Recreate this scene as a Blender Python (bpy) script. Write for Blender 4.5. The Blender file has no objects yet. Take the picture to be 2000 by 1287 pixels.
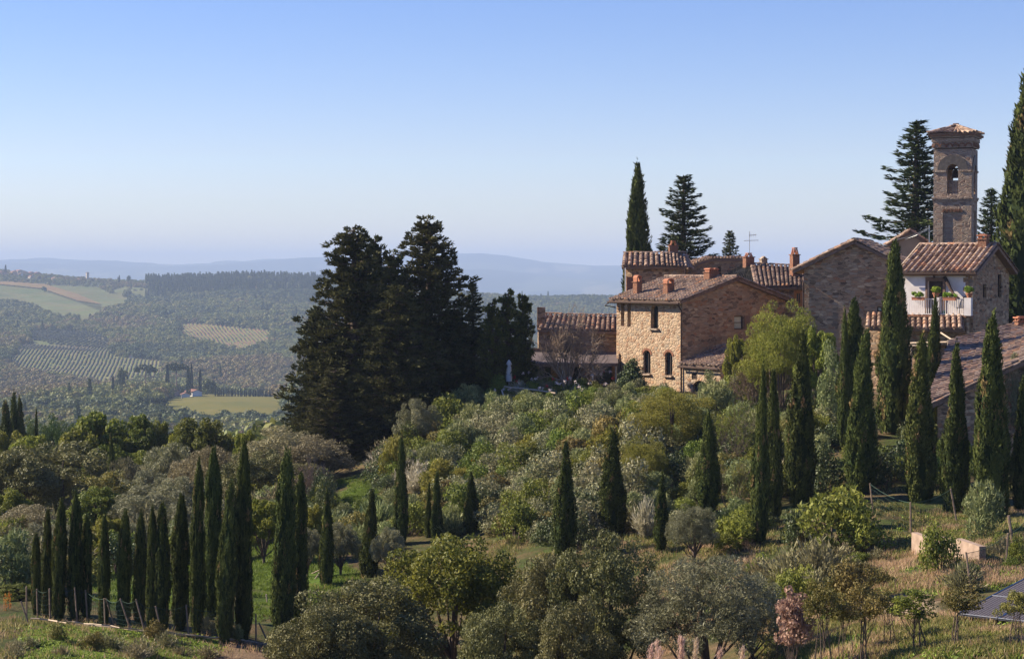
import bpy, math, random
import numpy as np
from mathutils import Vector, Matrix
from mathutils.geometry import tessellate_polygon
PI = math.pi
rng = np.random.default_rng(7)
random.seed(7)
scene = bpy.context.scene
col = scene.collection

# ------------------------------------------------------------------ camera
F, CX, CY, HZ = 3700.0, 1000.0, 643.5, 530.0       # focal length and centre in photo pixels
PITCH = math.atan((CY - HZ) / F)
cam_d = bpy.data.cameras.new('camera')
cam_d.sensor_width = 36.0
cam_d.lens = 36.0 * F / 2000.0
cam_d.clip_start, cam_d.clip_end = 1.0, 60000.0
cam = bpy.data.objects.new('camera', cam_d)
cam.rotation_euler = (PI / 2 - PITCH, 0, 0)
col.objects.link(cam)
scene.camera = cam

# ------------------------------------------------------------------ sky, sun, exposure
SUN_EL, SUN_AZ = math.radians(32), math.radians(-75.5)     # azimuth from +Y, clockwise: the sun stands to the left and slightly beyond
world = bpy.data.worlds.new('World')
scene.world = world
world.use_nodes = True
nt = world.node_tree
nt.nodes.clear()
sky = nt.nodes.new('ShaderNodeTexSky')
sky.sky_type = 'NISHITA'
sky.sun_disc = False
sky.sun_elevation = SUN_EL
sky.sun_rotation = SUN_AZ
sky.altitude = 350
sky.air_density = 1.0
sky.dust_density = 0.0
sky.ozone_density = 2.5
bg = nt.nodes.new('ShaderNodeBackground')
bg.inputs['Strength'].default_value = 0.073
wo = nt.nodes.new('ShaderNodeOutputWorld')
hsn = nt.nodes.new('ShaderNodeHueSaturation')
hsn.inputs['Saturation'].default_value = 1.3
hsn.inputs['Hue'].default_value = 0.512
nt.links.new(sky.outputs[0], hsn.inputs['Color'])
tnt = nt.nodes.new('ShaderNodeMix'); tnt.data_type = 'RGBA'; tnt.blend_type = 'MULTIPLY'; tnt.inputs[0].default_value = 1.0
tnt.inputs[7].default_value = (0.985, 0.875, 1.035, 1)
nt.links.new(hsn.outputs[0], tnt.inputs[6])
nt.links.new(tnt.outputs[2], bg.inputs[0])
nt.links.new(bg.outputs[0], wo.inputs[0])
sd = bpy.data.lights.new('sun', 'SUN')
sd.energy = 5.0
sd.angle = math.radians(0.5)
sd.color = (1.0, 0.87, 0.68)
so = bpy.data.objects.new('sun', sd)
sv = Vector((math.sin(SUN_AZ) * math.cos(SUN_EL), math.cos(SUN_AZ) * math.cos(SUN_EL), math.sin(SUN_EL)))
so.rotation_euler = sv.to_track_quat('Z', 'Y').to_euler()
so.location = sv * 200
col.objects.link(so)
scene.view_settings.view_transform = 'Standard'
scene.view_settings.look = 'None'
scene.view_settings.gamma = 1.0
scene.view_settings.exposure = 1.05
scene.render.engine = 'CYCLES'
scene.cycles.max_bounces = 6
scene.cycles.diffuse_bounces = 2
scene.cycles.glossy_bounces = 2
scene.cycles.transmission_bounces = 3
scene.cycles.volume_bounces = 3
scene.cycles.transparent_max_bounces = 8
scene.cycles.use_denoising = True

# ------------------------------------------------------------------ pixel <-> world
cp, sp_ = math.cos(PITCH), math.sin(PITCH)
def ray(px, py):                                     # x/y and z/y of the line of sight through a photo pixel
    a = (CY - np.asarray(py, float)) / F
    dy = cp + a * sp_
    return (np.asarray(px, float) - CX) / F / dy, (-sp_ + a * cp) / dy
def P(px, py, Y):
    u, s = ray(px, py)
    return Vector((float(u) * Y, Y, float(s) * Y))
def project(X, Y, Z):
    X, Y, Z = np.asarray(X, float), np.asarray(Y, float), np.asarray(Z, float)
    d = Y * cp - Z * sp_
    return CX + F * X / d, CY - F * (Y * sp_ + Z * cp) / d

# ------------------------------------------------------------------ noise
class Noise:
    def __init__(s, seed): s.t = np.random.default_rng(seed).random((256, 256))
    def __call__(s, x, y):
        x = np.asarray(x, float); y = np.asarray(y, float)
        xi, yi = np.floor(x).astype(int), np.floor(y).astype(int)
        fx, fy = x - xi, y - yi
        fx, fy = fx * fx * (3 - 2 * fx), fy * fy * (3 - 2 * fy)
        g = lambda a, b: s.t[a & 255, b & 255]
        return (g(xi, yi) * (1 - fx) + g(xi + 1, yi) * fx) * (1 - fy) + (g(xi, yi + 1) * (1 - fx) + g(xi + 1, yi + 1) * fx) * fy
n1, n2, n3 = Noise(1), Noise(2), Noise(3)
def fbm(n, x, y, o=4):
    v, a, f = 0, 1.0, 1.0
    for _ in range(o):
        v = v + a * (n(x * f + 17.3 * f, y * f - 5.1 * f) - 0.5); a *= 0.5; f *= 2.03
    return v

# ------------------------------------------------------------------ terrain height
TC = [-900, -400, 0, 250, 450, 650, 800, 950, 1100, 1300, 1500, 1700, 1900, 2100, 2900]
TR = [
 (12,  [2700]*15),
 (30,  [1750,1750,1750,1750,1780,1800,1830,1850,1850,1800,1650,1550,1500,1450,1450]),
 (45,  [1380,1380,1390,1400,1420,1470,1490,1500,1500,1470,1350,1270,1235,1210,1210]),
 (52,  [1290,1290,1300,1312,1340,1390,1410,1420,1410,1370,1290,1210,1170,1150,1140]),
 (60,  [1210,1215,1222,1232,1262,1300,1310,1310,1290,1230,1180,1120,1085,1070,1060]),
 (68,  [1165,1175,1185,1195,1212,1225,1215,1200,1150,1125,1085,1050,1030,1015,1010]),
 (76,  [1125,1130,1140,1150,1150,1145,1120,1085,1055,1035,1010, 985, 985, 980, 980]),
 (86,  [1090,1095,1100,1100,1085,1065,1045,1020, 995, 955, 920, 890, 900, 920, 930]),
 (96,  [1065,1065,1065,1060,1040, 990, 960, 950, 915, 870, 845, 835, 860, 890, 900]),
 (106, [1060,1060,1055,1045,1010, 935, 915, 875, 825, 805, 795, 785, 790, 800, 800]),
 (114, [1055,1055,1045,1035, 985, 915, 860, 780, 768, 772, 765, 755, 750, 750, 750]),
 (124, [1050,1050,1040,1025, 970, 900, 820, 750, 745, 748, 740, 735, 730, 730, 730]),
 (140, [1040,1040,1030,1010, 955, 890, 800, 735, 728, 728, 722, 712, 705, 705, 705]),
 (180, [1020,1020,1010,1000, 950, 900, 860, 780, 745, 720, 700, 690, 680, 680, 680]),
 (260, [1000,1000,1000, 985, 960, 930, 910, 880, 850, 800, 760, 740, 720, 720, 720]),
 (450, [ 960, 960, 955, 950, 940, 930, 920, 910, 900, 890, 880, 870, 860, 850, 850]),
 (650, [ 925, 925, 920, 915, 905, 905, 905, 905, 905, 900, 890, 880, 880, 880, 880]),
 (800, [ 895, 895, 890, 880, 872, 875, 880, 880, 880, 880, 880, 880, 880, 880, 880]),
 (950, [ 865, 862, 852, 840, 834, 840, 850, 850, 850, 850, 850, 850, 850, 850, 850]),
 (1050,[ 845, 840, 828, 815, 806, 812, 830, 830, 830, 830, 830, 830, 830, 830, 830]),
 (1150,[ 825, 820, 806, 795, 785, 790, 810, 815, 815, 815, 815, 815, 815, 815, 815]),
 (1250,[ 805, 800, 784, 770, 768, 775, 795, 800, 800, 800, 800, 800, 800, 800, 800]),
 (1350,[ 800, 795, 778, 762, 772, 785, 790, 790, 790, 790, 790, 790, 790, 790, 790]),
 (1500,[ 800, 800, 785, 780, 785, 785, 785, 785, 785, 785, 785, 785, 785, 785, 785]),
 (1700,[ 760, 757, 745, 745, 748, 745, 750, 755, 755, 755, 755, 755, 755, 755, 755]),
 (1850,[ 725, 722, 714, 724, 720, 715, 720, 725, 725, 725, 725, 725, 725, 725, 725]),
 (2000,[ 695, 693, 684, 698, 696, 690, 695, 705, 705, 705, 705, 705, 705, 705, 705]),
 (2200,[ 668, 666, 664, 675, 674, 665, 672, 680, 680, 680, 680, 680, 680, 680, 680]),
 (2400,[ 645, 643, 642, 650, 648, 640, 650, 660, 660, 660, 660, 660, 660, 660, 660]),
 (2700,[ 612, 610, 610, 618, 612, 605, 620, 635, 638, 638, 638, 638, 638, 638, 638]),
 (3000,[ 582, 580, 580, 588, 580, 575, 590, 608, 610, 610, 610, 610, 610, 610, 610]),
 (3300,[ 540, 541, 545, 563, 552, 553, 568, 587, 588, 586, 586, 586, 586, 586, 586]),
 (3600,[ 518, 520, 524, 553, 547, 552, 570, 588, 590, 588, 588, 588, 588, 588, 588]),
 (4000,[ 545, 545, 550, 566, 560, 570, 590, 600, 600, 600, 600, 600, 600, 600, 600]),
 (5000,[ 620]*15),
 (8000,[ 600]*15),
 (10000,[574]*15),
 (12500,[ 541, 541, 541, 540, 540, 538, 538, 536, 542, 548, 548, 548, 548, 548, 548]),
 (15000,[ 512, 507, 502, 500, 503, 494, 490, 495, 510, 517, 520, 522, 525, 525, 525]),
 (17000,[ 522, 522, 522, 522, 522, 522, 522, 522, 528, 530, 530, 530, 530, 530, 530]),
 (22000,[ 535]*15),
]
_ly = np.log([r[0] for r in TR]); _tab = np.array([r[1] for r in TR], float)
_gy = np.linspace(_ly[0], _ly[-1], 700); _gx = np.linspace(TC[0], TC[-1], 300)
_t1 = np.array([np.interp(_gy, _ly, _tab[:, j]) for j in range(len(TC))]).T
_t2 = np.array([np.interp(_gx, TC, _t1[i]) for i in range(700)])
def _blur(a, k, ax):
    w = np.exp(-0.5 * (np.arange(-3 * k, 3 * k + 1) / k) ** 2); w /= w.sum()
    pad = [(0, 0), (0, 0)]; pad[ax] = (3 * k, 3 * k)
    b = np.pad(a, pad, 'edge')
    return np.apply_along_axis(lambda v: np.convolve(v, w, 'valid'), ax, b)
_t2 = _blur(_blur(_t2, 4, 0), 5, 1)
def _ridge(px):                                      # skyline detail of the far mountains
    return np.interp(px, [-400, 0, 100, 190, 260, 330, 400, 500, 600, 650, 760, 840, 900, 950, 1000, 1060, 1120, 1210, 1400],
                     [6, -1, -4, -6, -1, 5, 3, 0, -4, -3, 1, 2, 2, 1, 4, 4, 2, 0, 0])
def H(X, Y):
    X = np.asarray(X, float); Y = np.maximum(np.asarray(Y, float), 8.0)
    px = np.clip(CX + F * X / Y, TC[0] + 1, TC[-1] - 1)
    ly = np.clip(np.log(Y), _gy[0] + 1e-6, _gy[-1] - 1e-6)
    a = (ly - _gy[0]) / (_gy[1] - _gy[0]); b = (px - _gx[0]) / (_gx[1] - _gx[0])
    i, j = a.astype(int), b.astype(int); fa, fb = a - i, b - j
    i2, j2 = np.minimum(i + 1, 699), np.minimum(j + 1, 299)
    py = (_t2[i, j] * (1 - fb) + _t2[i, j2] * fb) * (1 - fa) + (_t2[i2, j] * (1 - fb) + _t2[i2, j2] * fb) * fa
    py = py + _ridge(px) * np.clip((Y - 11000) / 3500, 0, 1)
    s = ray(px, py)[1]
    z = s * Y
    near = np.clip((400 - Y) / 300, 0, 1)
    z = z + near * (0.5 * fbm(n1, X / 7, Y / 7, 3) + 0.12 * fbm(n2, X / 1.3, Y / 1.3, 3))
    far = np.clip((Y - 250) / 500, 0, 1)
    z = z + far * (3.5 + 5.5 * np.clip((Y - 1400) / 1200, 0, 1)) * fbm(n3, X / 140, Y / 140, 3)
    mt = np.clip((Y - 6000) / 4000, 0, 1)
    z = z + mt * 95 * fbm(n2, X / 1500 + 3, Y / 1500, 5)
    return z
def H1(x, y): return float(H(np.array([x]), np.array([y]))[0])
def hit(px, py, y0=38.0, y1=5000.0):
    u, s = ray(px, py)
    Y = np.geomspace(y0, y1, 2600)
    z = H(u * Y, Y) - s * Y
    k = np.nonzero(z >= 0)[0]
    if len(k) == 0: return None
    k = max(int(k[0]), 1)
    t = z[k - 1] / (z[k - 1] - z[k]) if z[k - 1] < 0 else 0
    y = Y[k - 1] + (Y[k] - Y[k - 1]) * t
    return Vector((float(u) * y, y, float(s) * y))

# ------------------------------------------------------------------ mesh builder and tagging
class MB:
    def __init__(s): s.v = []; s.f = []; s.a = []; s.m = []; s.n = 0
    def add(s, V, Fs, a=None, m=0):
        V = np.asarray(V, float).reshape(-1, 3); s.v.append(V)
        if isinstance(Fs, np.ndarray): groups = [Fs]
        else:
            d = {}
            for f in Fs: d.setdefault(len(f), []).append(f)
            groups = [np.array(g) for g in d.values()]
        for g in groups:
            s.f.append(g + s.n)
            av = np.full(len(g), random.random() if a is None else a) if np.isscalar(a) or a is None else np.asarray(a)
            s.a.append(av); s.m.append(np.full(len(g), m))
        s.n += len(V)
        return s
    def box(s, c, size, a=None, m=0, rz=0.0, ax=None):
        x, y, z = [k / 2 for k in size]
        V = np.array([(i * x, j * y, k * z) for k in (-1, 1) for j in (-1, 1) for i in (-1, 1)], float)
        if ax is not None: V = V @ np.array(ax)
        elif rz:
            q = np.array([[math.cos(rz), math.sin(rz), 0], [-math.sin(rz), math.cos(rz), 0], [0, 0, 1]]); V = V @ q
        return s.add(V + np.array(c), [(0, 2, 3, 1), (4, 5, 7, 6), (0, 1, 5, 4), (2, 6, 7, 3), (0, 4, 6, 2), (1, 3, 7, 5)], a, m)
    def tube(s, pts, rad, k=6, a=None, m=0, cap=True):
        pts = np.asarray(pts, float); n = len(pts)
        rad = np.full(n, rad) if np.isscalar(rad) else np.asarray(rad)
        V = []
        for i in range(n):
            t = pts[min(i + 1, n - 1)] - pts[max(i - 1, 0)]; t = t / (np.linalg.norm(t) + 1e-9)
            r = np.array([1.0, 0, 0]) if abs(t[0]) < 0.8 else np.array([0, 1.0, 0])
            e1 = np.cross(t, r); e1 /= np.linalg.norm(e1); e2 = np.cross(t, e1)
            for j in range(k):
                q = 2 * PI * j / k
                V.append(pts[i] + rad[i] * (math.cos(q) * e1 + math.sin(q) * e2))
        Fs = [(i * k + j, i * k + (j + 1) % k, (i + 1) * k + (j + 1) % k, (i + 1) * k + j) for i in range(n - 1) for j in range(k)]
        if cap: Fs += [tuple(range(k))[::-1], tuple(range((n - 1) * k, n * k))]
        return s.add(V, Fs, a, m)
    def mesh(s, name, smooth=False):
        me = bpy.data.meshes.new(name)
        V = np.concatenate(s.v); me.vertices.add(len(V)); me.vertices.foreach_set('co', V.astype(np.float32).ravel())
        tot = np.concatenate([np.full(len(g), g.shape[1]) for g in s.f]); start = np.concatenate([[0], np.cumsum(tot)[:-1]])
        idx = np.concatenate([g.ravel() for g in s.f])
        me.loops.add(len(idx)); me.loops.foreach_set('vertex_index', idx.astype(np.int32))
        me.polygons.add(len(tot)); me.polygons.foreach_set('loop_start', start.astype(np.int32))
        me.polygons.foreach_set('material_index', np.concatenate(s.m).astype(np.int32))
        me.polygons.foreach_set('use_smooth', np.full(len(tot), bool(smooth)))
        at = me.attributes.new('v', 'FLOAT', 'FACE'); at.data.foreach_set('value', np.concatenate(s.a).astype(np.float32))
        me.update(calc_edges=True)
        return me
    def obj(s, name, mats, parent=None, smooth=False):
        me = s.mesh(name, smooth)
        for m in (mats if isinstance(mats, (list, tuple)) else [mats]): me.materials.append(m)
        o = bpy.data.objects.new(name, me); col.objects.link(o)
        if parent is not None:
            o.parent = parent
            if parent.type == 'EMPTY' and parent.parent is None: o.location = -parent.location
        return o
def tag(o, label=None, cat=None, group=None, kind=None):
    if label: o['label'] = label
    if cat: o['category'] = cat
    if group: o['group'] = group
    if kind: o['kind'] = kind
    return o
def thing(name, label, cat, loc, group=None):
    o = bpy.data.objects.new(name, None); o.empty_display_size = 0.3; o.location = loc; col.objects.link(o)
    return tag(o, label, cat, group)

# ------------------------------------------------------------------ materials
def new_mat(name):
    m = bpy.data.materials.new(name); m.use_nodes = True
    nt = m.node_tree; nt.nodes.clear()
    out = nt.nodes.new('ShaderNodeOutputMaterial')
    return m, nt, out
def N(nt, typ, inp=None, **kw):
    n = nt.nodes.new(typ)
    for k, v in kw.items(): setattr(n, k, v)
    for k, v in (inp or {}).items():
        s = n.inputs[k]
        if hasattr(v, 'node') or isinstance(v, bpy.types.NodeSocket): nt.links.new(v, s)
        else: s.default_value = v
    return n
def c4(c): return (c[0], c[1], c[2], 1.0)
def ramp(nt, fac, stops, interp='LINEAR'):
    r = nt.nodes.new('ShaderNodeValToRGB'); r.color_ramp.interpolation = interp
    e = r.color_ramp.elements
    while len(e) < len(stops): e.new(0.5)
    for i, (p, c) in enumerate(stops): e[i].position = p; e[i].color = c4(c)
    nt.links.new(fac, r.inputs[0]); return r.outputs[0]
def mixc(nt, fac, a, b, mode='MIX'):
    n = nt.nodes.new('ShaderNodeMix'); n.data_type = 'RGBA'; n.blend_type = mode
    for s, v in ((n.inputs[0], fac), (n.inputs[6], a), (n.inputs[7], b)):
        if isinstance(v, bpy.types.NodeSocket): nt.links.new(v, s)
        elif isinstance(v, (int, float)): s.default_value = v
        else: s.default_value = c4(v)
    return n.outputs[2]
LEAF_GAIN = 1.0
def leaf_mat(name, stops, trans=0.3, rough=0.6, spec=0.25, var=0.25, hue=0.02):
    m, nt, out = new_mat(name)
    at = N(nt, 'ShaderNodeAttribute', attribute_name='v')
    c = ramp(nt, at.outputs['Fac'], [(p_, tuple(min(k_ * LEAF_GAIN, .7) for k_ in c_)) for p_, c_ in stops])
    oi = N(nt, 'ShaderNodeObjectInfo')
    val = N(nt, 'ShaderNodeMapRange', {'Value': oi.outputs['Random'], 'To Min': 1 - var, 'To Max': 1 + var})
    wn = N(nt, 'ShaderNodeTexWhiteNoise', {'W': oi.outputs['Random']}, noise_dimensions='1D')
    hu = N(nt, 'ShaderNodeMapRange', {'Value': wn.outputs['Value'], 'To Min': 0.5 - hue, 'To Max': 0.5 + hue})
    hs = N(nt, 'ShaderNodeHueSaturation', {'Hue': hu.outputs[0], 'Value': val.outputs[0], 'Color': c})
    b = N(nt, 'ShaderNodeBsdfPrincipled', {'Base Color': hs.outputs[0], 'Roughness': rough, 'Specular IOR Level': spec})
    t = N(nt, 'ShaderNodeBsdfTranslucent', {'Color': hs.outputs[0]})
    mx = N(nt, 'ShaderNodeMixShader', {0: trans, 1: b.outputs[0], 2: t.outputs[0]})
    nt.links.new(mx.outputs[0], out.inputs[0])
    return m
def plain_mat(name, c, rough=0.7, metal=0.0, noise=0.0, scale=8.0, c2=None, bump=0.0, spec=0.4):
    m, nt, out = new_mat(name)
    tc = N(nt, 'ShaderNodeTexCoord')
    nz = N(nt, 'ShaderNodeTexNoise', {'Vector': tc.outputs['Object'], 'Scale': scale, 'Detail': 6.0, 'Roughness': 0.6})
    cc = mixc(nt, ramp(nt, nz.outputs[0], [(0.35, (0, 0, 0)), (0.65, (1, 1, 1))]), c, c2 if c2 else tuple(k * (1 - noise) for k in c))
    b = N(nt, 'ShaderNodeBsdfPrincipled', {'Base Color': cc, 'Roughness': rough, 'Metallic': metal, 'Specular IOR Level': spec})
    if bump: 
        bp = N(nt, 'ShaderNodeBump', {'Height': nz.outputs[0], 'Strength': bump, 'Distance': 0.05}); nt.links.new(bp.outputs[0], b.inputs['Normal'])
    nt.links.new(b.outputs[0], out.inputs[0])
    return m

# ------------------------------------------------------------------ ground sheet
def poly_in(px, py, poly):
    px, py = np.asarray(px, float), np.asarray(py, float); r = np.zeros(px.shape, bool); n = len(poly)
    for i in range(n):
        x1, y1 = poly[i]; x2, y2 = poly[(i + 1) % n]
        c = ((y1 > py) != (y2 > py)) & (px < (x2 - x1) * (py - y1) / (y2 - y1 + 1e-12) + x1)
        r ^= c
    return r
Ys = np.concatenate([np.linspace(6, 38, 20, endpoint=False), np.linspace(38, 150, 300, endpoint=False), np.geomspace(150, 5000, 300, endpoint=False), np.geomspace(5000, 21500, 140)])
Us = np.linspace(-0.55, 0.55, 300)
GX = Us[None, :] * (Ys[:, None] + 25); GY = np.repeat(Ys[:, None], 300, 1)
GZ = H(GX, GY)
_i = (np.arange(len(Ys) - 1)[:, None] * 300 + np.arange(299)[None, :]).ravel()
gmb = MB().add(np.stack([GX, GY, GZ], -1).reshape(-1, 3), np.stack([_i, _i + 1, _i + 301, _i + 300], -1), 0.5)
m, nt, out = new_mat('ground_soil_and_grass')
tc = N(nt, 'ShaderNodeTexCoord')
na = N(nt, 'ShaderNodeTexNoise', {'Vector': tc.outputs['Object'], 'Scale': 0.35, 'Detail': 8.0, 'Roughness': 0.65})
nb = N(nt, 'ShaderNodeTexNoise', {'Vector': tc.outputs['Object'], 'Scale': 4.0, 'Detail': 6.0, 'Roughness': 0.7})
c = ramp(nt, na.outputs[0], [(0.38, (0.20, 0.13, 0.075)), (0.47, (0.13, 0.10, 0.045)), (0.56, (0.055, 0.075, 0.02)), (0.68, (0.085, 0.12, 0.025))])
c = mixc(nt, ramp(nt, nb.outputs[0], [(0.4, (0, 0, 0)), (0.7, (0.8, 0.8, 0.8))]), c, (0.05, 0.045, 0.022))
at = N(nt, 'ShaderNodeAttribute', attribute_name='tint')
sat = N(nt, 'ShaderNodeAttribute', attribute_name='tintw')
c = mixc(nt, sat.outputs['Fac'], c, at.outputs['Color'])
bp = N(nt, 'ShaderNodeBump', {'Height': nb.outputs[0], 'Strength': 0.7, 'Distance': 0.15})
b = N(nt, 'ShaderNodeBsdfPrincipled', {'Base Color': c, 'Roughness': 0.95, 'Specular IOR Level': 0.1, 'Normal': bp.outputs[0]})
nt.links.new(b.outputs[0], out.inputs[0])
ground = gmb.obj('ground', m, smooth=True)
tag(ground, kind='structure')
# what grows or lies where: lawns, bare earth, forest floor (colours of the things themselves)
gpx, gpy = project(GX, GY, GZ)
tint = np.zeros(GX.shape + (3,)); tw = np.zeros(GX.shape)
def paint(mask, c, w=1.0):
    tint[mask] = c; tw[mask] = w
paint(GY > 150, (0.05, 0.06, 0.025), 0.9)
paint(GY > 5500, (0.02, 0.035, 0.028), 1.0)
paint((GY > 5500) & (fbm(n1, GX / 500, GY / 900, 4) > .12), (0.07, 0.085, 0.05), 1.0)
paint((GY > 5500) & (fbm(n2, GX / 300, GY / 700, 4) > .38), (0.15, 0.14, 0.09), 1.0)
LAWN = [(655, 938), (720, 930), (735, 960), (722, 1000), (690, 1010), (668, 975)]
LAWN2 = [(495, 1050), (640, 1085), (700, 1120), (700, 1160), (500, 1215), (480, 1120)]
LAWN3 = [(150, 1085), (420, 1085), (420, 1200), (180, 1180)]
LAWN4 = [(1320, 1000), (1480, 990), (1480, 1050), (1320, 1075)]
SOIL = [(180, 1215), (560, 1262), (640, 1290), (640, 1400), (330, 1400), (260, 1240)]
PATH = [(1660, 1175), (1700, 1160), (1800, 1158), (1850, 1170), (1855, 1200), (1780, 1204), (1700, 1208)]
jx = gpx + 45 * fbm(n1, GX / 2, GY / 2, 3); jy = gpy + 25 * fbm(n2, GX / 2, GY / 2, 3)
for pl, cc, ya, yb in ((LAWN, (0.10, 0.17, 0.02), 85, 115), (LAWN2, (0.09, 0.15, 0.02), 62, 96), (LAWN3, (0.07, 0.12, 0.02), 60, 110), (LAWN4, (0.08, 0.13, 0.015), 66, 90),
                       (SOIL, (0.27, 0.175, 0.115), 38, 66), (PATH, (0.36, 0.27, 0.19), 40, 70)):
    paint(poly_in(jx, jy, pl) & (GY > ya) & (GY < yb), cc, 0.9 if pl is PATH else 0.75)
for ax_ in (0, 1):
    for arr in (tw,):
        p_ = np.pad(arr, [(2, 2), (2, 2)], 'edge'); arr[:] = sum((p_[2 + k:2 + k + arr.shape[0], 2:-2] if ax_ == 0 else p_[2:-2, 2 + k:2 + k + arr.shape[1]]) for k in (-2, -1, 0, 1, 2)) / 5
ca = ground.data.attributes.new('tint', 'FLOAT_COLOR', 'POINT'); ca.data.foreach_set('color', np.concatenate([tint, np.ones(GX.shape + (1,))], -1).astype(np.float32).ravel())
cw = ground.data.attributes.new('tintw', 'FLOAT', 'POINT'); cw.data.foreach_set('value', tw.astype(np.float32).ravel())
# ------------------------------------------------------------------ far fields draped on the hills
def field_mat(name, ca, cb, scale=0.02):
    m, nt, out = new_mat(name)
    tc = N(nt, 'ShaderNodeTexCoord')
    nz = N(nt, 'ShaderNodeTexNoise', {'Vector': tc.outputs['Object'], 'Scale': scale, 'Detail': 8.0, 'Roughness': 0.6})
    c = ramp(nt, nz.outputs[0], [(0.35, ca), (0.65, cb)])
    b = N(nt, 'ShaderNodeBsdfPrincipled', {'Base Color': c, 'Roughness': 0.95, 'Specular IOR Level': 0.1})
    nt.links.new(b.outputs[0], out.inputs[0]); return m
FIELDS = []
def infield(px, py, poly, ext):
    r = np.zeros(np.shape(px), bool)
    for k in np.arange(0, ext + .1, 3.0): r |= poly_in(px, np.asarray(py) - k, poly)
    return r
def drape(name, poly, mat, y0, y1, step=2.0, lift=0.0007, ext=None):
    ext = ext if ext is not None else 8.0 * F / ((y0 + y1) / 2)
    xs = np.arange(min(p[0] for p in poly), max(p[0] for p in poly) + step, step)
    ys = np.arange(min(p[1] for p in poly), max(p[1] for p in poly) + 1.0 + ext, 1.0)
    pts = np.zeros((len(ys), len(xs), 3)); ok = np.zeros((len(ys), len(xs)), bool)
    Yg = np.geomspace(y0, y1, 900)
    for j, x in enumerate(xs):
        u, s = ray(np.full(len(ys), x), ys)
        z = H(u[:, None] * Yg[None], np.broadcast_to(Yg, (len(ys), 900))) - s[:, None] * Yg[None]
        first = np.argmax(z >= 0, 1); good = (z.max(1) >= 0) & (first > 0)
        yy = Yg[first]; zz = H(u * yy, yy) + yy * lift
        pts[:, j] = np.stack([u * yy, yy, zz], -1); ok[:, j] = good & infield(np.full(len(ys), x), ys, poly, ext)
    V = pts.reshape(-1, 3); Fs = []
    W = len(xs)
    for i in range(len(ys) - 1):
        for j in range(W - 1):
            if ok[i, j] and ok[i + 1, j] and ok[i, j + 1] and ok[i + 1, j + 1] and abs(pts[i, j, 1] - pts[i + 1, j + 1, 1]) < 90:
                Fs.append((i * W + j, i * W + W + j, i * W + W + j + 1, i * W + j + 1))
    if Fs:
        o = MB().add(V, Fs, 0.5).obj(name, mat, smooth=True); tag(o, kind='structure')
    FIELDS.append((poly, y0, y1, ext))
    used = V[ok.ravel()]
    return used
m_vgrass = field_mat('vineyard_grass', (0.16, 0.19, 0.05), (0.21, 0.20, 0.07))
m_fgreen = field_mat('pale_green_field', (0.11, 0.14, 0.045), (0.16, 0.15, 0.06))
m_fyel = field_mat('yellow_green_field', (0.12, 0.12, 0.022), (0.17, 0.145, 0.03), 0.03)
m_forange = field_mat('autumn_field', (0.24, 0.14, 0.06), (0.20, 0.16, 0.06))
m_fbare = field_mat('grove_floor', (0.12, 0.16, 0.04), (0.18, 0.15, 0.08))
VY1 = [(21, 702), (39, 673), (90, 680), (165, 690), (210, 690), (240, 700), (327, 708), (312, 723), (261, 729), (195, 737), (135, 722), (84, 717)]
VY2 = [(345, 637), (375, 634), (450, 640), (531, 649), (525, 660), (465, 672), (390, 654)]
UP1 = [(-60, 556), (0, 555), (90, 561), (150, 580), (200, 598), (195, 606), (162, 624), (150, 612), (90, 603), (45, 581), (-60, 580)]
UP2 = [(92, 559), (192, 563), (222, 577), (255, 585), (200, 597), (150, 578)]
UP0 = [(-60, 547), (0, 553), (90, 559), (150, 577), (205, 600), (150, 592), (80, 568), (0, 560), (-60, 556)]
OLV = [(54, 651), (120, 648), (190, 652), (218, 668), (216, 684), (140, 680), (100, 676), (60, 664)]
YEL = [(312, 783), (348, 780), (420, 770), (534, 772), (560, 790), (545, 806), (430, 806), (351, 802)]
GRV = [(285, 612), (305, 598), (345, 599), (357, 612), (330, 619)]
GR2 = [(212, 572), (250, 560), (290, 566), (280, 580), (230, 577)]
u1 = drape('vineyard_ground', VY1, m_vgrass, 1600, 2600, ext=22)
u2 = drape('vineyard_ground', VY2, m_vgrass, 2000, 3000, ext=18)
drape('hill_field', UP1, m_fgreen, 2300, 3600, ext=17)
drape('hill_field', UP2, m_fgreen, 2300, 3600, ext=17)
drape('autumn_field', UP0, m_forange, 2300, 3600, lift=0.0012, ext=0)
drape('grove_ground', OLV, m_fbare, 1900, 3000)
drape('meadow', YEL, m_fyel, 850, 1400, ext=27)
drape('grove_ground', GRV, m_fbare, 2300, 3300)
drape('grove_ground', GR2, m_fgreen, 2600, 3600)

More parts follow.
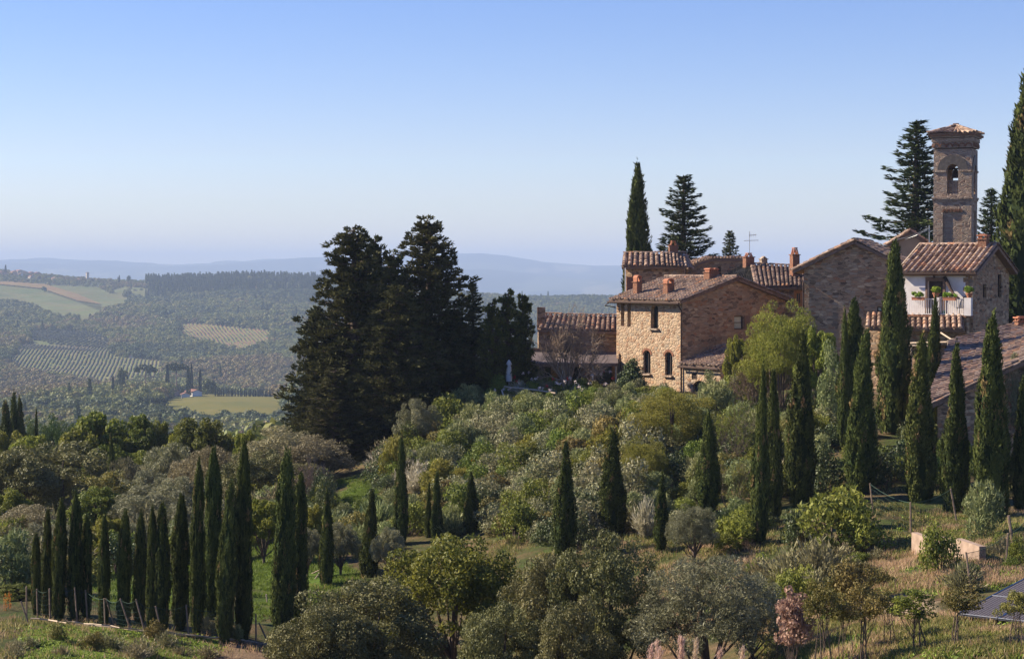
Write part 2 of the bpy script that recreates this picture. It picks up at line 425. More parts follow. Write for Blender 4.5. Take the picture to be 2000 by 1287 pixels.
def rows(used, A, B, spacing, hh, ww, name, mat, label, seg=9.0, gap=0.03):
    a, b_ = hit(*A, 1500), hit(*B, 1500)
    d = np.array([b_.x - a.x, b_.y - a.y]); d /= np.linalg.norm(d); nrm = np.array([-d[1], d[0]])
    q = used[:, :2] @ nrm; r = used[:, :2] @ d
    mb = MB()
    for k in np.arange(q.min(), q.max(), spacing):
        s = np.arange(r.min(), r.max(), seg)
        pos = k * nrm[None] + s[:, None] * d[None]
        ppx, ppy = project(pos[:, 0], pos[:, 1], H(pos[:, 0], pos[:, 1]))
        poly = [f for f in FIELDS if f[0] in (VY1, VY2, OLV) and name]
        inside = np.zeros(len(s), bool)
        for f in poly: inside |= infield(ppx, ppy, f[0], f[3]) & (pos[:, 1] > f[1]) & (pos[:, 1] < f[2])
        for i in range(len(s) - 1):
            if inside[i] and inside[i + 1] and random.random() > gap:
                p, p2 = pos[i], pos[i + 1]; z, z2 = H1(*p), H1(*p2); w = ww * random.uniform(.7, 1.2); h = hh * random.uniform(.8, 1.2) 
                l = 0.0007 * p[1]
                o = nrm * w / 2
                V = [(p[0] - o[0], p[1] - o[1], z + l - .5), (p[0] + o[0], p[1] + o[1], z + l - .5), (p2[0] + o[0], p2[1] + o[1], z2 + l - .5), (p2[0] - o[0], p2[1] - o[1], z2 + l - .5)]
                V += [(x * 1, y, zz + .5 + h) for x, y, zz in V]
                mb.add(V, [(0, 1, 5, 4), (1, 2, 6, 5), (2, 3, 7, 6), (3, 0, 4, 7), (4, 5, 6, 7)])
    o = mb.obj(name, mat); tag(o, label, 'vines', kind='stuff')
m_vine = leaf_mat('autumn_vine_leaves', [(0, (0.10, 0.12, 0.035)), (0.5, (0.19, 0.14, 0.06)), (1, (0.22, 0.12, 0.06))], trans=0.1)
rows(u1, (60, 712), (80, 684), 3.9, .9, 1.0, 'vine_rows', m_vine, 'autumn vine rows on the left far slope above the valley')
rows(u2, (420, 655), (408, 640), 4.6, 1.2, 1.4, 'vine_rows', m_vine, 'autumn vine rows on the small far slope among the woods')
# ------------------------------------------------------------------ leaf clouds
def unit(v): return v / (np.linalg.norm(v, axis=-1, keepdims=True) + 1e-9)
def cards(mb, C, D, L, Wd, a=None, m=0, r=rng, nrm=None):
    """leaf-shaped quads: centres C, long axes D, lengths L, widths Wd"""
    n = len(C); D = unit(D)
    S = unit(np.cross(D, r.normal(size=(n, 3)) if nrm is None else nrm + r.normal(size=(n, 3)) * .35))
    L = (np.broadcast_to(L, n) * r.uniform(.7, 1.3, n))[:, None]; Wd = (np.broadcast_to(Wd, n) * r.uniform(.7, 1.3, n))[:, None]
    V = np.stack([C - D * L / 2, C + S * Wd / 2 - D * L * .08, C + D * L / 2, C - S * Wd / 2 - D * L * .08], 1).reshape(-1, 3)
    Fq = np.arange(4 * n).reshape(n, 4)
    mb.add(V, Fq, r.random(n) if a is None else a, m)
def sphere_pts(n, r=rng): return unit(r.normal(size=(n, 3)))
def clump_cards(mb, centres, radii, per, L, Wd, up=0.3, out=1.0, rnd=1.0, fl=0.8, m=0, shell=0.55, tone=0.5, r=rng, tang=0.5):
    """leaves on the outer part of many small clumps; each clump has its own tone"""
    K = len(centres); n = np.maximum(1, (per * (np.asarray(radii) / np.mean(radii)) ** 2)).astype(int)
    idx = np.repeat(np.arange(K), n); N_ = len(idx)
    d = sphere_pts(N_, r); rad = np.asarray(radii)[idx] * (shell + (1 - shell) * r.random(N_) ** .5)
    C = np.asarray(centres)[idx] + d * rad[:, None] * np.array([1, 1, fl])
    D = d * out + np.array([0, 0, up]) + r.normal(size=(N_, 3)) * rnd
    tv = r.random(K)[idx] * tone + r.random(N_) * (1 - tone)
    t = r.random(N_) < tang
    if t.any():
        T = np.cross(d[t], r.normal(size=(t.sum(), 3))) + np.array([0, 0, up * .5])
        cards(mb, C[t], T, L, Wd, tv[t], m, r, nrm=d[t])
    if (~t).any(): cards(mb, C[~t], D[~t], L, Wd, tv[~t], m, r)
def crown_centres(K, w, h, z0, shape=0.5, r=rng, hollow=0.35):
    """clump centres filling an uneven crown of width w and height h above z0"""
    d = sphere_pts(K, r); d[:, 2] = np.abs(d[:, 2]) * 1.0 - 0.35 * r.random(K)
    d = unit(d); q = hollow + (1 - hollow) * r.random(K) ** .45
    ang = np.arctan2(d[:, 1], d[:, 0]); lob = 1 + .16 * np.sin(ang * 3 + r.random() * 6) + .1 * np.sin(ang * 5 + r.random() * 6)
    C = d * q[:, None] * np.stack([lob * w / 2, lob * w / 2, np.full(K, h * .55)], 1)
    C[:, 2] += z0 + h * .42
    return C

# ------------------------------------------------------------------ far woods
hid = bpy.data.collections.new('far_tree_sources')
def far_tree(kind, seed):
    r = np.random.default_rng(seed); mb = MB()
    if kind == 'fir':
        t = r.random(260) ** .8; a = r.random(260) * 2 * PI; rad = 2.3 * (1 - t) * (.55 + .45 * r.random(260))
        C = np.stack([np.cos(a) * rad, np.sin(a) * rad, 1 + 13 * t], 1)
        cards(mb, C, np.stack([np.cos(a), np.sin(a), np.full(260, .35)], 1) + r.normal(size=(260, 3)) * .2, 1.9, 1.0, r=r)
    else:
        K = 13; C = crown_centres(K, 7.0, 6.4, 0.6, r=r, hollow=.5)
        clump_cards(mb, C, r.uniform(1.4, 2.3, K), 34, 1.3, 1.0, fl=.85, r=r, tone=.85, tang=.85, shell=.8)
    return mb
m_fw = [leaf_mat('far_leaf_olive', [(0, (0.125, 0.15, 0.04)), (1, (0.22, 0.22, 0.06))], .25, var=.2, hue=.025),
        leaf_mat('far_leaf_brown', [(0, (0.16, 0.135, 0.05)), (1, (0.25, 0.195, 0.075))], .25, var=.18, hue=.025),
        leaf_mat('far_leaf_dark', [(0, (0.055, 0.08, 0.025)), (1, (0.11, 0.13, 0.04))], .2, var=.2, hue=.02)]
fid = 0
for kind, mats in (('round', 0), ('round', 0), ('round', 1), ('round', 1), ('round', 2), ('fir', 2), ('round', 2)):
    me = far_tree(kind, 50 + fid).mesh('far_tree_source', False); me.materials.append(m_fw[mats])
    o = bpy.data.objects.new('src_%d' % fid, me); hid.objects.link(o); fid += 1
def scatter(name, mb_pts, scl, rot, idx, collection, label, cat):
    me = bpy.data.meshes.new(name); me.vertices.add(len(mb_pts)); me.vertices.foreach_set('co', np.asarray(mb_pts, np.float32).ravel())
    for nm, ty, dat in (('scl', 'FLOAT', scl), ('rot', 'FLOAT', rot), ('idx', 'INT', idx)):
        at = me.attributes.new(nm, ty, 'POINT'); at.data.foreach_set('value', np.asarray(dat, np.float32 if ty == 'FLOAT' else np.int32))
    o = bpy.data.objects.new(name, me); col.objects.link(o); tag(o, label, cat, kind='stuff')
    g = bpy.data.node_groups.new(name, 'GeometryNodeTree')
    g.interface.new_socket('Geometry', in_out='INPUT', socket_type='NodeSocketGeometry'); g.interface.new_socket('Geometry', in_out='OUTPUT', socket_type='NodeSocketGeometry')
    gi, go = g.nodes.new('NodeGroupInput'), g.nodes.new('NodeGroupOutput')
    ci = g.nodes.new('GeometryNodeCollectionInfo'); ci.inputs['Collection'].default_value = collection
    ci.inputs['Separate Children'].default_value = True; ci.inputs['Reset Children'].default_value = True
    ip = g.nodes.new('GeometryNodeInstanceOnPoints'); ip.inputs['Pick Instance'].default_value = True
    def named(nm, ty):
        a = g.nodes.new('GeometryNodeInputNamedAttribute'); a.data_type = ty; a.inputs[0].default_value = nm; return a.outputs[0]
    cx = g.nodes.new('ShaderNodeCombineXYZ')
    L = g.links.new
    L(gi.outputs[0], ip.inputs['Points']); L(ci.outputs[0], ip.inputs['Instance']); L(named('idx', 'INT'), ip.inputs['Instance Index'])
    L(named('rot', 'FLOAT'), cx.inputs[2]); L(cx.outputs[0], ip.inputs['Rotation']); L(named('scl', 'FLOAT'), ip.inputs['Scale'])
    L(ip.outputs[0], go.inputs[0])
    md = o.modifiers.new('scatter', 'NODES'); md.node_group = g
    return o
def woods():
    P_, S_, I_ = [], [], []
    r = np.random.default_rng(5)
    for ya, yb, sp_m in ((230, 760, 8.5), (760, 1450, 6.2), (1450, 2300, 7.5), (2300, 3750, 9.0)):
        ys = np.arange(ya, yb, sp_m)
        for y in ys:
            pa, pb = (-300, 1000) if y < 2500 else (-300, 1700)
            if y > 2500: xs = np.arange((pa - CX) / F * y, (pb - CX) / F * y, sp_m)
            else: xs = np.arange((pa - CX) / F * y, (pb - CX) / F * y, sp_m)
            P_.append(np.stack([xs + r.uniform(-.45, .45, len(xs)) * sp_m, y + r.uniform(-.45, .45, len(xs)) * sp_m], 1))
    Q = np.concatenate(P_); X, Y = Q[:, 0], Q[:, 1]; Z = H(X, Y)
    px, py = project(X, Y, Z)
    keep = np.ones(len(X), bool)
    for poly, y0, y1, ext in FIELDS:
        keep &= ~(infield(px, py, poly, ext) & (Y > y0 - 50) & (Y < y1 + 100) & (r.random(len(X)) > (.4 if poly in (GRV, GR2) else 0)))
    # thinner, patchy ground round the village and groves
    vil = (Y > 3150) & (px < 250)
    keep &= ~(vil & (fbm(n1, X / 60, Y / 60, 2) < 0.05) & (r.random(len(X)) < .8))
    gr = poly_in(px, py, [(212, 562), (300, 566), (300, 590), (225, 586)]) & (Y > 2500)
    keep &= ~(gr & (r.random(len(X)) < .8))
    keep &= ~((Y > 850) & (Y < 1400) & poly_in(px, py, [(330, 748), (400, 748), (405, 778), (330, 782)]))
    clear = (fbm(n2, X / 90, Y / 90, 3) > .52)
    keep &= ~clear
    X, Y, Z, px, py = X[keep], Y[keep], Z[keep], px[keep], py[keep]
    f = fbm(n1, X / 120, Y / 120, 3) + .35 * (r.random(len(X)) - .5)
    brown = (poly_in(px, py, [(270, 725), (540, 700), (600, 790), (430, 765), (380, 740)]) | poly_in(px, py, [(0, 715), (240, 745), (200, 770), (0, 800)]))
    f = f + brown * .45 - .25 * ((px > 290) & (Y > 2500)) - .08
    idx = np.where(f > .18, r.integers(2, 4, len(X)), np.where(f > -.3, r.integers(0, 2, len(X)), np.where(r.random(len(X)) < .5, 4, 6)))
    sky_ = (Y > 3050) & (Y < 3700) & (px > 285) & (px < 640)
    idx = np.where(sky_ & (r.random(len(X)) < .6), 5, idx)
    idx = np.where((r.random(len(X)) < .003), 5, idx)
    s = r.uniform(.75, 1.3, len(X)) * np.where(Y > 2300, 1.15, 1.0)
    s *= np.where((Y > 3150) & (px < 285), .7, 1)
    Z = Z - .6
    print('far trees', len(X))
    scatter('far_woodland', np.stack([X, Y, Z], 1), s, r.uniform(0, 6.28, len(X)), idx, hid, 'hazy autumn woods covering the far hills beyond the valley', 'woodland')
woods()
# olive grove in rows on the far slope
def grove():
    used = [f for f in FIELDS if f[0] is OLV][0]
    r = np.random.default_rng(9); pts = []
    for y in np.arange(1950, 2600, 9.0):
        for x in np.arange(-620, -380, 6.5):
            xx, yy = x + r.uniform(-.6, .6), y + .35 * x + 150 + r.uniform(-.6, .6)
            p = project(xx, yy, H1(xx, yy))
            if poly_in(np.array([p[0]]), np.array([p[1]]), OLV)[0]: pts.append((xx, yy, H1(xx, yy)))
    c2 = bpy.data.collections.new('olive_sources')
    me = far_tree('round', 77).mesh('far_olive_source'); me.materials.append(leaf_mat('far_leaf_olive_grey', [(0, (0.06, 0.075, 0.045)), (1, (0.12, 0.13, 0.09))], .2, var=.2))
    c2.objects.link(bpy.data.objects.new('osrc', me))
    scatter('olive_grove', pts, r.uniform(.42, .55, len(pts)), r.uniform(0, 6, len(pts)), np.zeros(len(pts)), c2, 'grey olive grove planted in rows on the far hillside', 'olive grove')
grove()

_ord = ['leftmost', 'second', 'third', 'fourth', 'fifth', 'sixth', 'seventh', 'eighth', 'ninth', 'tenth', 'eleventh', 'twelfth', 'thirteenth', 'fourteenth', 'fifteenth', 'sixteenth', 'seventeenth', 'eighteenth', 'nineteenth', 'twentieth']
def ordn(k):
    if k < 20: return _ord[k] if k else 'first'
    return ['twenty', 'thirty', 'forty', 'fifty', 'sixty'][(k + 1) // 10 - 2] + '-' + (ordn((k + 1) % 10 - 1) if (k + 1) % 10 else 'tenth')
# ------------------------------------------------------------------ far houses, towers and single trees
m_fwall = [plain_mat('far_wall_ochre', (0.62, 0.38, 0.22), noise=.2, scale=.5), plain_mat('far_wall_cream', (0.55, 0.45, 0.33), noise=.2, scale=.5), plain_mat('far_wall_pink', (0.58, 0.34, 0.24), noise=.2, scale=.5), plain_mat('far_wall_white', (.7, .68, .64), noise=.1, scale=.5)]
m_froof = plain_mat('far_roof_tiles', (0.28, 0.12, 0.07), c2=(.2, .1, .07), scale=1.0)
m_fdark = plain_mat('far_window_dark', (0.03, 0.03, 0.03))
def far_house(px, py, Y, w, d, h, rz_, wi, label, group=None, name='house', cat='house', flat=False, wins=3, rise=None):
    q = hit(px, py, Y * .85, Y * 1.15); p = q if q is not None else P(px, py, Y); z = H1(p.x, p.y)
    base = Vector((p.x, p.y, min(p.z, z + 1.5) if z < p.z - 2 else z)); base.z = z
    h2 = h
    rz = -1.15 + rz_ * .5; h = h * 1.35
    t = thing(name, label, cat, base, group)
    R = np.array([[math.cos(rz), math.sin(rz), 0], [-math.sin(rz), math.cos(rz), 0], [0, 0, 1]])
    T = lambda V: np.array(V) @ R + np.array(base)
    mb = MB(); x, y = w / 2, d / 2; rs = rise if rise is not None else (0 if flat else d * .18)
    V = [(-x, -y, -3), (x, -y, -3), (x, y, -3), (-x, y, -3), (-x, -y, h2), (x, -y, h2), (x, y, h2), (-x, y, h2), (-x, 0, h2 + rs), (x, 0, h2 + rs)]
    mb.add(T(V), [(0, 1, 5, 4), (2, 3, 7, 6), (1, 2, 6, 9, 5), (3, 0, 4, 8, 7)])
    mb.obj('wall', m_fwall[wi], t)
    rb = MB(); e = .5; dz = rs * e / y
    V = [(-x - e, -y - e, h2 - dz + .05), (x + e, -y - e, h2 - dz + .05), (x + e, 0, h2 + rs + .05), (-x - e, 0, h2 + rs + .05), (x + e, y + e, h2 - dz + .05), (-x - e, y + e, h2 - dz + .05)]
    V += [(a, b, c + .35) for a, b, c in V]
    rb.add(T(V), [(0, 1, 2, 3), (3, 2, 4, 5), (6, 7, 8, 9), (9, 8, 10, 11), (0, 1, 7, 6), (4, 5, 11, 10), (0, 3, 9, 6), (3, 5, 11, 9), (1, 2, 8, 7), (2, 4, 10, 8)])
    rb.obj('roof', m_froof, t)
    for k in range(wins):
        wb = MB(); wx = -x + w * (k + .5) / wins
        wb.box((0, 0, 0), (1.0, .12, 1.5)); wb.v = [T(v + np.array([wx, -y, h2 * .6])) for v in wb.v]
        wb.obj('window', m_fdark, t)
    return t
_v = [(2, 525, 3480, 16, 10, 6, .3, 0, 'ochre house at the left edge of the far hilltop village'),
      (12, 527, 3470, 12, 9, 5, -.4, 2, 'small pink house near the left edge of the far hilltop village'),
      (28, 524, 3500, 14, 11, 7, .2, 0, 'ochre house on the left of the far village block'),
      (37, 522, 3500, 15, 12, 9, .5, 1, 'tallest cream house in the middle of the far hilltop village'),
      (47, 523, 3505, 15, 11, 8, -.2, 0, 'ochre house right of the tallest village house'),
      (41, 526, 3475, 11, 8, 5, .1, 3, 'small pale house below the tallest village house'),
      (60, 525, 3510, 16, 11, 7, .3, 2, 'brownish house in the right half of the far village'),
      (72, 525, 3510, 18, 12, 7, .1, 2, 'long brownish house at the right end of the far village'),
      (61, 533, 3440, 11, 8, 4, .5, 1, 'low cream house on the slope under the far village'),
      (107, 541, 3420, 12, 9, 4, .4, 2, 'pink roofed house among trees right of the far village'),
      (118, 542, 3420, 10, 8, 4, -.2, 1, 'lone cream house among trees on the far ridge'),
      (155, 549, 3400, 14, 6, 3, .1, 3, 'long low pale shed on the far ridge near the tower')]
for q in _v: far_house(*q, group='houses of the far hilltop village')
far_house(171, 549, 3400, 4.5, 4.5, 15, .2, 1, 'square stone tower standing alone on the far ridge', name='tower', cat='tower', flat=True, wins=1, rise=.6)
far_house(207, 652, 2350, 9, 7, 6, .4, 0, 'ochre farmhouse among trees above the far olive grove', wins=2)
far_house(255, 700, 1960, 11, 5, 2.6, .1, 3, 'white shed at the top edge of the far vineyard', name='shed', cat='shed', wins=2)
far_house(378, 760, 1235, 9.5, 7, 3.8, .5, 3, 'white farmhouse with red roof on the wooded knoll in the valley', wins=3)
far_house(362, 764, 1225, 6, 5, 2.6, -.3, 3, 'smaller white house left of the valley farmhouse', wins=2)
far_house(343, 748, 1260, 5, 4, 3.0, .3, 2, 'pinkish outbuilding left among the trees of the valley knoll', wins=1)
m_fcy = leaf_mat('far_cypress_leaf', [(0, (0.015, 0.03, 0.012)), (1, (0.03, 0.05, 0.018))], .1, var=.2)
def far_cyp_mesh():
    r = np.random.default_rng(3); mb = MB(); t = r.random(420); a = r.random(420) * 2 * PI
    rad = .12 * np.minimum(1, (t / .12) ** .5) * np.sqrt(np.clip(1 - t ** 1.8, 0, 1)) * (.8 + .2 * r.random(420))
    cards(mb, np.stack([np.cos(a) * rad, np.sin(a) * rad, t], 1), np.stack([np.cos(a) * .3, np.sin(a) * .3, np.ones(420)], 1), .12, .06, r=r)
    return mb.mesh('cypress')
fcy = far_cyp_mesh(); fcy.materials.append(m_fcy)
fpine_mb = MB(); _r = np.random.default_rng(8)
_C = np.stack([_r.uniform(-.42, .42, 26), _r.uniform(-.42, .42, 26), .78 + .1 * _r.random(26)], 1); _C = _C[np.hypot(_C[:, 0], _C[:, 1]) < .45]; _C[:, 2] += .1 * (1 - (np.hypot(_C[:, 0], _C[:, 1]) / .45) ** 2)
clump_cards(fpine_mb, _C, np.full(len(_C), .11), 34, .1, .06, r=_r); fpine_mb.tube([(0, 0, 0), (.01, 0, .4), (0, .01, .8)], [.03, .025, .02], 5, a=0.0, m=1)
fpine = fpine_mb.mesh('stone_pine'); fpine.materials.append(leaf_mat('far_pine_leaf', [(0, (0.03, 0.05, 0.015)), (1, (0.07, 0.09, 0.03))], .1, var=.1)); fpine.materials.append(plain_mat('far_bark', (.12, .08, .06)))
frd = far_tree('round', 91).mesh('round_tree'); frd.materials.append(m_fw[2])
def far_single(me, name, px, top, base, Y, wpx, label, cat, group=None):
    q = hit(px, base, Y * .85, Y * 1.15); p = q if q is not None else P(px, base, Y); z = H1(p.x, p.y); zt = P(px, top, p.y).z
    o = bpy.data.objects.new(name, me); col.objects.link(o); o.location = (p.x, p.y, z)
    h = max(zt - z, 2); w = wpx / F * Y
    o.scale = (w / .25, w / .25, h) if me is fcy else ((w, w, h) if me is fpine else (w / 7.6, w / 7.6, h / 7.4))
    o.rotation_euler.z = random.uniform(0, 6)
    return tag(o, label, cat, group)
for i, (px, top, base, w, Yf) in enumerate([(368, 716, 765, 9, 1228), (374, 712, 762, 7, 1240), (327, 713, 740, 9, 1300), (221, 735, 762, 6, 1180), (391, 722, 750, 7, 1260), (176, 613, 625, 6, 2650), (233, 538, 548, 4, 3350), (11, 518, 526, 5, 3480)]):
    far_single(fcy, 'far_cypress', px, top, base, Yf, w, ['taller dark cypress of the pair above the white valley farmhouse, left one', 'right cypress of the pair above the white valley farmhouse', 'dark cypress beside the stone pines on the valley knoll', 'lone cypress in the woods left of the valley knoll', 'cypress right of the valley farmhouse roof', 'lone cypress at the foot of the far upper field', 'tiny lone cypress on the far skyline right of the tower', 'tiny cypress between the leftmost far village houses'][i], 'cypress', 'single cypresses in the far valley')
far_single(fpine, 'stone_pine', 285, 713, 762, 1290, 46, 'flat-topped stone pine left of the valley farmhouse', 'pine')
far_single(fpine, 'stone_pine', 345, 709, 752, 1310, 50, 'wide flat-topped stone pine behind the valley farmhouse', 'pine')
far_single(frd, 'far_oak', 86, 560, 573, 3050, 9, 'lone dark round tree on the far upper field', 'tree')
far_single(frd, 'far_oak', 252, 539, 556, 3300, 9, 'dark round tree on the far skyline left of the pine wood', 'tree')
far_single(frd, 'far_oak', 407, 742, 766, 1240, 26, 'dark round tree right of the valley farmhouse', 'tree')
far_single(frd, 'far_oak', 240, 722, 756, 1250, 26, 'dark round tree left of the valley stone pines', 'tree')
for k in range(26):
    px = 420 + k * 4.4 + random.uniform(-1.3, 1.3)
    far_single(fcy, 'avenue_cypress', px, 757 + .35 * k ** .5 + random.uniform(-2.5, 2.5), 770, 1232, 2.6, 'tiny cypress in the avenue above the meadow, %s from the left' % ordn(k), 'cypress', 'avenue of tiny cypresses above the meadow')

# ------------------------------------------------------------------ haze
m, nt, out = new_mat('haze_air')
pv = N(nt, 'ShaderNodeVolumePrincipled', {'Color': (0.51, 0.645, 0.885, 1), 'Density': 0.000125, 'Anisotropy': 0.0})
nt.links.new(pv.outputs[0], out.inputs['Volume'])
hz = MB().box((0, 9000, -40), (30000, 27000, 500), 0.5).obj('haze', m); tag(hz, 'blue autumn haze filling the valley', 'haze', kind='stuff')
# ------------------------------------------------------------------ masonry, tiles and other building materials
def stone_mat(name, cols, mortar, scale=4.6, mw=0.07, zsq=1.9, rough=0.9):
    m, nt, out = new_mat(name)
    tc = N(nt, 'ShaderNodeTexCoord')
    dn = N(nt, 'ShaderNodeTexNoise', {'Vector': tc.outputs['Object'], 'Scale': 3.0, 'Detail': 2.0})
    dv = N(nt, 'ShaderNodeVectorMath', {0: dn.outputs['Color'], 1: (0.16, 0.16, 0.10)}, operation='MULTIPLY')
    av = N(nt, 'ShaderNodeVectorMath', {0: tc.outputs['Object'], 1: dv.outputs[0]}, operation='ADD')
    mv = N(nt, 'ShaderNodeVectorMath', {0: av.outputs[0], 1: (1.0, 1.0, zsq)}, operation='MULTIPLY')
    vo = N(nt, 'ShaderNodeTexVoronoi', {'Vector': mv.outputs[0], 'Scale': scale, 'Randomness': 0.85})
    ve = N(nt, 'ShaderNodeTexVoronoi', {'Vector': mv.outputs[0], 'Scale': scale, 'Randomness': 0.85}, feature='DISTANCE_TO_EDGE')
    sx = N(nt, 'ShaderNodeSeparateColor', {0: vo.outputs['Color']})
    c = ramp(nt, sx.outputs[0], [(i / (len(cols) - 1) if len(cols) > 1 else 0, k) for i, k in enumerate(cols)])
    n2_ = N(nt, 'ShaderNodeTexNoise', {'Vector': tc.outputs['Object'], 'Scale': 0.55, 'Detail': 5.0, 'Roughness': 0.6})
    c = mixc(nt, ramp(nt, n2_.outputs[0], [(0.4, (0, 0, 0)), (0.75, (0.45, 0.45, 0.45))]), c, tuple(k * .45 for k in mortar))
    n3_ = N(nt, 'ShaderNodeTexNoise', {'Vector': tc.outputs['Object'], 'Scale': 22.0, 'Detail': 4.0, 'Roughness': 0.7})
    c = mixc(nt, 0.1, c, ramp(nt, n3_.outputs[0], [(0.3, (0.12, 0.09, 0.06)), (0.7, (0.6, 0.5, 0.38))]), 'MIX')
    e = ramp(nt, ve.outputs['Distance'], [(mw * .45, (1, 1, 1)), (mw * 1.3, (0, 0, 0))])
    c = mixc(nt, e, c, mortar)
    bh = ramp(nt, ve.outputs['Distance'], [(0.0, (0, 0, 0)), (mw * 2.2, (1, 1, 1))])
    bp = N(nt, 'ShaderNodeBump', {'Height': bh, 'Strength': 0.9, 'Distance': 0.04})
    b2 = N(nt, 'ShaderNodeBump', {'Height': n3_.outputs[0], 'Strength': 0.5, 'Distance': 0.02, 'Normal': bp.outputs[0]})
    b = N(nt, 'ShaderNodeBsdfPrincipled', {'Base Color': c, 'Roughness': rough, 'Specular IOR Level': 0.15, 'Normal': b2.outputs[0]})
    nt.links.new(b.outputs[0], out.inputs[0]); return m
BE, TN, BR, GR_, DK = (0.56, 0.41, 0.26), (0.42, 0.28, 0.17), (0.26, 0.14, 0.075), (0.36, 0.28, 0.20), (0.09, 0.055, 0.038)
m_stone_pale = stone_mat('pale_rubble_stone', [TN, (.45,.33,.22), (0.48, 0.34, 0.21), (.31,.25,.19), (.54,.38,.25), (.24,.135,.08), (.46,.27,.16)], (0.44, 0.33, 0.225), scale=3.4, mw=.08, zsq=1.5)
m_stone = stone_mat('brown_rubble_stone', [DK, TN, BR, BE, DK, GR_, TN, (.34,.15,.07), BE, DK, TN], (0.40, 0.27, 0.17), scale=2.9, mw=.05, zsq=2.3)
m_stone_grey = stone_mat('grey_ashlar_stone', [(0.30, 0.21, 0.155), (0.46, 0.36, 0.27), (0.38, 0.25, 0.18), (0.50, 0.40, 0.31), (0.19, 0.11, 0.08)], (0.40, 0.30, 0.23), scale=3.0, mw=.05, zsq=2.4)
m_brick = stone_mat('red_brick', [(0.36, 0.13, 0.07), (0.28, 0.10, 0.06), (0.42, 0.18, 0.10)], (0.30, 0.2, 0.14), scale=8.0, mw=.08, zsq=2.6)
m_plaster = plain_mat('white_plaster', (0.72, 0.68, 0.66), c2=(0.60, 0.55, 0.52), scale=1.6, rough=.9, bump=.15, spec=.1)
m_ochre = plain_mat('ochre_plaster', (0.45, 0.33, 0.22), c2=(0.36, 0.26, 0.18), scale=1.5, rough=.9, bump=.2, spec=.1)
def tile_mat(name, stops, dirt=(0.09, 0.07, 0.055), moss=.8):
    m, nt, out = new_mat(name)
    at = N(nt, 'ShaderNodeAttribute', attribute_name='v')
    c = ramp(nt, at.outputs['Fac'], stops)
    tc = N(nt, 'ShaderNodeTexCoord')
    nz = N(nt, 'ShaderNodeTexNoise', {'Vector': tc.outputs['Object'], 'Scale': 5.0, 'Detail': 8.0, 'Roughness': 0.7})
    c = mixc(nt, ramp(nt, nz.outputs[0], [(0.45, (0, 0, 0)), (0.62, (0.8, 0.8, 0.8))]), c, dirt)
    n2_ = N(nt, 'ShaderNodeTexNoise', {'Vector': tc.outputs['Object'], 'Scale': 1.7, 'Detail': 8.0, 'Roughness': 0.75})
    c = mixc(nt, ramp(nt, n2_.outputs[0], [(0.60, (0, 0, 0)), (0.70, (moss, moss, moss))]), c, (0.42, 0.24, 0.06))
    bp = N(nt, 'ShaderNodeBump', {'Height': nz.outputs[0], 'Strength': 0.5, 'Distance': 0.02})
    b = N(nt, 'ShaderNodeBsdfPrincipled', {'Base Color': c, 'Roughness': 0.85, 'Specular IOR Level': 0.2, 'Normal': bp.outputs[0]})
    nt.links.new(b.outputs[0], out.inputs[0]); return m
m_tile = tile_mat('weathered_clay_tiles', [(0, (0.17, 0.115, 0.09)), (0.4, (0.30, 0.20, 0.15)), (0.85, (0.40, 0.30, 0.23)), (1, (0.46, 0.22, 0.11))])
m_tile_red = tile_mat('newer_clay_tiles', [(0, (0.15, 0.105, 0.08)), (0.35, (0.33, 0.22, 0.16)), (0.8, (0.50, 0.38, 0.29)), (1, (0.50, 0.24, 0.13))], dirt=(.2, .12, .08))
m_tile_dark = tile_mat('near_black_tiles', [(0, (0.008, 0.008, 0.008)), (0.8, (0.02, 0.018, 0.017)), (1, (0.06, 0.05, 0.04))], dirt=(.012, .011, .01), moss=0.0)  # near-black tone for one whole roof slope, no moss mixed in
m_glass = plain_mat('dark_window_glass', (0.06, 0.08, 0.075), rough=.12, scale=1, c2=(.04, .05, .05), spec=.6)
m_glass_lt = plain_mat('painted_reflection_glass', (0.30, 0.36, 0.33), rough=.15, scale=3, c2=(.38, .42, .38), spec=.6)  # pale grey-green base colour stands in for reflections in the panes
m_dark = plain_mat('dark_brown_wood', (0.045, 0.025, 0.018), c2=(.03, .018, .012), rough=.7)
m_brownwood = plain_mat('brown_wood', (0.20, 0.12, 0.08), c2=(.14, .085, .055), scale=5, rough=.8)
m_orange = plain_mat('orange_varnished_wood', (0.50, 0.20, 0.06), c2=(.42, .16, .05), rough=.6)
m_copper = plain_mat('brown_metal', (0.07, 0.045, 0.035), c2=(.05, .03, .025), rough=.8, spec=.2)
m_postwood = plain_mat('weathered_wood', (0.30, 0.22, 0.16), c2=(.17, .12, .085), scale=6, rough=.9, bump=.3)
m_palewood = plain_mat('pale_wood', (0.50, 0.40, 0.30), c2=(.38, .29, .21), scale=6, rough=.9)
m_steel = plain_mat('galvanised_steel', (0.42, 0.43, 0.44), c2=(.32, .33, .34), rough=.45, metal=.7)
m_white = plain_mat('white_paint', (0.75, 0.73, 0.70), c2=(.66, .63, .6), rough=.6)
m_terra = plain_mat('terracotta', (0.42, 0.17, 0.09), c2=(.34, .13, .07), rough=.8)

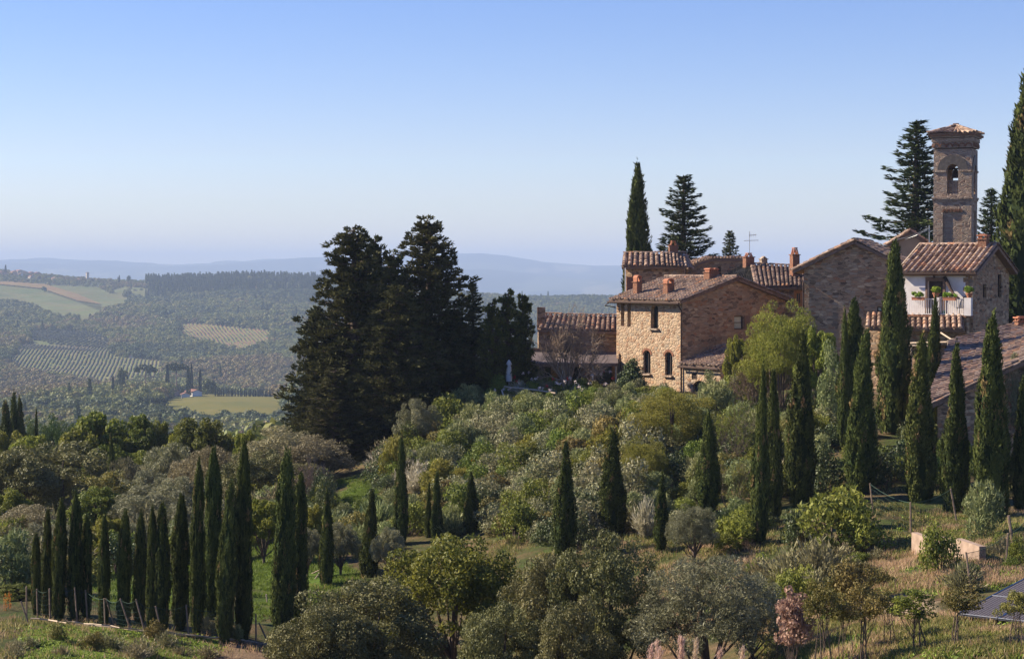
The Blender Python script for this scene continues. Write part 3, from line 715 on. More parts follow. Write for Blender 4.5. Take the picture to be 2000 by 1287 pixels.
def V3(x): return np.array(x, float)
def tiles(mb, EL, ER, RR, RL, pitch=0.30, tl=0.42, skip=0.0, m=0, jit=1.0, raise_=0.0):
    EL, ER, RR, RL = map(V3, (EL, ER, RR, RL))
    n = np.cross(ER - EL, RL - EL); n /= np.linalg.norm(n)
    if n[2] < 0: n = -n
    nc = max(2, int(np.linalg.norm(ER - EL) / pitch + .5)); nr = max(2, int(np.linalg.norm((RL + RR) / 2 - (EL + ER) / 2) / tl + .5))
    ph_ = random.random() * 6; L_e = np.linalg.norm(ER - EL)
    sag = lambda s, t: n * (-.05 * math.sin(PI * min(max(s, 0), 1)) * math.sin(PI * min(max(t, 0), 1)) + .016 * math.sin(s * L_e * 1.3 + ph_) + .012 * math.sin(s * L_e * 2.9 + t * 5 + ph_ * 2)) * jit
    pt = lambda s, t: (EL * (1 - s) + ER * s) * (1 - t) + (RL * (1 - s) + RR * s) * t + sag(s, t)
    K = 5; VV, FF, AA = [], [], []; base = 0
    for i in range(nc):
        s = (i + .5) / nc; wob = random.uniform(-.012, .012)
        for j in range(nr):
            t0, t1 = j / nr, min(1.0, (j + 1.2) / nr)
            if j == 0: t0 = -random.uniform(0, .25) / nr
            ds = wob + random.gauss(0, .006) * jit
            a, b = pt(s + ds / pitch * .3 / nc * 3, t0), pt(s + random.gauss(0, .01) / nc, t1)
            e = pt(min(s + .5 / nc, 1), (t0 + t1) / 2) - pt(s - .5 / nc, (t0 + t1) / 2); hw = np.linalg.norm(e) * .5; e /= np.linalg.norm(e)
            r0, r1 = hw * random.uniform(.76, .86), hw * random.uniform(.62, .7)
            up0, up1 = .065 + random.gauss(0, .014) * jit, .03
            if random.random() < .03: a = a + (a - b) * random.uniform(.1, .35); b = b + (a - b) * .2; ds += .02
            for q, (c, r, u) in enumerate(((a, r0, up0), (b, r1, up1))):
                for k in range(K + 1):
                    g = PI * k / K
                    VV.append(c + e * math.cos(g) * r + n * (math.sin(g) * r * .95 + u + raise_))
            for k in range(K): FF.append((base + k, base + k + 1, base + K + 2 + k, base + K + 1 + k))
            FF.append(tuple(base + k for k in range(K + 1)))
            AA += [random.random()] * (K + 1); base += 2 * (K + 1)
    g4 = [f for f in FF if len(f) == 4]; a4 = [v for f, v in zip(FF, AA) if len(f) == 4]
    g6 = [f for f in FF if len(f) != 4]; a6 = [v for f, v in zip(FF, AA) if len(f) != 4]
    n0 = mb.n
    mb.v.append(np.array(VV)); mb.n += len(VV)
    for g, aa in ((g4, a4), (g6, a6)):
        mb.f.append(np.array(g) + n0); mb.a.append(np.array(aa)); mb.m.append(np.full(len(g), m))
    th = n * .14
    mb.add([EL - th * .2, ER - th * .2, RR - th * .2, RL - th * .2, EL - th * 1.4, ER - th * 1.4, RR - th * 1.4, RL - th * 1.4],
           [(0, 1, 2, 3), (7, 6, 5, 4), (0, 4, 5, 1), (1, 5, 6, 2), (2, 6, 7, 3), (3, 7, 4, 0)], .15, m)
def ridge_caps(mb, A, B, r=.13, tl=.4, m=0, lift=.06):
    A, B = V3(A), V3(B); L = np.linalg.norm(B - A); n = max(1, int(L / tl)); d = (B - A) / L
    e = np.cross(d, [0, 0, 1]); e /= np.linalg.norm(e); up = np.cross(e, d)
    for i in range(n):
        a = A + d * L * i / n; b = A + d * L * (i + 1.12) / n; V = []
        jz = random.gauss(0, .012)
        for c, rr in ((a, r * 1.08), (b, r * .92)):
            for k in range(7):
                g = PI * k / 6; V.append(c + e * math.cos(g) * rr + up * (math.sin(g) * rr * .8 + lift + jz))
        mb.add(V, [(k, k + 1, 8 + k, 7 + k) for k in range(6)] + [tuple(range(7)), tuple(range(7, 14))], None, m)
def onwall(O, A, px, py):
    k, s = ray(px, py); k, s = float(k), float(s)
    u = (k * O[1] - O[0]) / (A[0] - k * A[1]); return u, s * (O[1] + A[1] * u)
def arch_pts(u0, u1, z0, z1, rise, n=8):
    p = [(u0, z0), (u1, z0)]
    if rise <= 0: return p + [(u1, z1), (u0, z1)]
    zs = z1 - rise; c = (u0 + u1) / 2; h = (u1 - u0) / 2
    return p + [(c + h * math.cos(PI * k / n), zs + rise * math.sin(PI * k / n)) for k in range(n + 1)]
def wallface(mb, O, A, outline, holes=(), depth=.28, m=0, inward=None):
    """a wall in the vertical plane through O along A; holes are real openings with reveals"""
    inw = V3(inward) if inward is not None else V3((-A[1], A[0], 0))
    to = lambda u, z, d=0: (O[0] + A[0] * u + inw[0] * d, O[1] + A[1] * u + inw[1] * d, z)
    loops = [[Vector((u, z, 0)) for u, z in outline]] + [[Vector((u, z, 0)) for u, z in h] for h in holes]
    flat = [p for l in loops for p in l]
    tri = tessellate_polygon(loops)
    mb.add([to(p.x, p.y) for p in flat], [tuple(t) for t in tri], .5, m)
    for h in holes:
        n = len(h); V = [to(u, z) for u, z in h] + [to(u, z, depth) for u, z in h]
        mb.add(V, [(i, (i + 1) % n, n + (i + 1) % n, n + i) for i in range(n)], .5, m)
    return to
def window(parent, O, A, hole, depth=.2, inward=None, bars=(1, 1), glass=None, frame=None, fw=.06, name='window'):
    inw = V3(inward) if inward is not None else V3((-A[1], A[0], 0)); A3 = V3((A[0], A[1], 0))
    to = lambda u, z, d: V3((O[0] + A[0] * u + inw[0] * d, O[1] + A[1] * u + inw[1] * d, z))
    us, zs = [p[0] for p in hole], [p[1] for p in hole]; u0, u1, z0, z1 = min(us), max(us), min(zs), max(zs)
    ax = [A3, inw, (0, 0, 1)]
    f = MB()
    for u in (u0 + fw / 2, u1 - fw / 2): f.box(to(u, (z0 + z1) / 2, depth - .03), (fw, .06, z1 - z0 - .004), ax=ax)
    for z in (z0 + fw / 2, z1 - fw / 2): f.box(to((u0 + u1) / 2, z, depth - .031), (u1 - u0 - .004, .055, fw), ax=ax)
    for k in range(1, bars[0] + 1): f.box(to(u0 + (u1 - u0) * k / (bars[0] + 1), (z0 + z1) / 2, depth - .028), (.04, .05, z1 - z0 - .006), ax=ax)
    for k in range(1, bars[1] + 1): f.box(to((u0 + u1) / 2, z0 + (z1 - z0) * k / (bars[1] + 1), depth - .026), (u1 - u0 - .006, .045, .04), ax=ax)
    fo = f.obj(name, frame or m_dark, parent)
    p = MB().add([to(u, z, depth + .012) for u, z in hole], [tuple(range(len(hole)))], .5)
    po = p.obj('pane', glass or m_glass, fo); po.location = (0, 0, 0)
    return fo
def surround(mb, O, A, u0, u1, z0, z1, rise, w=.16, proud=.03, n=10, sides=False):
    inw = V3((-A[1], A[0], 0)); c = (u0 + u1) / 2; h = (u1 - u0) / 2; zs = z1 - rise
    to = lambda u, z, d: (O[0] + A[0] * u + inw[0] * d, O[1] + A[1] * u + inw[1] * d, z)
    V, Fs = [], []
    for k in range(n + 1):
        g = PI * k / n
        for rr, ri in ((h, rise), (h + w, rise + w)):
            for d in (-proud, .01): V.append(to(c + rr * math.cos(g), zs + ri * math.sin(g), d))
    for k in range(n):
        a, b = 4 * k, 4 * k + 4
        Fs += [(a, a + 2, b + 2, b), (a + 2, a + 3, b + 3, b + 2), (a, b, b + 1, a + 1)]
    mb.add(V, Fs, .5)
def chimney(parent, base, w, d, h, ang=0.6, style='arch', mat=None):
    ax = [(math.cos(ang), math.sin(ang), 0), (-math.sin(ang), math.cos(ang), 0), (0, 0, 1)]
    b = V3(base); mb = MB()
    T = lambda x, y, z: b + V3(ax[0]) * x + V3(ax[1]) * y + V3((0, 0, z))
    hb = h * .62
    mb.box(T(0, 0, hb / 2 - .3), (w, d, hb + .6), ax=ax)
    mb.box(T(0, 0, hb + .03), (w + .10, d + .10, .06), ax=ax)
    o = mb.obj('chimney', mat or m_brick, parent)
    cb = MB(); z0 = hb + .06; hh = h - z0
    if style == 'arch':                              # two cheeks under a curved tile hood
        for s in (-1, 1): cb.box(T(s * (w / 2 - .05), 0, z0 + hh * .25), (.08, d * .9, hh * .5), ax=ax)
        V = []
        for y in (-d / 2, d / 2):
            for rr in (w / 2, w / 2 - .07):
                for k in range(9): g = PI * k / 8; V.append(T(rr * math.cos(g), y, z0 + hh * .5 + (hh * .5 - (w / 2 - rr)) * math.sin(g)))
        Fs = []
        for k in range(8): Fs += [(k, k + 1, 18 + k + 1, 18 + k), (9 + k, 9 + k + 1, k + 1, k), (27 + k, 18 + k, 18 + k + 1, 27 + k + 1), (9 + k, 27 + k, 27 + k + 1, 9 + k + 1)]
        cb.add(V, Fs)
    elif style == 'stack':                           # clay tiles leaned together
        for s in (-1, 1):
            for y in (-d * .28, d * .28):
                cb.tube([T(s * w * .33, y, z0), T(s * w * .12, y, z0 + hh)], [.07, .05], 6)
        cb.box(T(0, 0, z0 + hh), (w * .5, d * .8, .05), ax=ax)
    elif style == 'tent':
        V = [T(-w / 2, -d / 2, z0), T(0, -d / 2, z0 + hh), T(w / 2, -d / 2, z0), T(-w / 2, d / 2, z0), T(0, d / 2, z0 + hh), T(w / 2, d / 2, z0)]
        V += [v - V3((0, 0, .07)) * 1.0 for v in V]
        cb.add(V, [(0, 1, 4, 3), (1, 2, 5, 4), (6, 9, 10, 7), (7, 10, 11, 8), (0, 6, 7, 1), (1, 7, 8, 2), (3, 4, 10, 9), (4, 5, 11, 10)])
    elif style == 'twin':                            # a row of small brick piers under two curved tiles
        for k in range(5): cb.box(T(-w / 2 + w * (k + .5) / 5, 0, z0 + hh * .28), (w * .09, d * .8, hh * .56), ax=ax)
        cb.box(T(0, 0, z0 + hh * .6), (w * 1.02, d, hh * .1), ax=ax)
        for s in (-1, 1):
            V = []
            for y in (-d / 2, d / 2):
                for k in range(7): g = PI * k / 6; V.append(T(s * w / 4 + w / 4 * math.cos(g), y, z0 + hh * .65 + hh * .35 * math.sin(g)))
            cb.add(V, [(k, k + 1, 8 + k, 7 + k) for k in range(6)] + [tuple(range(7)), tuple(range(7, 14))])
    else:                                            # flat cap on four brick feet
        for sx_ in (-1, 1):
            for sy in (-1, 1): cb.box(T(sx_ * (w / 2 - .06), sy * (d / 2 - .06), z0 + hh * .35), (.1, .1, hh * .7), ax=ax)
        cb.box(T(0, 0, z0 + hh * .78), (w + .12, d + .12, .07), ax=ax)
        cb.box(T(0, 0, z0 + hh * .9), (w * .7, d * .7, .10), ax=ax)
    cp_ = cb.obj('chimney_cap', m_terra if style != 'tent' else m_stone_grey, o); cp_.location = (0, 0, 0)
    return o

# ------------------------------------------------------------------ main stone house
O1 = V3((10.6, 118.0, 0)); A1 = V3((.819, .574, 0)); D1 = V3((-.574, .819, 0))
W1 = lambda a, d, z: O1 + A1 * a + D1 * d + V3((0, 0, z))
LF = 6.6; GW = 8.72; EV = -1.85; RG = -.52; BT = -10.5
t = thing('stone_house', 'large stone house with sunlit left front, arched windows and brown tiled roof', 'house', Vector(W1(4, 3, -7.5)))
wm = MB()
Oc = W1(0, LF, 0); Ac = -D1                                    # left front, read from its far end towards the corner
def hole1(x0, y0, x1, y1, rise, O, A):
    ua, za = onwall(O, A, x0, y0); ub, zb = onwall(O, A, x1, y1); um, zb = (ua + ub) / 2, onwall(O, A, (x0 + x1) / 2, y1)[1]; zt = onwall(O, A, (x0 + x1) / 2, y0)[1]
    return arch_pts(ua, ub, zb, zt, rise), (ua, ub, zb, zt, rise)
hs = [hole1(*q, Oc, Ac) for q in ((1212.8, 590, 1219.4, 636, .16), (1225.4, 592, 1232, 638, .16), (1271, 596.5, 1285.5, 641.5, .2), (1208.3, 690, 1213, 722, .2), (1256.5, 684, 1270.5, 729.5, .28), (1299, 687, 1313, 733, .28))]
wallface(wm, Oc, Ac, [(0, BT), (LF, BT), (LF, EV), (0, EV)], [h[0] for h in hs], depth=.4)
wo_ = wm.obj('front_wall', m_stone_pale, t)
gm = MB()
hg = hole1(1434, 617, 1451.5, 643, 0, O1, A1)
wallface(gm, O1, A1, [(0, BT), (GW, BT), (GW, EV), (GW / 2, RG), (0, EV)], [hg[0]], depth=.22)
wallface(gm, W1(GW, 0, 0), D1, [(0, BT), (LF, BT), (LF, EV), (0, EV)])
wallface(gm, W1(GW, LF, 0), -A1, [(0, BT), (GW, BT), (GW, EV), (GW / 2, RG), (0, EV)])
gm.obj('gable_wall', m_stone, t)
for i, h in enumerate(hs): window(t, Oc, Ac, h[0], depth=.34 if i < 3 else .2, bars=(1, 0) if i in (2, 4, 5) else (0, 0), frame=m_dark, glass=m_dark if i in (0, 1) else m_glass)
window(t, O1, A1, hg[0], depth=.12, bars=(0, 1), glass=m_glass_lt)
for h in hs[4:]: ss = MB(); surround(ss, Oc, Ac, *h[1], w=.15); ss.obj('brick_arch', m_brick, t)
for h in hs[2:3] + hs[4:]: sl = MB(); sl.box(V3((Oc[0], Oc[1], 0)) + Ac * (h[1][0] + h[1][1]) / 2 + V3((0, 0, h[1][2] - .05)) + A1 * -.03, (h[1][1] - h[1][0] + .2, .3, .1), ax=[Ac, A1, (0, 0, 1)]); sl.obj('window_sill', m_stone_grey, t)
sh = MB(); u = hg[1][1] + .28; sh.box(O1 + A1 * u + V3((0, 0, (hg[1][2] + hg[1][3]) / 2)) - D1 * .05, (.5, .04, hg[1][3] - hg[1][2]), ax=[A1, D1, (0, 0, 1)]); sh.obj('shutter', m_brownwood, t)
sl_ = (RG - EV) / (GW / 2); oh = .42; vo_ = .28; zl = .14
E0, E1 = W1(-oh, -vo_, EV - oh * sl_ + zl), W1(-oh, LF + vo_, EV - oh * sl_ + zl)
R0, R1 = W1(GW / 2, -vo_, RG + zl), W1(GW / 2, LF + vo_, RG + zl)
E2, E3 = W1(GW + oh, -vo_, EV - oh * sl_ + zl), W1(GW + oh, LF + vo_, EV - oh * sl_ + zl)
rm = MB(); tiles(rm, E1, E0, R0, R1, .27, .4); tiles(rm, E2, E3, R1, R0, .27, .4); ridge_caps(rm, R0, R1)
ridge_caps(rm, E0 + A1 * .05, R0, r=.09, lift=.03); ridge_caps(rm, E2, R0, r=.09, lift=.03)
rm.obj('roof', m_tile, t)
g = MB(); gz = EV - oh * sl_ - .02; g.tube([W1(-oh - .08, -vo_, gz), W1(-oh - .08, LF + vo_, gz)], .075, 8); g.obj('gutter', m_copper, t)
g = MB(); g.tube([W1(-oh - .08, -.1, gz), W1(-.10, -.04, gz - .45), W1(-.10, -.04, -8.6)], .05, 8); g.obj('downpipe', m_copper, t)
g = MB(); g.tube([W1(-oh - .08, LF + .1, gz), W1(-oh - .35, LF + .25, gz - .22), W1(-.12, LF - .05, gz - .35)], .05, 8); g.obj('downpipe', m_copper, t)
for px, pyb, w, d, h, st in ((1245, 575, .42, .42, 1.25, 'arch'), (1306, 573, .58, .45, .95, 'arch')):
    k, s = ray(px, pyb); a = None                     # foot of the chimney where the sight line meets the roof plane
    n_ = np.cross(E0 - E1, R1 - E1); q = V3((float(k), 1, float(s))); yy = np.dot(n_, E1) / np.dot(n_, q); chimney(t, q * yy, w, d, h, .61, st)
chimney(t, W1(GW / 2 - .3, 1.9, RG - .05), .85, .55, .78, .61, 'twin')
# lean-to against the gable
lz0, lz1, LD = -5.8, -4.75, 3.6
am = MB()
ha = hole1(1351, 728, 1361, 741, 0, W1(0, 0, 0), -D1); hb_ = hole1(1353, 743, 1379, 775, .45, W1(0, 0, 0), -D1)
wallface(am, W1(0, 0, 0), -D1, [(.02, BT), (LD, BT), (LD, lz0), (.02, lz0)], [ha[0], hb_[0]], depth=.25, inward=A1)
wallface(am, W1(0, -LD, 0), A1, [(0, BT), (3.4, BT), (3.4, lz1), (0, lz0)])
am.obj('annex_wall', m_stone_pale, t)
window(t, W1(0, 0, 0), -D1, ha[0], depth=.1, inward=A1, bars=(2, 3), glass=m_glass_lt)
window(t, W1(0, 0, 0), -D1, hb_[0], depth=.22, inward=A1, bars=(0, 0), name='archway')
rm = MB(); s_ = (lz1 - lz0) / 3.4
tiles(rm, W1(-.28, -.01, lz0 - .28 * s_ + .12), W1(-.28, -LD - .2, lz0 - .28 * s_ + .12), W1(3.4, -LD - .2, lz1 + .12), W1(3.4, -.01, lz1 + .12), .26, .4)
rm.obj('annex_roof', m_tile, t)
g = MB(); g.tube([W1(-.35, 0, lz0 - .14), W1(-.35, -LD - .2, lz0 - .14)], .06, 8); g.obj('gutter', m_copper, t)

# ------------------------------------------------------------------ block with the rounded front behind the main house
t = thing('round_fronted_block', 'low block with pale tiled roof rising behind the large stone house', 'house', P(1280, 600, 134))
cE = [P(1214 + (1342 - 1214) * k / 6, 520.5 + 1.6 * (abs(k - 2) / 4) ** 2, 132.4 + .22 * (k - 2) ** 2 * .5) for k in range(7)]
cR = [P(1217 + (1338 - 1217) * k / 6, 495.5, 135.2 + .1 * (k - 2) ** 2 * .3) for k in range(7)]
rm = MB()
for k in range(6): tiles(rm, cE[k], cE[k + 1], cR[k + 1], cR[k], .36, .42)
hr = P(1349, 521, 136.5); tiles(rm, cE[6], hr, P(1339, 496, 137), cR[6], .36, .42)
for k in range(6): ridge_caps(rm, cR[k], cR[k + 1], r=.12, tl=.35)
rm.obj('roof', m_tile_red, t)
wm = MB()
prev = None
for k in range(7):
    q = V3(cE[k]) + V3((.0, .42, 0)) + (V3((.3, 0, 0)) if k == 0 else 0) - (V3((.25, 0, 0)) if k == 6 else 0)
    if prev is not None:
        A_ = q - prev; A_[2] = 0; L_ = np.linalg.norm(A_); wallface(wm, prev, A_ / L_, [(0, -7), (L_, -7), (L_, q[2] + .1), (0, prev[2] + .1)])
    else: first_ = q
    prev = q
bk1, bk0 = prev + V3((.35, 4, 0)), first_ + V3((.2, 4, 0))
for a_, b_ in ((prev, bk1), (bk1, bk0), (bk0, first_)):
    A_ = b_ - a_; A_[2] = 0; L_ = np.linalg.norm(A_); wallface(wm, a_, A_ / L_, [(0, -7), (L_, -7), (L_, .35), (0, .35)])
wm.obj('wall', m_stone, t)
g = MB(); g.tube([P(1221.5, 523, 132.7), P(1221.5, 572, 132.7)], .04, 6); g.obj('downpipe', m_white, t)
g = MB(); g.tube([P(1338.5, 524, 132.9), P(1338.5, 545, 132.9)], .05, 6); g.obj('downpipe', m_copper, t)
chimney(t, P(1315, 497, 135.6), .62, .5, .95, .1, 'stack')
g = MB(); g.box(P(1230.5, 556, 131.3), (.48, .42, 1.0)); g.box(P(1231, 541.5, 131.3), (.54, .48, .06)); g.obj('brick_stub', m_brick, t)

# ------------------------------------------------------------------ wall with tiled top right of it
O3 = V3(P(1343, 530, 137)); A3_ = unit(V3((1, .08, 0))[None])[0]; O3[2] = 0
t = thing('back_building', 'plain stone building with tile-capped top behind the main roof ridge', 'house', P(1400, 600, 138))
ol = [onwall(O3, A3_, *p) for p in ((1343, 600), (1458, 600), (1458, 506), (1388, 507), (1366, 513), (1343, 524))]
hw_ = hole1(1401.5, 521, 1408, 541, 0, O3, A3_)
wm = MB(); wallface(wm, O3, A3_, ol, [hw_[0]], depth=.2)
bk = O3 + V3((-A3_[1], A3_[0], 0)) * 3.5
wallface(wm, bk, A3_, [(u, z - .05) for u, z in ol])
wm.obj('wall', m_stone, t); window(t, O3, A3_, hw_[0], depth=.15, bars=(0, 0))
rm = MB(); pts_ = [V3((O3[0] + A3_[0] * u, O3[1] + A3_[1] * u - .12, z + .05)) for u, z in (ol[5], ol[4], ol[3], ol[2])]
for a_, b_ in zip(pts_[:-1], pts_[1:]):
    tiles(rm, a_, b_, b_ + V3((-.2, 3.7, .1)), a_ + V3((-.2, 3.7, .1)), .24, .4)
rm.obj('roof', m_tile_red, t)

# ------------------------------------------------------------------ hipped house in the middle
t = thing('hipped_house', 'house with dark left roof slope and hipped tile roof beside the gable barn', 'house', P(1520, 620, 127))
AP = P(1468, 516.5, 130.5); EVc = P(1477, 561.5, 123.2)
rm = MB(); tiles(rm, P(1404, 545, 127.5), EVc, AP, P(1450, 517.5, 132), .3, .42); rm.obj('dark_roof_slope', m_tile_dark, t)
rm = MB(); tiles(rm, EVc, P(1573, 559, 124.6), P(1573, 521.5, 131.5), AP, .3, .42); ridge_caps(rm, EVc, AP, r=.12); ridge_caps(rm, AP, P(1573, 521.5, 131.5), r=.12)
rm.obj('roof', m_tile, t)
Oh = V3(P(1479, 562, 123.7)); zt_ = Oh[2] + .02; Oh[2] = 0; Eh = V3(P(1575, 562, 125.1)); Ah = Eh - Oh; Ah[2] = 0; Lh = np.linalg.norm(Ah); Ah = Ah / Lh
wm = MB(); ho_ = hole1(1551, 567, 1569, 599, 0, Oh, Ah)
wallface(wm, Oh, Ah, [(0, -10), (Lh, -10), (Lh, zt_), (0, zt_)], [ho_[0]], depth=.5)
Ol = V3(P(1408, 560, 128)); Ol[2] = 0; A_ = Oh - Ol; L_ = np.linalg.norm(A_); wallface(wm, Ol, A_ / L_, [(0, -10), (L_, -10), (L_, zt_), (0, P(1408, 547, 128).z)])
wm.obj('wall', m_stone, t)
window(t, Oh, Ah, ho_[0], depth=.1, bars=(1, 0), frame=m_orange, glass=m_glass, fw=.22, name='orange_doorway')
chimney(t, P(1462, 517, 130.2), .62, .55, .78, .3, 'stack', m_brick)
chimney(t, P(1491, 518, 130.8), .42, .4, .62, .3, 'tent', m_stone_grey)
chimney(t, P(1552, 522, 127.6), .5, .5, 1.3, .3, 'stack', m_brick)
aer = thing('tv_aerial', 'thin television aerial on a mast above the middle roofs', 'aerial', P(1464, 512, 130))
g = MB(); g.tube([P(1464, 512, 130), P(1464, 452, 130)], .022, 6); g.obj('mast', m_steel, aer)
g = MB(); g.tube([P(1453, 470.5, 130), P(1481, 469.5, 130)], .018, 5)
for k in range(7): xx = 1454 + k * 4.4; q = P(xx, 470, 130); g.tube([q + Vector((0, -.28, 0)), q + Vector((0, .28, 0))], .008, 4)
g.obj('antenna', m_steel, aer)
g = MB(); g.tube([P(1463, 460, 130), P(1477, 459, 130)], .02, 5)
for k in range(4): q = P(1465 + k * 3.6, 459.4, 130); g.tube([q + Vector((0, 0, -.12)), q + Vector((0, 0, .12))], .009, 4)
g.obj('antenna', m_steel, aer)

# ------------------------------------------------------------------ big gable-ended barn
O5 = V3(P(1571, 530, 112)); O5[2] = 0; A5 = unit(V3((.955, -.296, 0))[None])[0]; D5 = V3((-A5[1], A5[0], 0)); W5 = lambda a, d, z: O5 + A5 * a + D5 * d + V3((0, 0, z))
ua, za = onwall(O5, A5, 1571, 521); um, zm = onwall(O5, A5, 1669, 473.5); GW5 = um * 2; DP = 9.0
t = thing('gable_barn', 'tall brown stone barn with a broad gable facing the camera', 'barn', Vector(W5(um, 3, -7)))
hg5 = hole1(1713, 599, 1723.5, 608.5, 0, O5, A5)
wm = MB(); wallface(wm, O5, A5, [(0, -10), (GW5, -10), (GW5, za), (um, zm), (0, za)], [hg5[0]], depth=.2)
wallface(wm, W5(0, DP, 0), -D5, [(0, -10), (DP, -10), (DP, za), (0, za)]); wallface(wm, W5(GW5, 0, 0), D5, [(0, -10), (DP, -10), (DP, za), (0, za)])
wallface(wm, W5(GW5, DP, 0), -A5, [(0, -10), (GW5, -10), (GW5, za), (um, zm), (0, za)])
wm.obj('wall', m_stone, t); window(t, O5, A5, hg5[0], depth=.12, bars=(0, 0), glass=m_glass_lt)
s5 = (zm - za) / um; o5 = .72
rm = MB(); z5 = za - o5 * s5 + .12
e0, e1, r0, r1, e2, e3 = W5(-o5, -.25, z5), W5(-o5, DP, z5), W5(um, -.25, zm + .12), W5(um, DP, zm + .12), W5(GW5 + .4, -.25, za - .4 * s5 + .12), W5(GW5 + .4, DP, za - .4 * s5 + .12)
tiles(rm, e1, e0, r0, r1, .3, .42); tiles(rm, e2, e3, r1, r0, .3, .42); ridge_caps(rm, r0, r1); ridge_caps(rm, e0, r0, r=.09, lift=.03); ridge_caps(rm, e2, r0, r=.09, lift=.03)
rm.obj('roof', m_tile, t)
g = MB(); g.tube([W5(-o5 + .02, .2, z5 - .12), W5(-.3, .1, z5 - .25), W5(-.06, -.06, z5 - .7), W5(-.06, -.06, -6)], .045, 6); g.obj('downpipe', m_copper, t)

# ------------------------------------------------------------------ small gable behind
O6 = V3(P(1740, 480, 127)); O6[2] = 0; A6 = unit(V3((.98, -.2, 0))[None])[0]; D6 = V3((-A6[1], A6[0], 0))
t = thing('chapel', 'small beige gable with orange tile edges beside the bell tower', 'chapel', P(1775, 560, 130))
uL, zL = onwall(O6, A6, 1742, 474.5); uM, zM = onwall(O6, A6, 1777.5, 453); uR, zR = onwall(O6, A6, 1813, 478)
wm = MB(); wallface(wm, O6, A6, [(uL, -6), (uR, -6), (uR, zR), (uM, zM), (uL, zL)]); B6 = O6 + D6 * 6
wallface(wm, B6, A6, [(uL, -6), (uR, -6), (uR, zR), (uM, zM), (uL, zL)], inward=-D6)
wallface(wm, O6 + A6 * uL, D6, [(0, -6), (6, -6), (6, zL), (0, zL)]); wallface(wm, O6 + A6 * uR, D6, [(0, -6), (6, -6), (6, zR), (0, zR)])
wm.obj('wall', m_ochre, t)
W6 = lambda u, d, z: O6 + A6 * u + D6 * d + V3((0, 0, z))
rm = MB(); r0, r1 = W6(uM, -.25, zM + .1), W6(uM, 6, zM + .1); e0, e1 = W6(uL - .35, -.25, zL - .12), W6(uL - .35, 6, zL - .12); e2, e3 = W6(uR + .3, -.25, zR - .1), W6(uR + .3, 6, zR - .1)
tiles(rm, e1, e0, r0, r1, .28, .4); tiles(rm, e2, e3, r1, r0, .28, .4); ridge_caps(rm, r0, r1); ridge_caps(rm, e0, r0, r=.1, lift=.02); ridge_caps(rm, e2, r0, r=.1, lift=.02)
rm.obj('roof', m_tile_red, t)

# ------------------------------------------------------------------ bell tower
O7 = V3(P(1822.5, 480, 125)); O7[2] = 0; A7 = unit(V3((.925, -.38, 0))[None])[0]; D7 = V3((-A7[1], A7[0], 0)); W7 = lambda a, d, z: O7 + A7 * a + D7 * d + V3((0, 0, z))
TW = onwall(O7, A7, 1897.5, 400)[0]; zt7 = lambda py: onwall(O7, A7, 1860, py)[1]
t = thing('bell_tower', 'square stone bell tower with arched belfry and low tiled cap', 'tower', Vector(W7(TW / 2, TW / 2, -6)))
ax7 = [A7, D7, (0, 0, 1)]
wm = MB()
zc = zt7(387)                                                    # lower cornice
pil = .62; rc = .09
for (o_, a_, n_) in ((W7(0, 0, 0), A7, D7), (W7(TW, 0, 0), D7, -A7), (W7(TW, TW, 0), -A7, -D7), (W7(0, TW, 0), -D7, A7)):
    # lower stage: corner pilasters, recessed panel closed by small brick arches
    zp = zt7(411)
    wallface(wm, o_, a_, [(0, -8), (pil, -8), (pil, zp), (TW - pil, zp), (TW - pil, -8), (TW, -8), (TW, zc), (0, zc)], inward=n_)
    wallface(wm, o_ + n_ * rc, a_, [(pil, -8), (TW - pil, -8), (TW - pil, zp), (pil, zp)], inward=n_)
    for u_ in (pil, TW - pil):
        V = [o_ + a_ * u_ + n_ * d_ + V3((0, 0, z_)) for d_, z_ in ((0, -8), (rc, -8), (rc, zp), (0, zp))]; wm.add(V, [(0, 1, 2, 3)], .5)
    V = [o_ + a_ * u_ + n_ * d_ + V3((0, 0, zp)) for u_, d_ in ((pil, 0), (TW - pil, 0), (TW - pil, rc), (pil, rc))]; wm.add(V, [(0, 1, 2, 3)], .5)
wm.obj('shaft', m_stone_grey, t)
bm_ = MB()
for k in range(5): 
    for j in range(6):
        g_ = PI * (j + .5) / 6; cx_ = pil + (TW - 2 * pil) * (k + .5) / 5; rr = (TW - 2 * pil) / 10 * .95
        bm_.box(W7(cx_ + rr * math.cos(g_), -.01, zt7(414) + rr * math.sin(g_) * 1.3), (.1, .06, .11), ax=ax7)
bm_.obj('brick_arch_band', m_brick, t)
bz0, bz1 = zt7(383), zt7(291)
hA = lambda o_, a_: arch_pts(.92, 1.66, bz0 + .12, zt7(323), .37, 10)
wm = MB()
for (o_, a_, n_) in ((W7(0, 0, 0), A7, D7), (W7(TW, 0, 0), D7, -A7), (W7(TW, TW, 0), -A7, -D7), (W7(0, TW, 0), -D7, A7)):
    c_ = TW / 2; hh = arch_pts(c_ - .36, c_ + .36, zt7(350) if abs(n_ @ D7 + 1) < 1e-6 else bz0 + .14, zt7(321), .36, 10)
    wallface(wm, o_, a_, [(0, zc), (TW, zc), (TW, bz1), (0, bz1)], [hh], depth=.42, inward=n_)
    wallface(wm, o_ + n_ * .42, a_, [(.42, zc), (TW - .42, zc), (TW - .42, bz1), (.42, bz1)], [hh], depth=.01, inward=n_)
wm.box(W7(TW / 2, TW / 2, bz0), (TW - .5, TW - .5, .2), ax=ax7)
wm.obj('belfry', m_stone_grey, t)
sm = MB()
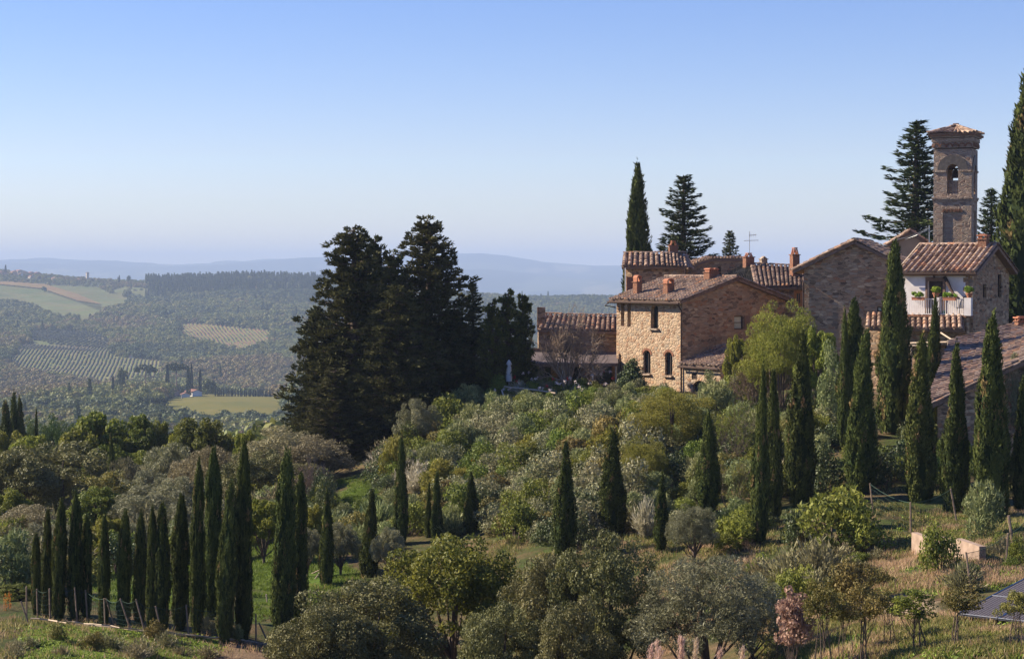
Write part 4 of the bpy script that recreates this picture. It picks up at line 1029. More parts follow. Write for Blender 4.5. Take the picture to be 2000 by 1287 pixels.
for (o_, a_) in ((W7(0, 0, 0), A7), (W7(TW, 0, 0), D7), (W7(0, TW, 0), -D7)):
    surround(sm, o_, a_, TW / 2 - .36, TW / 2 + .36, 0, zt7(321), .36, w=.62, proud=.045, n=14)
sm.obj('belfry_arch', plain_mat('dark_arch_moulding', (.13, .11, .095), c2=(.09, .075, .065), scale=5, bump=.4), t)  # one dark mottled tone over the whole raised arch band
cm = MB()
for z_, e_, h_ in ((zc, .10, .12), (zc - .12, .05, .12), (zt7(334), .06, .13), (zt7(283), .07, .4), (zt7(273.5), .13, .24), (zt7(266.5), .22, .17)):
    if abs(z_ - zt7(334)) < 1e-6:
        for (o_, a_, n_) in ((W7(0, 0, 0), A7, D7), (W7(TW, 0, 0), D7, -A7), (W7(TW, TW, 0), -A7, -D7), (W7(0, TW, 0), -D7, A7)):
            for ua_, ub_ in ((-.06, TW / 2 - .42), (TW / 2 + .42, TW + .06)):
                cm.box(o_ + a_ * (ua_ + ub_) / 2 + n_ * .0 + V3((0, 0, z_)), (ub_ - ua_, .12, h_), ax=[a_, n_, (0, 0, 1)])
    else: cm.box(W7(TW / 2, TW / 2, z_), (TW + 2 * e_, TW + 2 * e_, h_), ax=ax7)
cm.obj('cornices', m_stone_grey, t)
bm_ = MB()
for (o_, a_, n_) in ((W7(0, 0, 0), A7, D7), (W7(TW, 0, 0), D7, -A7), (W7(0, TW, 0), -D7, A7)):
    for k in range(6):
        cx_ = TW * (k + .5) / 6
        for j in range(7):
            g_ = PI * j / 6; rr = TW / 12 * .9
            bm_.box(o_ + a_ * (cx_ + rr * math.cos(g_)) - n_ * .10 + V3((0, 0, zt7(286) + rr * math.sin(g_))), (.085, .07, .085), ax=[a_, n_, (0, 0, 1)])
bm_.box(W7(TW / 2, TW / 2, zt7(263.5)), (TW + .62, TW + .62, .12), ax=ax7)
bm_.obj('brick_corbels', m_brick, t)
rm = MB(); e_ = .34; ze = zt7(261); cs = [W7(-e_, -e_, ze), W7(TW + e_, -e_, ze), W7(TW + e_, TW + e_, ze), W7(-e_, TW + e_, ze)]; apx = W7(TW / 2, TW / 2, zt7(244))
for k in range(4): tiles(rm, cs[k], cs[(k + 1) % 4], apx + (cs[(k + 1) % 4] - apx) * .04, apx + (cs[k] - apx) * .04, .3, .38); ridge_caps(rm, cs[k], apx, r=.1)
rm.box(apx + V3((0, 0, .1)), (.34, .34, .14), ax=ax7)
rm.obj('roof', m_tile_red, t)
bl = MB(); cB = W7(TW / 2, TW / 2, zt7(338)); prof = [(.0, .30), (.10, .29), (.16, .2), (.2, .05), (.23, -.12), (.31, -.24), (.33, -.28)]
V = [cB + V3((r_ * math.cos(2 * PI * j / 14), r_ * math.sin(2 * PI * j / 14), z_)) for r_, z_ in prof for j in range(14)]
bl.add(V, [(i * 14 + j, i * 14 + (j + 1) % 14, (i + 1) * 14 + (j + 1) % 14, (i + 1) * 14 + j) for i in range(6) for j in range(14)])
bl.tube([W7(.3, TW / 2, zt7(328)), W7(TW - .3, TW / 2, zt7(328))], .06, 6); bl.obj('bell', m_copper, t, smooth=True)
g = MB()
for z_ in (zt7(353), zt7(381)): g.tube([W7(TW / 2 - .36, .2, z_), W7(TW / 2 + .36, .2, z_)], .02, 5)
for k in range(8): g.tube([W7(TW / 2 - .33 + k * .095, .2, zt7(353)), W7(TW / 2 - .33 + k * .095, .2, zt7(381))], .012, 4)
g.obj('railing', m_steel, t)
pole = thing('cable_pole', 'thin pole with slack cables left of the bell tower foot', 'pole', P(1815, 480, 122))
g = MB(); g.tube([P(1815, 482, 122), P(1815, 440, 122)], .035, 6); g.obj('mast', m_steel, pole)
g = MB(); g.tube([P(1815, 443, 122), P(1796, 454, 122.5), P(1774, 463, 123), P(1745, 470, 124)], .018, 4); g.tube([P(1815, 446, 122), P(1792, 459, 122), P(1768, 468, 122.5)], .018, 4); g.tube([P(1815, 443, 122), P(1822, 455, 123), P(1824, 466, 124)], .015, 4); g.obj('cables', m_steel, pole)
# ------------------------------------------------------------------ white house with the balcony
O8 = V3((26.0, 107.0, 0)); A8 = V3((.82, -.572, 0)); A8 /= np.linalg.norm(A8); D8 = V3((-A8[1], A8[0], 0))
L8 = 4.25; W8 = lambda a, d, z: O8 + A8 * (a - L8) + D8 * d + V3((0, 0, z))
C8 = W8(0, 0, 0); DP8 = 5.8
zz = lambda px, py: onwall(C8, A8, px, py)[1]; uu = lambda px: onwall(C8, A8, px, 560)[0]
ze8, zr8 = .02, 1.42; zs8 = zz(1840, 615)
t = thing('balcony_house', 'white plastered house with tiled roof, dark door and balcony', 'house', Vector(W8(2, 3, -7)))
wm = MB(); dh = arch_pts(uu(1812), uu(1842), zs8 + .02, zz(1827, 549), 0)
wallface(wm, C8, A8, [(0, -8), (L8 - .28, -8), (L8 - .28, ze8), (0, ze8)], [dh], depth=.3)
wm.obj('front_wall', m_plaster, t)
wm = MB(); wallface(wm, C8, A8, [(L8 - .28, -8), (L8, -8), (L8, ze8), (L8 - .28, ze8)])
Or = W8(L8, 0, 0); hA_ = hole1(1920, 555, 1926.5, 582, 0, Or, D8); hB_ = hole1(1949, 535.5, 1956, 580.5, 0, Or, D8)
wallface(wm, Or, D8, [(0, -8), (DP8, -8), (DP8, ze8), (DP8 / 2, zr8), (0, ze8)], [hA_[0], hB_[0]], depth=.25)
wallface(wm, W8(0, DP8, 0), -D8, [(0, -8), (DP8, -8), (DP8, ze8), (DP8 / 2, zr8), (0, ze8)]); wallface(wm, W8(L8, DP8, 0), -A8, [(0, -8), (L8, -8), (L8, ze8), (0, ze8)])
for k in range(9): wm.box(W8(L8 - .28 - (.09 if k % 2 else .02), -.012, ze8 - .25 - k * .26), (.34 if k % 2 else .2, .02, .24), ax=[A8, D8, (0, 0, 1)])
wm.obj('side_wall', m_stone, t)
for h in (hA_, hB_): window(t, Or, D8, h[0], depth=.2, bars=(0, 0), glass=m_dark)
fr = MB(); du0, du1 = uu(1808), uu(1847); z1_ = zz(1827, 541.5)
for ua_, ub_, za_, zb_ in ((du0, uu(1812) - .005, zs8, z1_), (uu(1842) + .005, du1, zs8, z1_), (uu(1812), uu(1842), zz(1827, 549) + .004, z1_ - .002)):
    fr.box(W8((ua_ + ub_) / 2, -.02, (za_ + zb_) / 2), (ub_ - ua_, .08, zb_ - za_), ax=[A8, D8, (0, 0, 1)])
fr.obj('door_frame', m_brownwood, t)
dr = MB(); dr.box(W8((uu(1812) + uu(1842)) / 2, .22, (zs8 + zz(1827, 549)) / 2), (uu(1842) - uu(1812) - .01, .05, zz(1827, 549) - zs8 - .02), ax=[A8, D8, (0, 0, 1)])
for k in range(3): dr.box(W8((uu(1812) + uu(1842)) / 2, .19, zs8 + .35 + k * .62), (.55, .03, .45), ax=[A8, D8, (0, 0, 1)])
dro = dr.obj('door', m_dark, t)
hn = MB(); hn.tube([W8(uu(1842) - .12, .19, zs8 + 1.0), W8(uu(1842) - .12, .1, zs8 + 1.0), W8(uu(1842) - .24, .1, zs8 + 1.0)], .015, 5); ho = hn.obj('handle', m_steel, dro); ho.location = (0, 0, 0)
lm = MB(); lp = W8(uu(1828), -.02, zz(1828, 535)); lm.tube([lp, lp - D8 * .2 + V3((0, 0, .08)), lp - D8 * .28], .015, 5); q = lp - D8 * .28; lm.tube([q, q - V3((0, 0, .05)), q - V3((0, 0, .25)), q - V3((0, 0, .28))], [.03, .09, .06, .02], 6); lm.obj('wall_lamp', m_copper, t)
s8 = (zr8 - ze8) / (DP8 / 2); rm = MB(); o8 = .42; xl, xr = -.12, L8 + .42
e0, e1, r0, r1 = W8(xl, -o8, ze8 - o8 * s8 + .1), W8(xr, -o8, ze8 - o8 * s8 + .1), W8(xr, DP8 / 2, zr8 + .1), W8(xl, DP8 / 2, zr8 + .1)
tiles(rm, e0, e1, r0, r1, .35, .42); e2, e3 = W8(xr, DP8 + .3, ze8 - .3 * s8 + .1), W8(xl, DP8 + .3, ze8 - .3 * s8 + .1); tiles(rm, e2, e3, r1, r0, .35, .42)
ridge_caps(rm, r1, r0, r=.13); ridge_caps(rm, e2, r0, r=.09, lift=.02); rm.obj('roof', m_tile_red, t)
g = MB(); g.tube([e0 - D8 * .07 - V3((0, 0, .06)), e1 - D8 * .07 - V3((0, 0, .06))], .06, 8); g.obj('gutter', m_copper, t)
g = MB(); g.box((e0 + r1) / 2 + V3((0, 0, .13)) - A8 * .02, (np.linalg.norm(r1 - e0), .07, .03), ax=[(r1 - e0) / np.linalg.norm(r1 - e0), A8, np.cross((r1 - e0) / np.linalg.norm(r1 - e0), A8)]); g.obj('verge_board', m_palewood, t)
chimney(t, W8(L8 - .35, DP8 / 2 - .35, zr8 - .1), .5, .5, .8, -.6, 'cap', m_brick)
# balcony
ax8 = [A8, D8, (0, 0, 1)]
bu0, bu1, bd = -.15, L8 + .12, 1.15
sb = MB(); sb.box(W8((bu0 + bu1) / 2, -bd / 2 - .001, zs8 - .05), (bu1 - bu0, bd, .1), ax=ax8); sb.obj('balcony_slab', m_brick, t)
sb = MB(); sb.box(W8((bu0 + bu1) / 2, -bd / 2 + .05, zs8 - .9), (bu1 - bu0 - .1, bd - .15, 1.58), ax=ax8); sb.obj('balcony_base', m_stone, t)
Ob = W8(0, -bd + .06, 0); ub = lambda px: onwall(Ob, A8, px, 600)[0]; zb8 = lambda px, py: onwall(Ob, A8, px, py)[1]
zrail = zb8(1860, 583.5)
pl = MB()
for xa, xb in ((1826.5, 1836), (1884.5, 1898)):
    pl.box(Ob + A8 * (ub(xa) + ub(xb)) / 2 + V3((0, 0, (zs8 + zrail) / 2 + .03)), (ub(xb) - ub(xa), .26, zrail - zs8 + .06), ax=ax8)
pl.obj('balcony_pillars', m_plaster, t)
rl = MB()
for xa, xb in ((1770, 1826.3), (1836.2, 1884.3)):
    for z_ in (zrail - .02, zs8 + .07): rl.box(Ob + A8 * (ub(xa) + ub(xb)) / 2 + V3((0, 0, z_)), (ub(xb) - ub(xa), .04, .035), ax=ax8)
    for u_ in np.arange(ub(xa) + .06, ub(xb) - .03, .13): rl.box(Ob + A8 * u_ + V3((0, 0, (zs8 + zrail) / 2 + .02)), (.028, .03, zrail - zs8 - .12), ax=ax8)
for d_ in np.arange(.2, bd - .1, .13): rl.box(W8(bu1 - .05, -d_, (zs8 + zrail) / 2), (.03, .028, zrail - zs8 - .12), ax=ax8)
rl.obj('balcony_railing', m_white, t)
pr = MB(); zp0, zp1 = P(1800, 642, 105).z, P(1800, 618, 106.5).z
pL, pR = P(1690, 640.5, 109), P(1882, 643, 104.9); pRr, pLr = P(1880, 616, 106.3), P(1692, 613, 110.4)
tiles(pr, pL, pR, pRr, pLr, .36, .42); pr.obj('porch_roof', m_tile_red, t)
pm = MB(); pO = V3(P(1692, 640, 110.6)); pO[2] = 0; pE = V3(P(1900, 640, 106.4)); pE[2] = 0; A_ = pE - pO; L_ = np.linalg.norm(A_)
dh2 = [hole1(xa, 652, xb, 700, 0, pO, A_ / L_)[0] for xa, xb in ((1790, 1812), (1845, 1868))]
wallface(pm, pO, A_ / L_, [(0, -9.5), (L_, -9.5), (L_, zs8 - .15), (0, zs8 - .15)], dh2, depth=.3); pm.obj('lower_wall', m_stone, t)
for h in dh2: window(t, pO, A_ / L_, h, depth=.25, bars=(0, 0), glass=m_dark, name='lower_door')
# furled awning slung across the wall
aw = MB(); aw.tube([W8(uu(1846), -.12, zz(1846, 541)), W8(uu(1853), -.2, zz(1853, 552)), W8(uu(1862), -.35, zz(1862, 566)), W8(uu(1872), -.55, zz(1872, 577)), W8(uu(1884), -.8, zz(1884, 583))], [.1, .12, .09, .07, .06], 8)
tag(aw.obj('awning', m_copper, None, smooth=True), 'dark furled awning slung diagonally across the white balcony wall', 'awning')
# planters, chair and can on the balcony
m_geran = leaf_mat('bright_balcony_leaves', [(0, (0.16, 0.26, 0.02)), (1, (0.38, 0.48, 0.06))], .3)
def planter(px0, px1, kind, label):
    u0, u1 = ub(px0), ub(px1); c = Ob + A8 * (u0 + u1) / 2; zt_ = zrail + (.06 if kind == 'flower_pot' else -.02)
    tt = thing(kind, label, 'planter', Vector(c) + Vector((0, 0, zt_)), 'green planters along the white balcony')
    b_ = MB()
    if kind == 'flower_box': 
        b_.box(c - D8 * .16 + V3((0, 0, zt_)), (u1 - u0, .2, .16), ax=ax8); b_.box(c - D8 * .16 + V3((0, 0, zt_ + .085)), (u1 - u0 + .04, .24, .03), ax=ax8); cz, cd = zt_ + .2, -.16
    else: b_.tube([c + V3((0, 0, zt_)), c + V3((0, 0, zt_ + .2)), c + V3((0, 0, zt_ + .201)), c + V3((0, 0, zt_ + .26))], [.12, .18, .21, .21], 12); cz, cd = zt_ + .36, 0
    b_.obj('pot', m_terra, tt)
    lf = MB(); K = 12; C_ = np.array([c + A8 * random.uniform(u0 - u1, u1 - u0) * (.48 if kind == 'flower_box' else .4) + D8 * (cd + random.uniform(-.1, .1)) + V3((0, 0, cz + random.uniform(-.02, .12 if kind == 'flower_box' else .2))) for _ in range(K)])
    clump_cards(lf, C_, np.full(K, .13), 60, .09, .06); lf.obj('foliage', m_geran, tt)
planter(1784, 1807, 'flower_box', 'long terracotta box of green leaves on the left balcony railing')
planter(1845, 1869, 'flower_box', 'long terracotta box of green leaves on the right balcony railing')
planter(1822, 1834, 'flower_pot', 'round terracotta pot with bright plant on the middle balcony pillar')
planter(1887, 1899, 'flower_pot', 'round terracotta pot with bright plant on the right end pillar')
ch = thing('chair', 'small dark garden chair on the balcony behind the right railing', 'chair', Vector(W8(uu(1873), -.75, zs8)))
cc = W8(ub(1873), -.72, zs8)
g = MB(); g.box(cc + V3((0, 0, .44)), (.42, .42, .04), ax=ax8); g.obj('seat', m_dark, ch)
g = MB(); g.tube([cc + A8 * .19 * math.cos(PI * k / 8) + D8 * .19 + V3((0, 0, .46 + .44 * math.sin(PI * k / 8))) for k in range(9)], .018, 5)
for k in range(5): u_ = -.14 + k * .07; g.tube([cc + A8 * u_ + D8 * .19 + V3((0, 0, .45)), cc + A8 * u_ + D8 * .19 + V3((0, 0, .45 + .43 * math.sqrt(max(0, 1 - (u_ / .19) ** 2))))], .014, 5)
g.obj('backrest', m_dark, ch)
for sx_ in (-1, 1):
    for sy in (-1, 1): g = MB(); g.tube([cc + A8 * .18 * sx_ + D8 * .18 * sy + V3((0, 0, .43)), cc + A8 * .21 * sx_ + D8 * .21 * sy], .016, 5); g.obj('leg', m_dark, ch)
m_greenpl = plain_mat('green_plastic', (0.05, 0.30, 0.16), c2=(.04, .25, .13), rough=.4)
wc = thing('watering_can', 'green watering can on the balcony floor right of the middle pillar', 'watering can', Vector(W8(ub(1838), -.7, zs8)))
c_ = W8(ub(1839), -.75, zs8); g = MB(); g.tube([c_, c_ + V3((0, 0, .22)), c_ + V3((0, 0, .26))], [.11, .1, .05], 12); g.obj('body', m_greenpl, wc)
g = MB(); g.tube([c_ - A8 * .08 + V3((0, 0, .08)), c_ - A8 * .3 + V3((0, 0, .3))], [.025, .015], 6); g.obj('spout', m_greenpl, wc)
g = MB(); g.tube([c_ + A8 * .1 + V3((0, 0, .06)), c_ + A8 * .19 + V3((0, 0, .2)), c_ + V3((0, 0, .34)), c_ - A8 * .06 + V3((0, 0, .26))], .013, 6); g.obj('handle', m_greenpl, wc)

# ------------------------------------------------------------------ low house with the large roof at the right edge
t = thing('low_house', 'low stone house with a wide brown tile roof at the right edge', 'house', P(1960, 760, 90))
q0, q1, q2, q3 = map(V3, (P(1812, 792, 84), P(2050, 681, 86), P(2050, 617, 97), P(1858, 668, 94)))
rm = MB(); tiles(rm, q0, q3, q2, q1, .36, .42); ridge_caps(rm, q0, q1, r=.09, lift=.02); rm.obj('roof', m_tile, t)
wm = MB(); w0, w1 = q0 + V3((.5, .3, -.1)), q1 + V3((0, .35, -.12)); A_ = w1 - w0; A_[2] = 0; L_ = np.linalg.norm(A_)
wallface(wm, V3((w0[0], w0[1], 0)), A_ / L_, [(0, -12), (L_, -12), (L_, w1[2]), (0, w0[2])])
w3 = q3 + V3((.3, 0, -.12)); A_ = w0 - w3; A_[2] = 0; L_ = np.linalg.norm(A_); wallface(wm, V3((w3[0], w3[1], 0)), A_ / L_, [(0, -12), (L_, -12), (L_, w0[2]), (0, w3[2])])
wm.obj('wall', m_stone, t)
chimney(t, P(1994, 643, 95), .5, .42, .62, .2, 'cap', m_brick)
t = thing('pergola', 'pale wooden pergola poles between the tall cypresses below the balcony', 'pergola', P(1850, 700, 99))
for k, (a_, b_) in enumerate((((1776, 670, 101), (1850, 668, 98.5)), ((1776, 675, 99), (1812, 676, 98.5)), ((1838, 650, 101), (1858, 663, 98)), ((1858, 663, 98), (1905, 660, 97)), ((1874, 666, 97.5), (1884, 676, 96.5)), ((1852, 664, 98), (1852, 720, 98)), ((1780, 672, 99), (1780, 720, 99)))):
    g = MB(); g.tube([P(*a_), P(*b_)], .045, 6); g.obj('pole', m_palewood, t)

# ------------------------------------------------------------------ restaurant wing with the terrace roof
t = thing('terrace_wing', 'long low wing with orange tile roof behind the bare tree', 'house', P(1130, 745, 127))
q0, q1, q2, q3 = P(1050, 643, 125.6), P(1212, 647.5, 125.6), P(1212, 617.5, 130.5), P(1062, 614.5, 130.5)
rm = MB(); tiles(rm, q0, q1, q2, q3, .34, .42); ridge_caps(rm, q3, q2); rm.obj('roof', m_tile_red, t)
Ow = V3(P(1052, 640, 126)); Ow[2] = 0; A_ = V3((1, 0, 0)); zt_ = P(1100, 645, 126).z
wm = MB(); dhs = [hole1(a_, 716, b_, 752, 0, Ow, A_)[0] for a_, b_ in ((1054, 1076), (1110, 1135), (1165, 1195))]
wallface(wm, Ow, A_, [(-1.4, -9), (5.7, -9), (5.7, zt_), (0, zt_), (0, -5.1), (-1.4, -5.1)], dhs, depth=.3)
w2_ = MB(); wallface(w2_, Ow + V3((0, 5, 0)), -V3((0, 1, 0)), [(0, -9), (5, -9), (5, zt_), (0, zt_)]); w2_.obj('side_wall', m_stone, t)
wm.obj('wall', m_stone, t)
for h in dhs: window(t, Ow, A_, h, depth=.2, bars=(1, 0), glass=m_glass, name='door')
m_awn = plain_mat('grey_brown_canopy', (0.15, 0.115, 0.11), c2=(.11, .085, .08), scale=2, rough=.8)
cn = MB(); c0, c1, c2, c3 = map(V3, (P(1001, 709, 121.5), P(1207, 709, 121.5), P(1207, 687, 126), P(1012, 687, 126))); dz_ = V3((0, 0, .07))
cn.add([c0, c1, c2, c3, c0 - dz_, c1 - dz_, c2 - dz_, c3 - dz_], [(0, 1, 2, 3), (7, 6, 5, 4), (0, 4, 5, 1), (1, 5, 6, 2), (2, 6, 7, 3), (3, 7, 4, 0)]); cn.obj('terrace_roof', m_awn, t)
g = MB(); g.box((c0 + c1) / 2 + V3((0, -.03, -.13)), (np.linalg.norm(c1 - c0), .08, .14)); g.obj('fascia', m_brownwood, t)
for px in (1012, 1038, 1098, 1158, 1203):
    g = MB(); a_ = P(px, 711, 121.7); g.tube([a_, Vector((a_.x, a_.y, H1(a_.x, a_.y) - .3))], .05, 8); g.obj('post', m_steel, t)
st = thing('ivy_stump', 'short ivy-grown chimney stack at the left end of the orange roof', 'chimney', P(1057, 620, 127))
g = MB(); g.box(P(1057, 622, 127), (.55, .5, 1.5)); g.obj('stack', m_stone, st)
# parasol
ps = thing('closed_parasol', 'closed white parasol standing at the left end of the terrace', 'parasol', P(994, 750, 118.5))
c_ = P(994, 735, 118.5); zt_ = P(994, 703, 118.5).z; zg = H1(c_.x, c_.y)
g = MB(); g.tube([(c_.x, c_.y, zg - .1), (c_.x, c_.y, zt_)], .03, 6); g.obj('pole', m_steel, ps)
g = MB(); V = []; 
for z_, r_ in ((zt_ + .02, .02), (zt_ - .12, .10), (zt_ - .28, .16), (zt_ - .34, .10), (zt_ - .5, .13), (zt_ - 1.1, .17), (zt_ - 1.35, .15)):
    for j in range(16): r2 = r_ * (1 + .22 * math.cos(j * PI / 2 * 2)); V.append((c_.x + r2 * math.cos(2 * PI * j / 16), c_.y + r2 * math.sin(2 * PI * j / 16), z_))
g.add(V, [(i * 16 + j, i * 16 + (j + 1) % 16, (i + 1) * 16 + (j + 1) % 16, (i + 1) * 16 + j) for i in range(6) for j in range(16)]); g.obj('canopy', m_white, ps, smooth=True)
# rustic rails on the terrace edge
t = thing('rustic_railing', 'rough pale pole railing among the roses at the terrace edge', 'railing', P(1070, 775, 113))
for a_, b_ in (((985, 755, 116), (1050, 762, 113.5)), ((1050, 762, 113.5), (1085, 768, 112.5)), ((1115, 772, 112), (1150, 778, 111.5)), ((980, 762, 114), (986, 782, 112.5)), ((1040, 768, 113), (1052, 784, 111.5)), ((1116, 793, 110.5), (1134, 780, 111.5))):
    g = MB(); g.tube([P(*a_), P(*b_)], .05, 6); g.obj('rail', m_palewood, t)
# ------------------------------------------------------------------ plant materials
LEAF_GAIN = 1.12
LM = lambda n, a, b, **k: leaf_mat(n, [(0, a), (1, b)], **k)
m_cyp = leaf_mat('cypress_foliage', [(0, (0.026, 0.040, 0.011)), (0.9, (0.115, 0.132, 0.033)), (0.97, (0.20, 0.14, 0.06))], trans=.12, var=.18, hue=.012, spec=.1, rough=.8)
m_mac = LM('dark_conifer_foliage', (0.022, 0.029, 0.010), (0.12, 0.120, 0.045), trans=.12, var=.15, spec=.1, rough=.8)
m_fir = LM('fir_foliage', (0.02, 0.034, 0.014), (0.08, 0.10, 0.036), trans=.12, var=.15, spec=.1, rough=.8)
m_oak = LM('oak_leaves', (0.06, 0.085, 0.016), (0.22, 0.225, 0.035), trans=.35, var=.25, hue=.02)
m_yel = LM('yellow_green_leaves', (0.10, 0.13, 0.018), (0.26, 0.25, 0.04), trans=.4, var=.2, hue=.02)
m_holm = LM('holm_oak_leaves', (0.05, 0.06, 0.018), (0.23, 0.215, 0.08), trans=.2, var=.15, spec=.25, rough=.55)
m_olive = LM('olive_leaves', (0.095, 0.10, 0.045), (0.30, 0.29, 0.165), trans=.2, var=.2, hue=.01, spec=.25, rough=.55)
m_brush = LM('grey_brush', (0.12, 0.11, 0.05), (0.30, 0.27, 0.145), trans=.2, var=.2, hue=.02)
m_sage = LM('grey_sage_leaves', (0.09, 0.11, 0.038), (0.36, 0.33, 0.19), trans=.25, var=.2, hue=.015)
m_silver = LM('silver_lavender_leaves', (0.24, 0.22, 0.14), (0.50, 0.45, 0.33), trans=.25, var=.12, hue=.01)
m_green = LM('green_shrub_leaves', (0.06, 0.09, 0.016), (0.24, 0.26, 0.045), trans=.3, var=.25, hue=.025)
m_lime = LM('feathery_green_leaves', (0.11, 0.125, 0.02), (0.26, 0.245, 0.045), trans=.4, var=.2, hue=.02)
m_darkl = LM('dark_glossy_leaves', (0.025, 0.042, 0.014), (0.11, 0.135, 0.045), trans=.15, var=.2, spec=.3, rough=.5)
m_olean = LM('oleander_leaves', (0.08, 0.11, 0.035), (0.29, 0.31, 0.13), trans=.25, var=.2, hue=.015)
m_rust = LM('bronze_shrub_leaves', (0.075, 0.08, 0.02), (0.24, 0.19, 0.055), trans=.25, var=.25, hue=.02)
m_redl = LM('dry_reddish_leaves', (0.20, 0.12, 0.085), (0.44, 0.29, 0.21), trans=.3, var=.1)
m_orl = LM('orange_autumn_leaves', (0.35, 0.10, 0.02), (0.55, 0.24, 0.04), trans=.4, var=.2)
m_bark = plain_mat('grey_brown_bark', (0.14, 0.10, 0.075), c2=(.07, .05, .04), scale=9, rough=.95, bump=.5)
m_twig = plain_mat('pale_bare_twigs', (0.34, 0.25, 0.18), c2=(.2, .145, .1), scale=7, rough=.95)
m_grass = LM('green_grass_blades', (0.07, 0.115, 0.018), (0.17, 0.24, 0.04), trans=.4, var=0)
m_dry = LM('dry_grass_blades', (0.26, 0.17, 0.09), (0.58, 0.41, 0.25), trans=.35, var=0)
m_mixg = leaf_mat('mixed_meadow_blades', [(0, (0.08, 0.11, 0.025)), (0.5, (0.20, 0.19, 0.055)), (1, (0.44, 0.30, 0.16))], trans=.35, var=0)
m_weed = LM('weed_leaves', (0.12, 0.18, 0.03), (0.30, 0.38, 0.07), trans=.35, var=0)
m_plume = LM('pink_grass_plumes', (0.45, 0.30, 0.22), (0.62, 0.46, 0.36), trans=.4, var=0)

# ------------------------------------------------------------------ plant builders: each returns ([(part, mesh)], width, height)
def lathe_core(mb, prof, k=14, lump=.1, r=rng, m=0, a=0.1):
    V = []
    for z, rr in prof:
        for j in range(k): q = 2 * PI * j / k; f = rr * (1 + lump * r.normal()); V.append((math.cos(q) * f, math.sin(q) * f, z))
    n = len(prof)
    mb.add(V, [(i * k + j, i * k + (j + 1) % k, (i + 1) * k + (j + 1) % k, (i + 1) * k + j) for i in range(n - 1) for j in range(k)], a, m)
def cypress(seed, style):
    r = np.random.default_rng(seed); Ht, W = 8.0, 1.2; R = W / 2
    if style == 'pencil': pr = lambda t: R * (.62 + .38 * np.clip(t / .18, 0, 1)) * np.clip(1 - ((t - .40).clip(0) / .60) ** 2.6 * .70, 0, 1) * np.clip((1 - t) / .03, 0, 1) ** .4
    elif style == 'cone': pr = lambda t: R * (.70 + .30 * np.clip(t / .22, 0, 1)) * np.clip((1 - t) / .74, 0, 1) ** .78
    else: pr = lambda t: R * (.8 + .2 * np.clip(t / .2, 0, 1)) * np.clip((1 - t) / .62, 0, 1) ** .62
    ph = r.random(6) * 6.28
    bend = lambda t: np.stack([.05 * np.sin(3 * t + ph[4]) * t, .05 * np.sin(4 * t + ph[5]) * t], -1)
    lump = lambda a, t: 1 + .09 * np.sin(9 * t + ph[3]) + .05 * np.sin(23 * t + ph[2]) + .10 * np.sin(3 * a + ph[0] + 3.5 * t) + .08 * np.sin(5 * a + ph[1] - 7 * t) + .05 * np.sin(2 * a + ph[2] + 19 * t) + .04 * np.sin(4 * a + ph[3] + 31 * t)
    mb = MB()
    zz_ = np.linspace(.02, .985, 26); V = []; k = 16
    for t in zz_:
        b = bend(t)
        for j in range(k): a = 2 * PI * j / k; q = pr(np.array(t)) * lump(a, t) * .80; V.append((b[0] + q * math.cos(a), b[1] + q * math.sin(a), t * Ht))
    mb.add(V, [(i * k + j, i * k + (j + 1) % k, (i + 1) * k + (j + 1) % k, (i + 1) * k + j) for i in range(25) for j in range(k)], .0)
    K = 420; ta = r.random(K) ** 1.0; aa = r.random(K) * 2 * PI; per = 34
    idx = np.repeat(np.arange(K), per); n = len(idx); e = r.random(n)   # e: along the flame-shaped tuft
    ln = r.uniform(.45, 1.0, K)[idx]; t = ta[idx] * .95 + e * ln / Ht; wd = (1 - e) ** .7
    ra = pr(np.minimum(t, .99)); a = aa[idx] + r.normal(size=n) * .09 / np.maximum(ra, .06) * wd
    q = ra * lump(a, ta[idx]) * (.86 + .10 * wd * r.random(n)) + (.03 + .16 * r.random(K)[idx] ** 2) * np.sin(e * PI * .9) * r.random(n) ** .5 + r.random(n) * .02
    sec = (r.random(K) < (.3 if seed % 2 else 0))[idx]
    q = np.where(sec, q * .62, q); t = np.where(sec, t * .86, t)
    C = np.stack([np.cos(a) * q, np.sin(a) * q, t * Ht], 1); C[:, :2] += bend(t) + np.where(sec, .34 * W * .5, 0)[:, None] * np.array([math.cos(ph[0]), math.sin(ph[0])]) * 1.3
    D = np.stack([np.cos(a) * .35, np.sin(a) * .35, np.ones(n)], 1) + r.normal(size=(n, 3)) * .28
    Nr = np.stack([np.cos(a), np.sin(a), np.full(n, .1)], 1)
    cards(mb, C, D, .19, .055, np.where((r.random(K) < .035)[idx], 1.0, .88 * np.clip(r.random(K)[idx] * .6 + .4 * r.random(n), 0, 1)), 0, r, nrm=Nr)
    n = 500; t = .93 + .085 * r.random(n); a = r.random(n) * 6.28; q = .07 * (1.03 - t) / .1 * r.random(n)          # feathery leader
    C = np.stack([np.cos(a) * q, np.sin(a) * q, t * Ht], 1); C[:, :2] += bend(t); cards(mb, C, np.stack([np.cos(a) * .3, np.sin(a) * .3, np.ones(n)], 1), .16, .04, None if False else r.random(n), 0, r)
    tr = MB().tube([(0, 0, -.5), (0, 0, .3), (0, 0, Ht * .5)], [.11, .09, .04], 7)
    cm_, tm_ = mb.mesh('crown'), tr.mesh('trunk'); cm_.materials.append(m_cyp); tm_.materials.append(m_bark)
    return [('crown', cm_), ('trunk', tm_)], W * 1.08, Ht
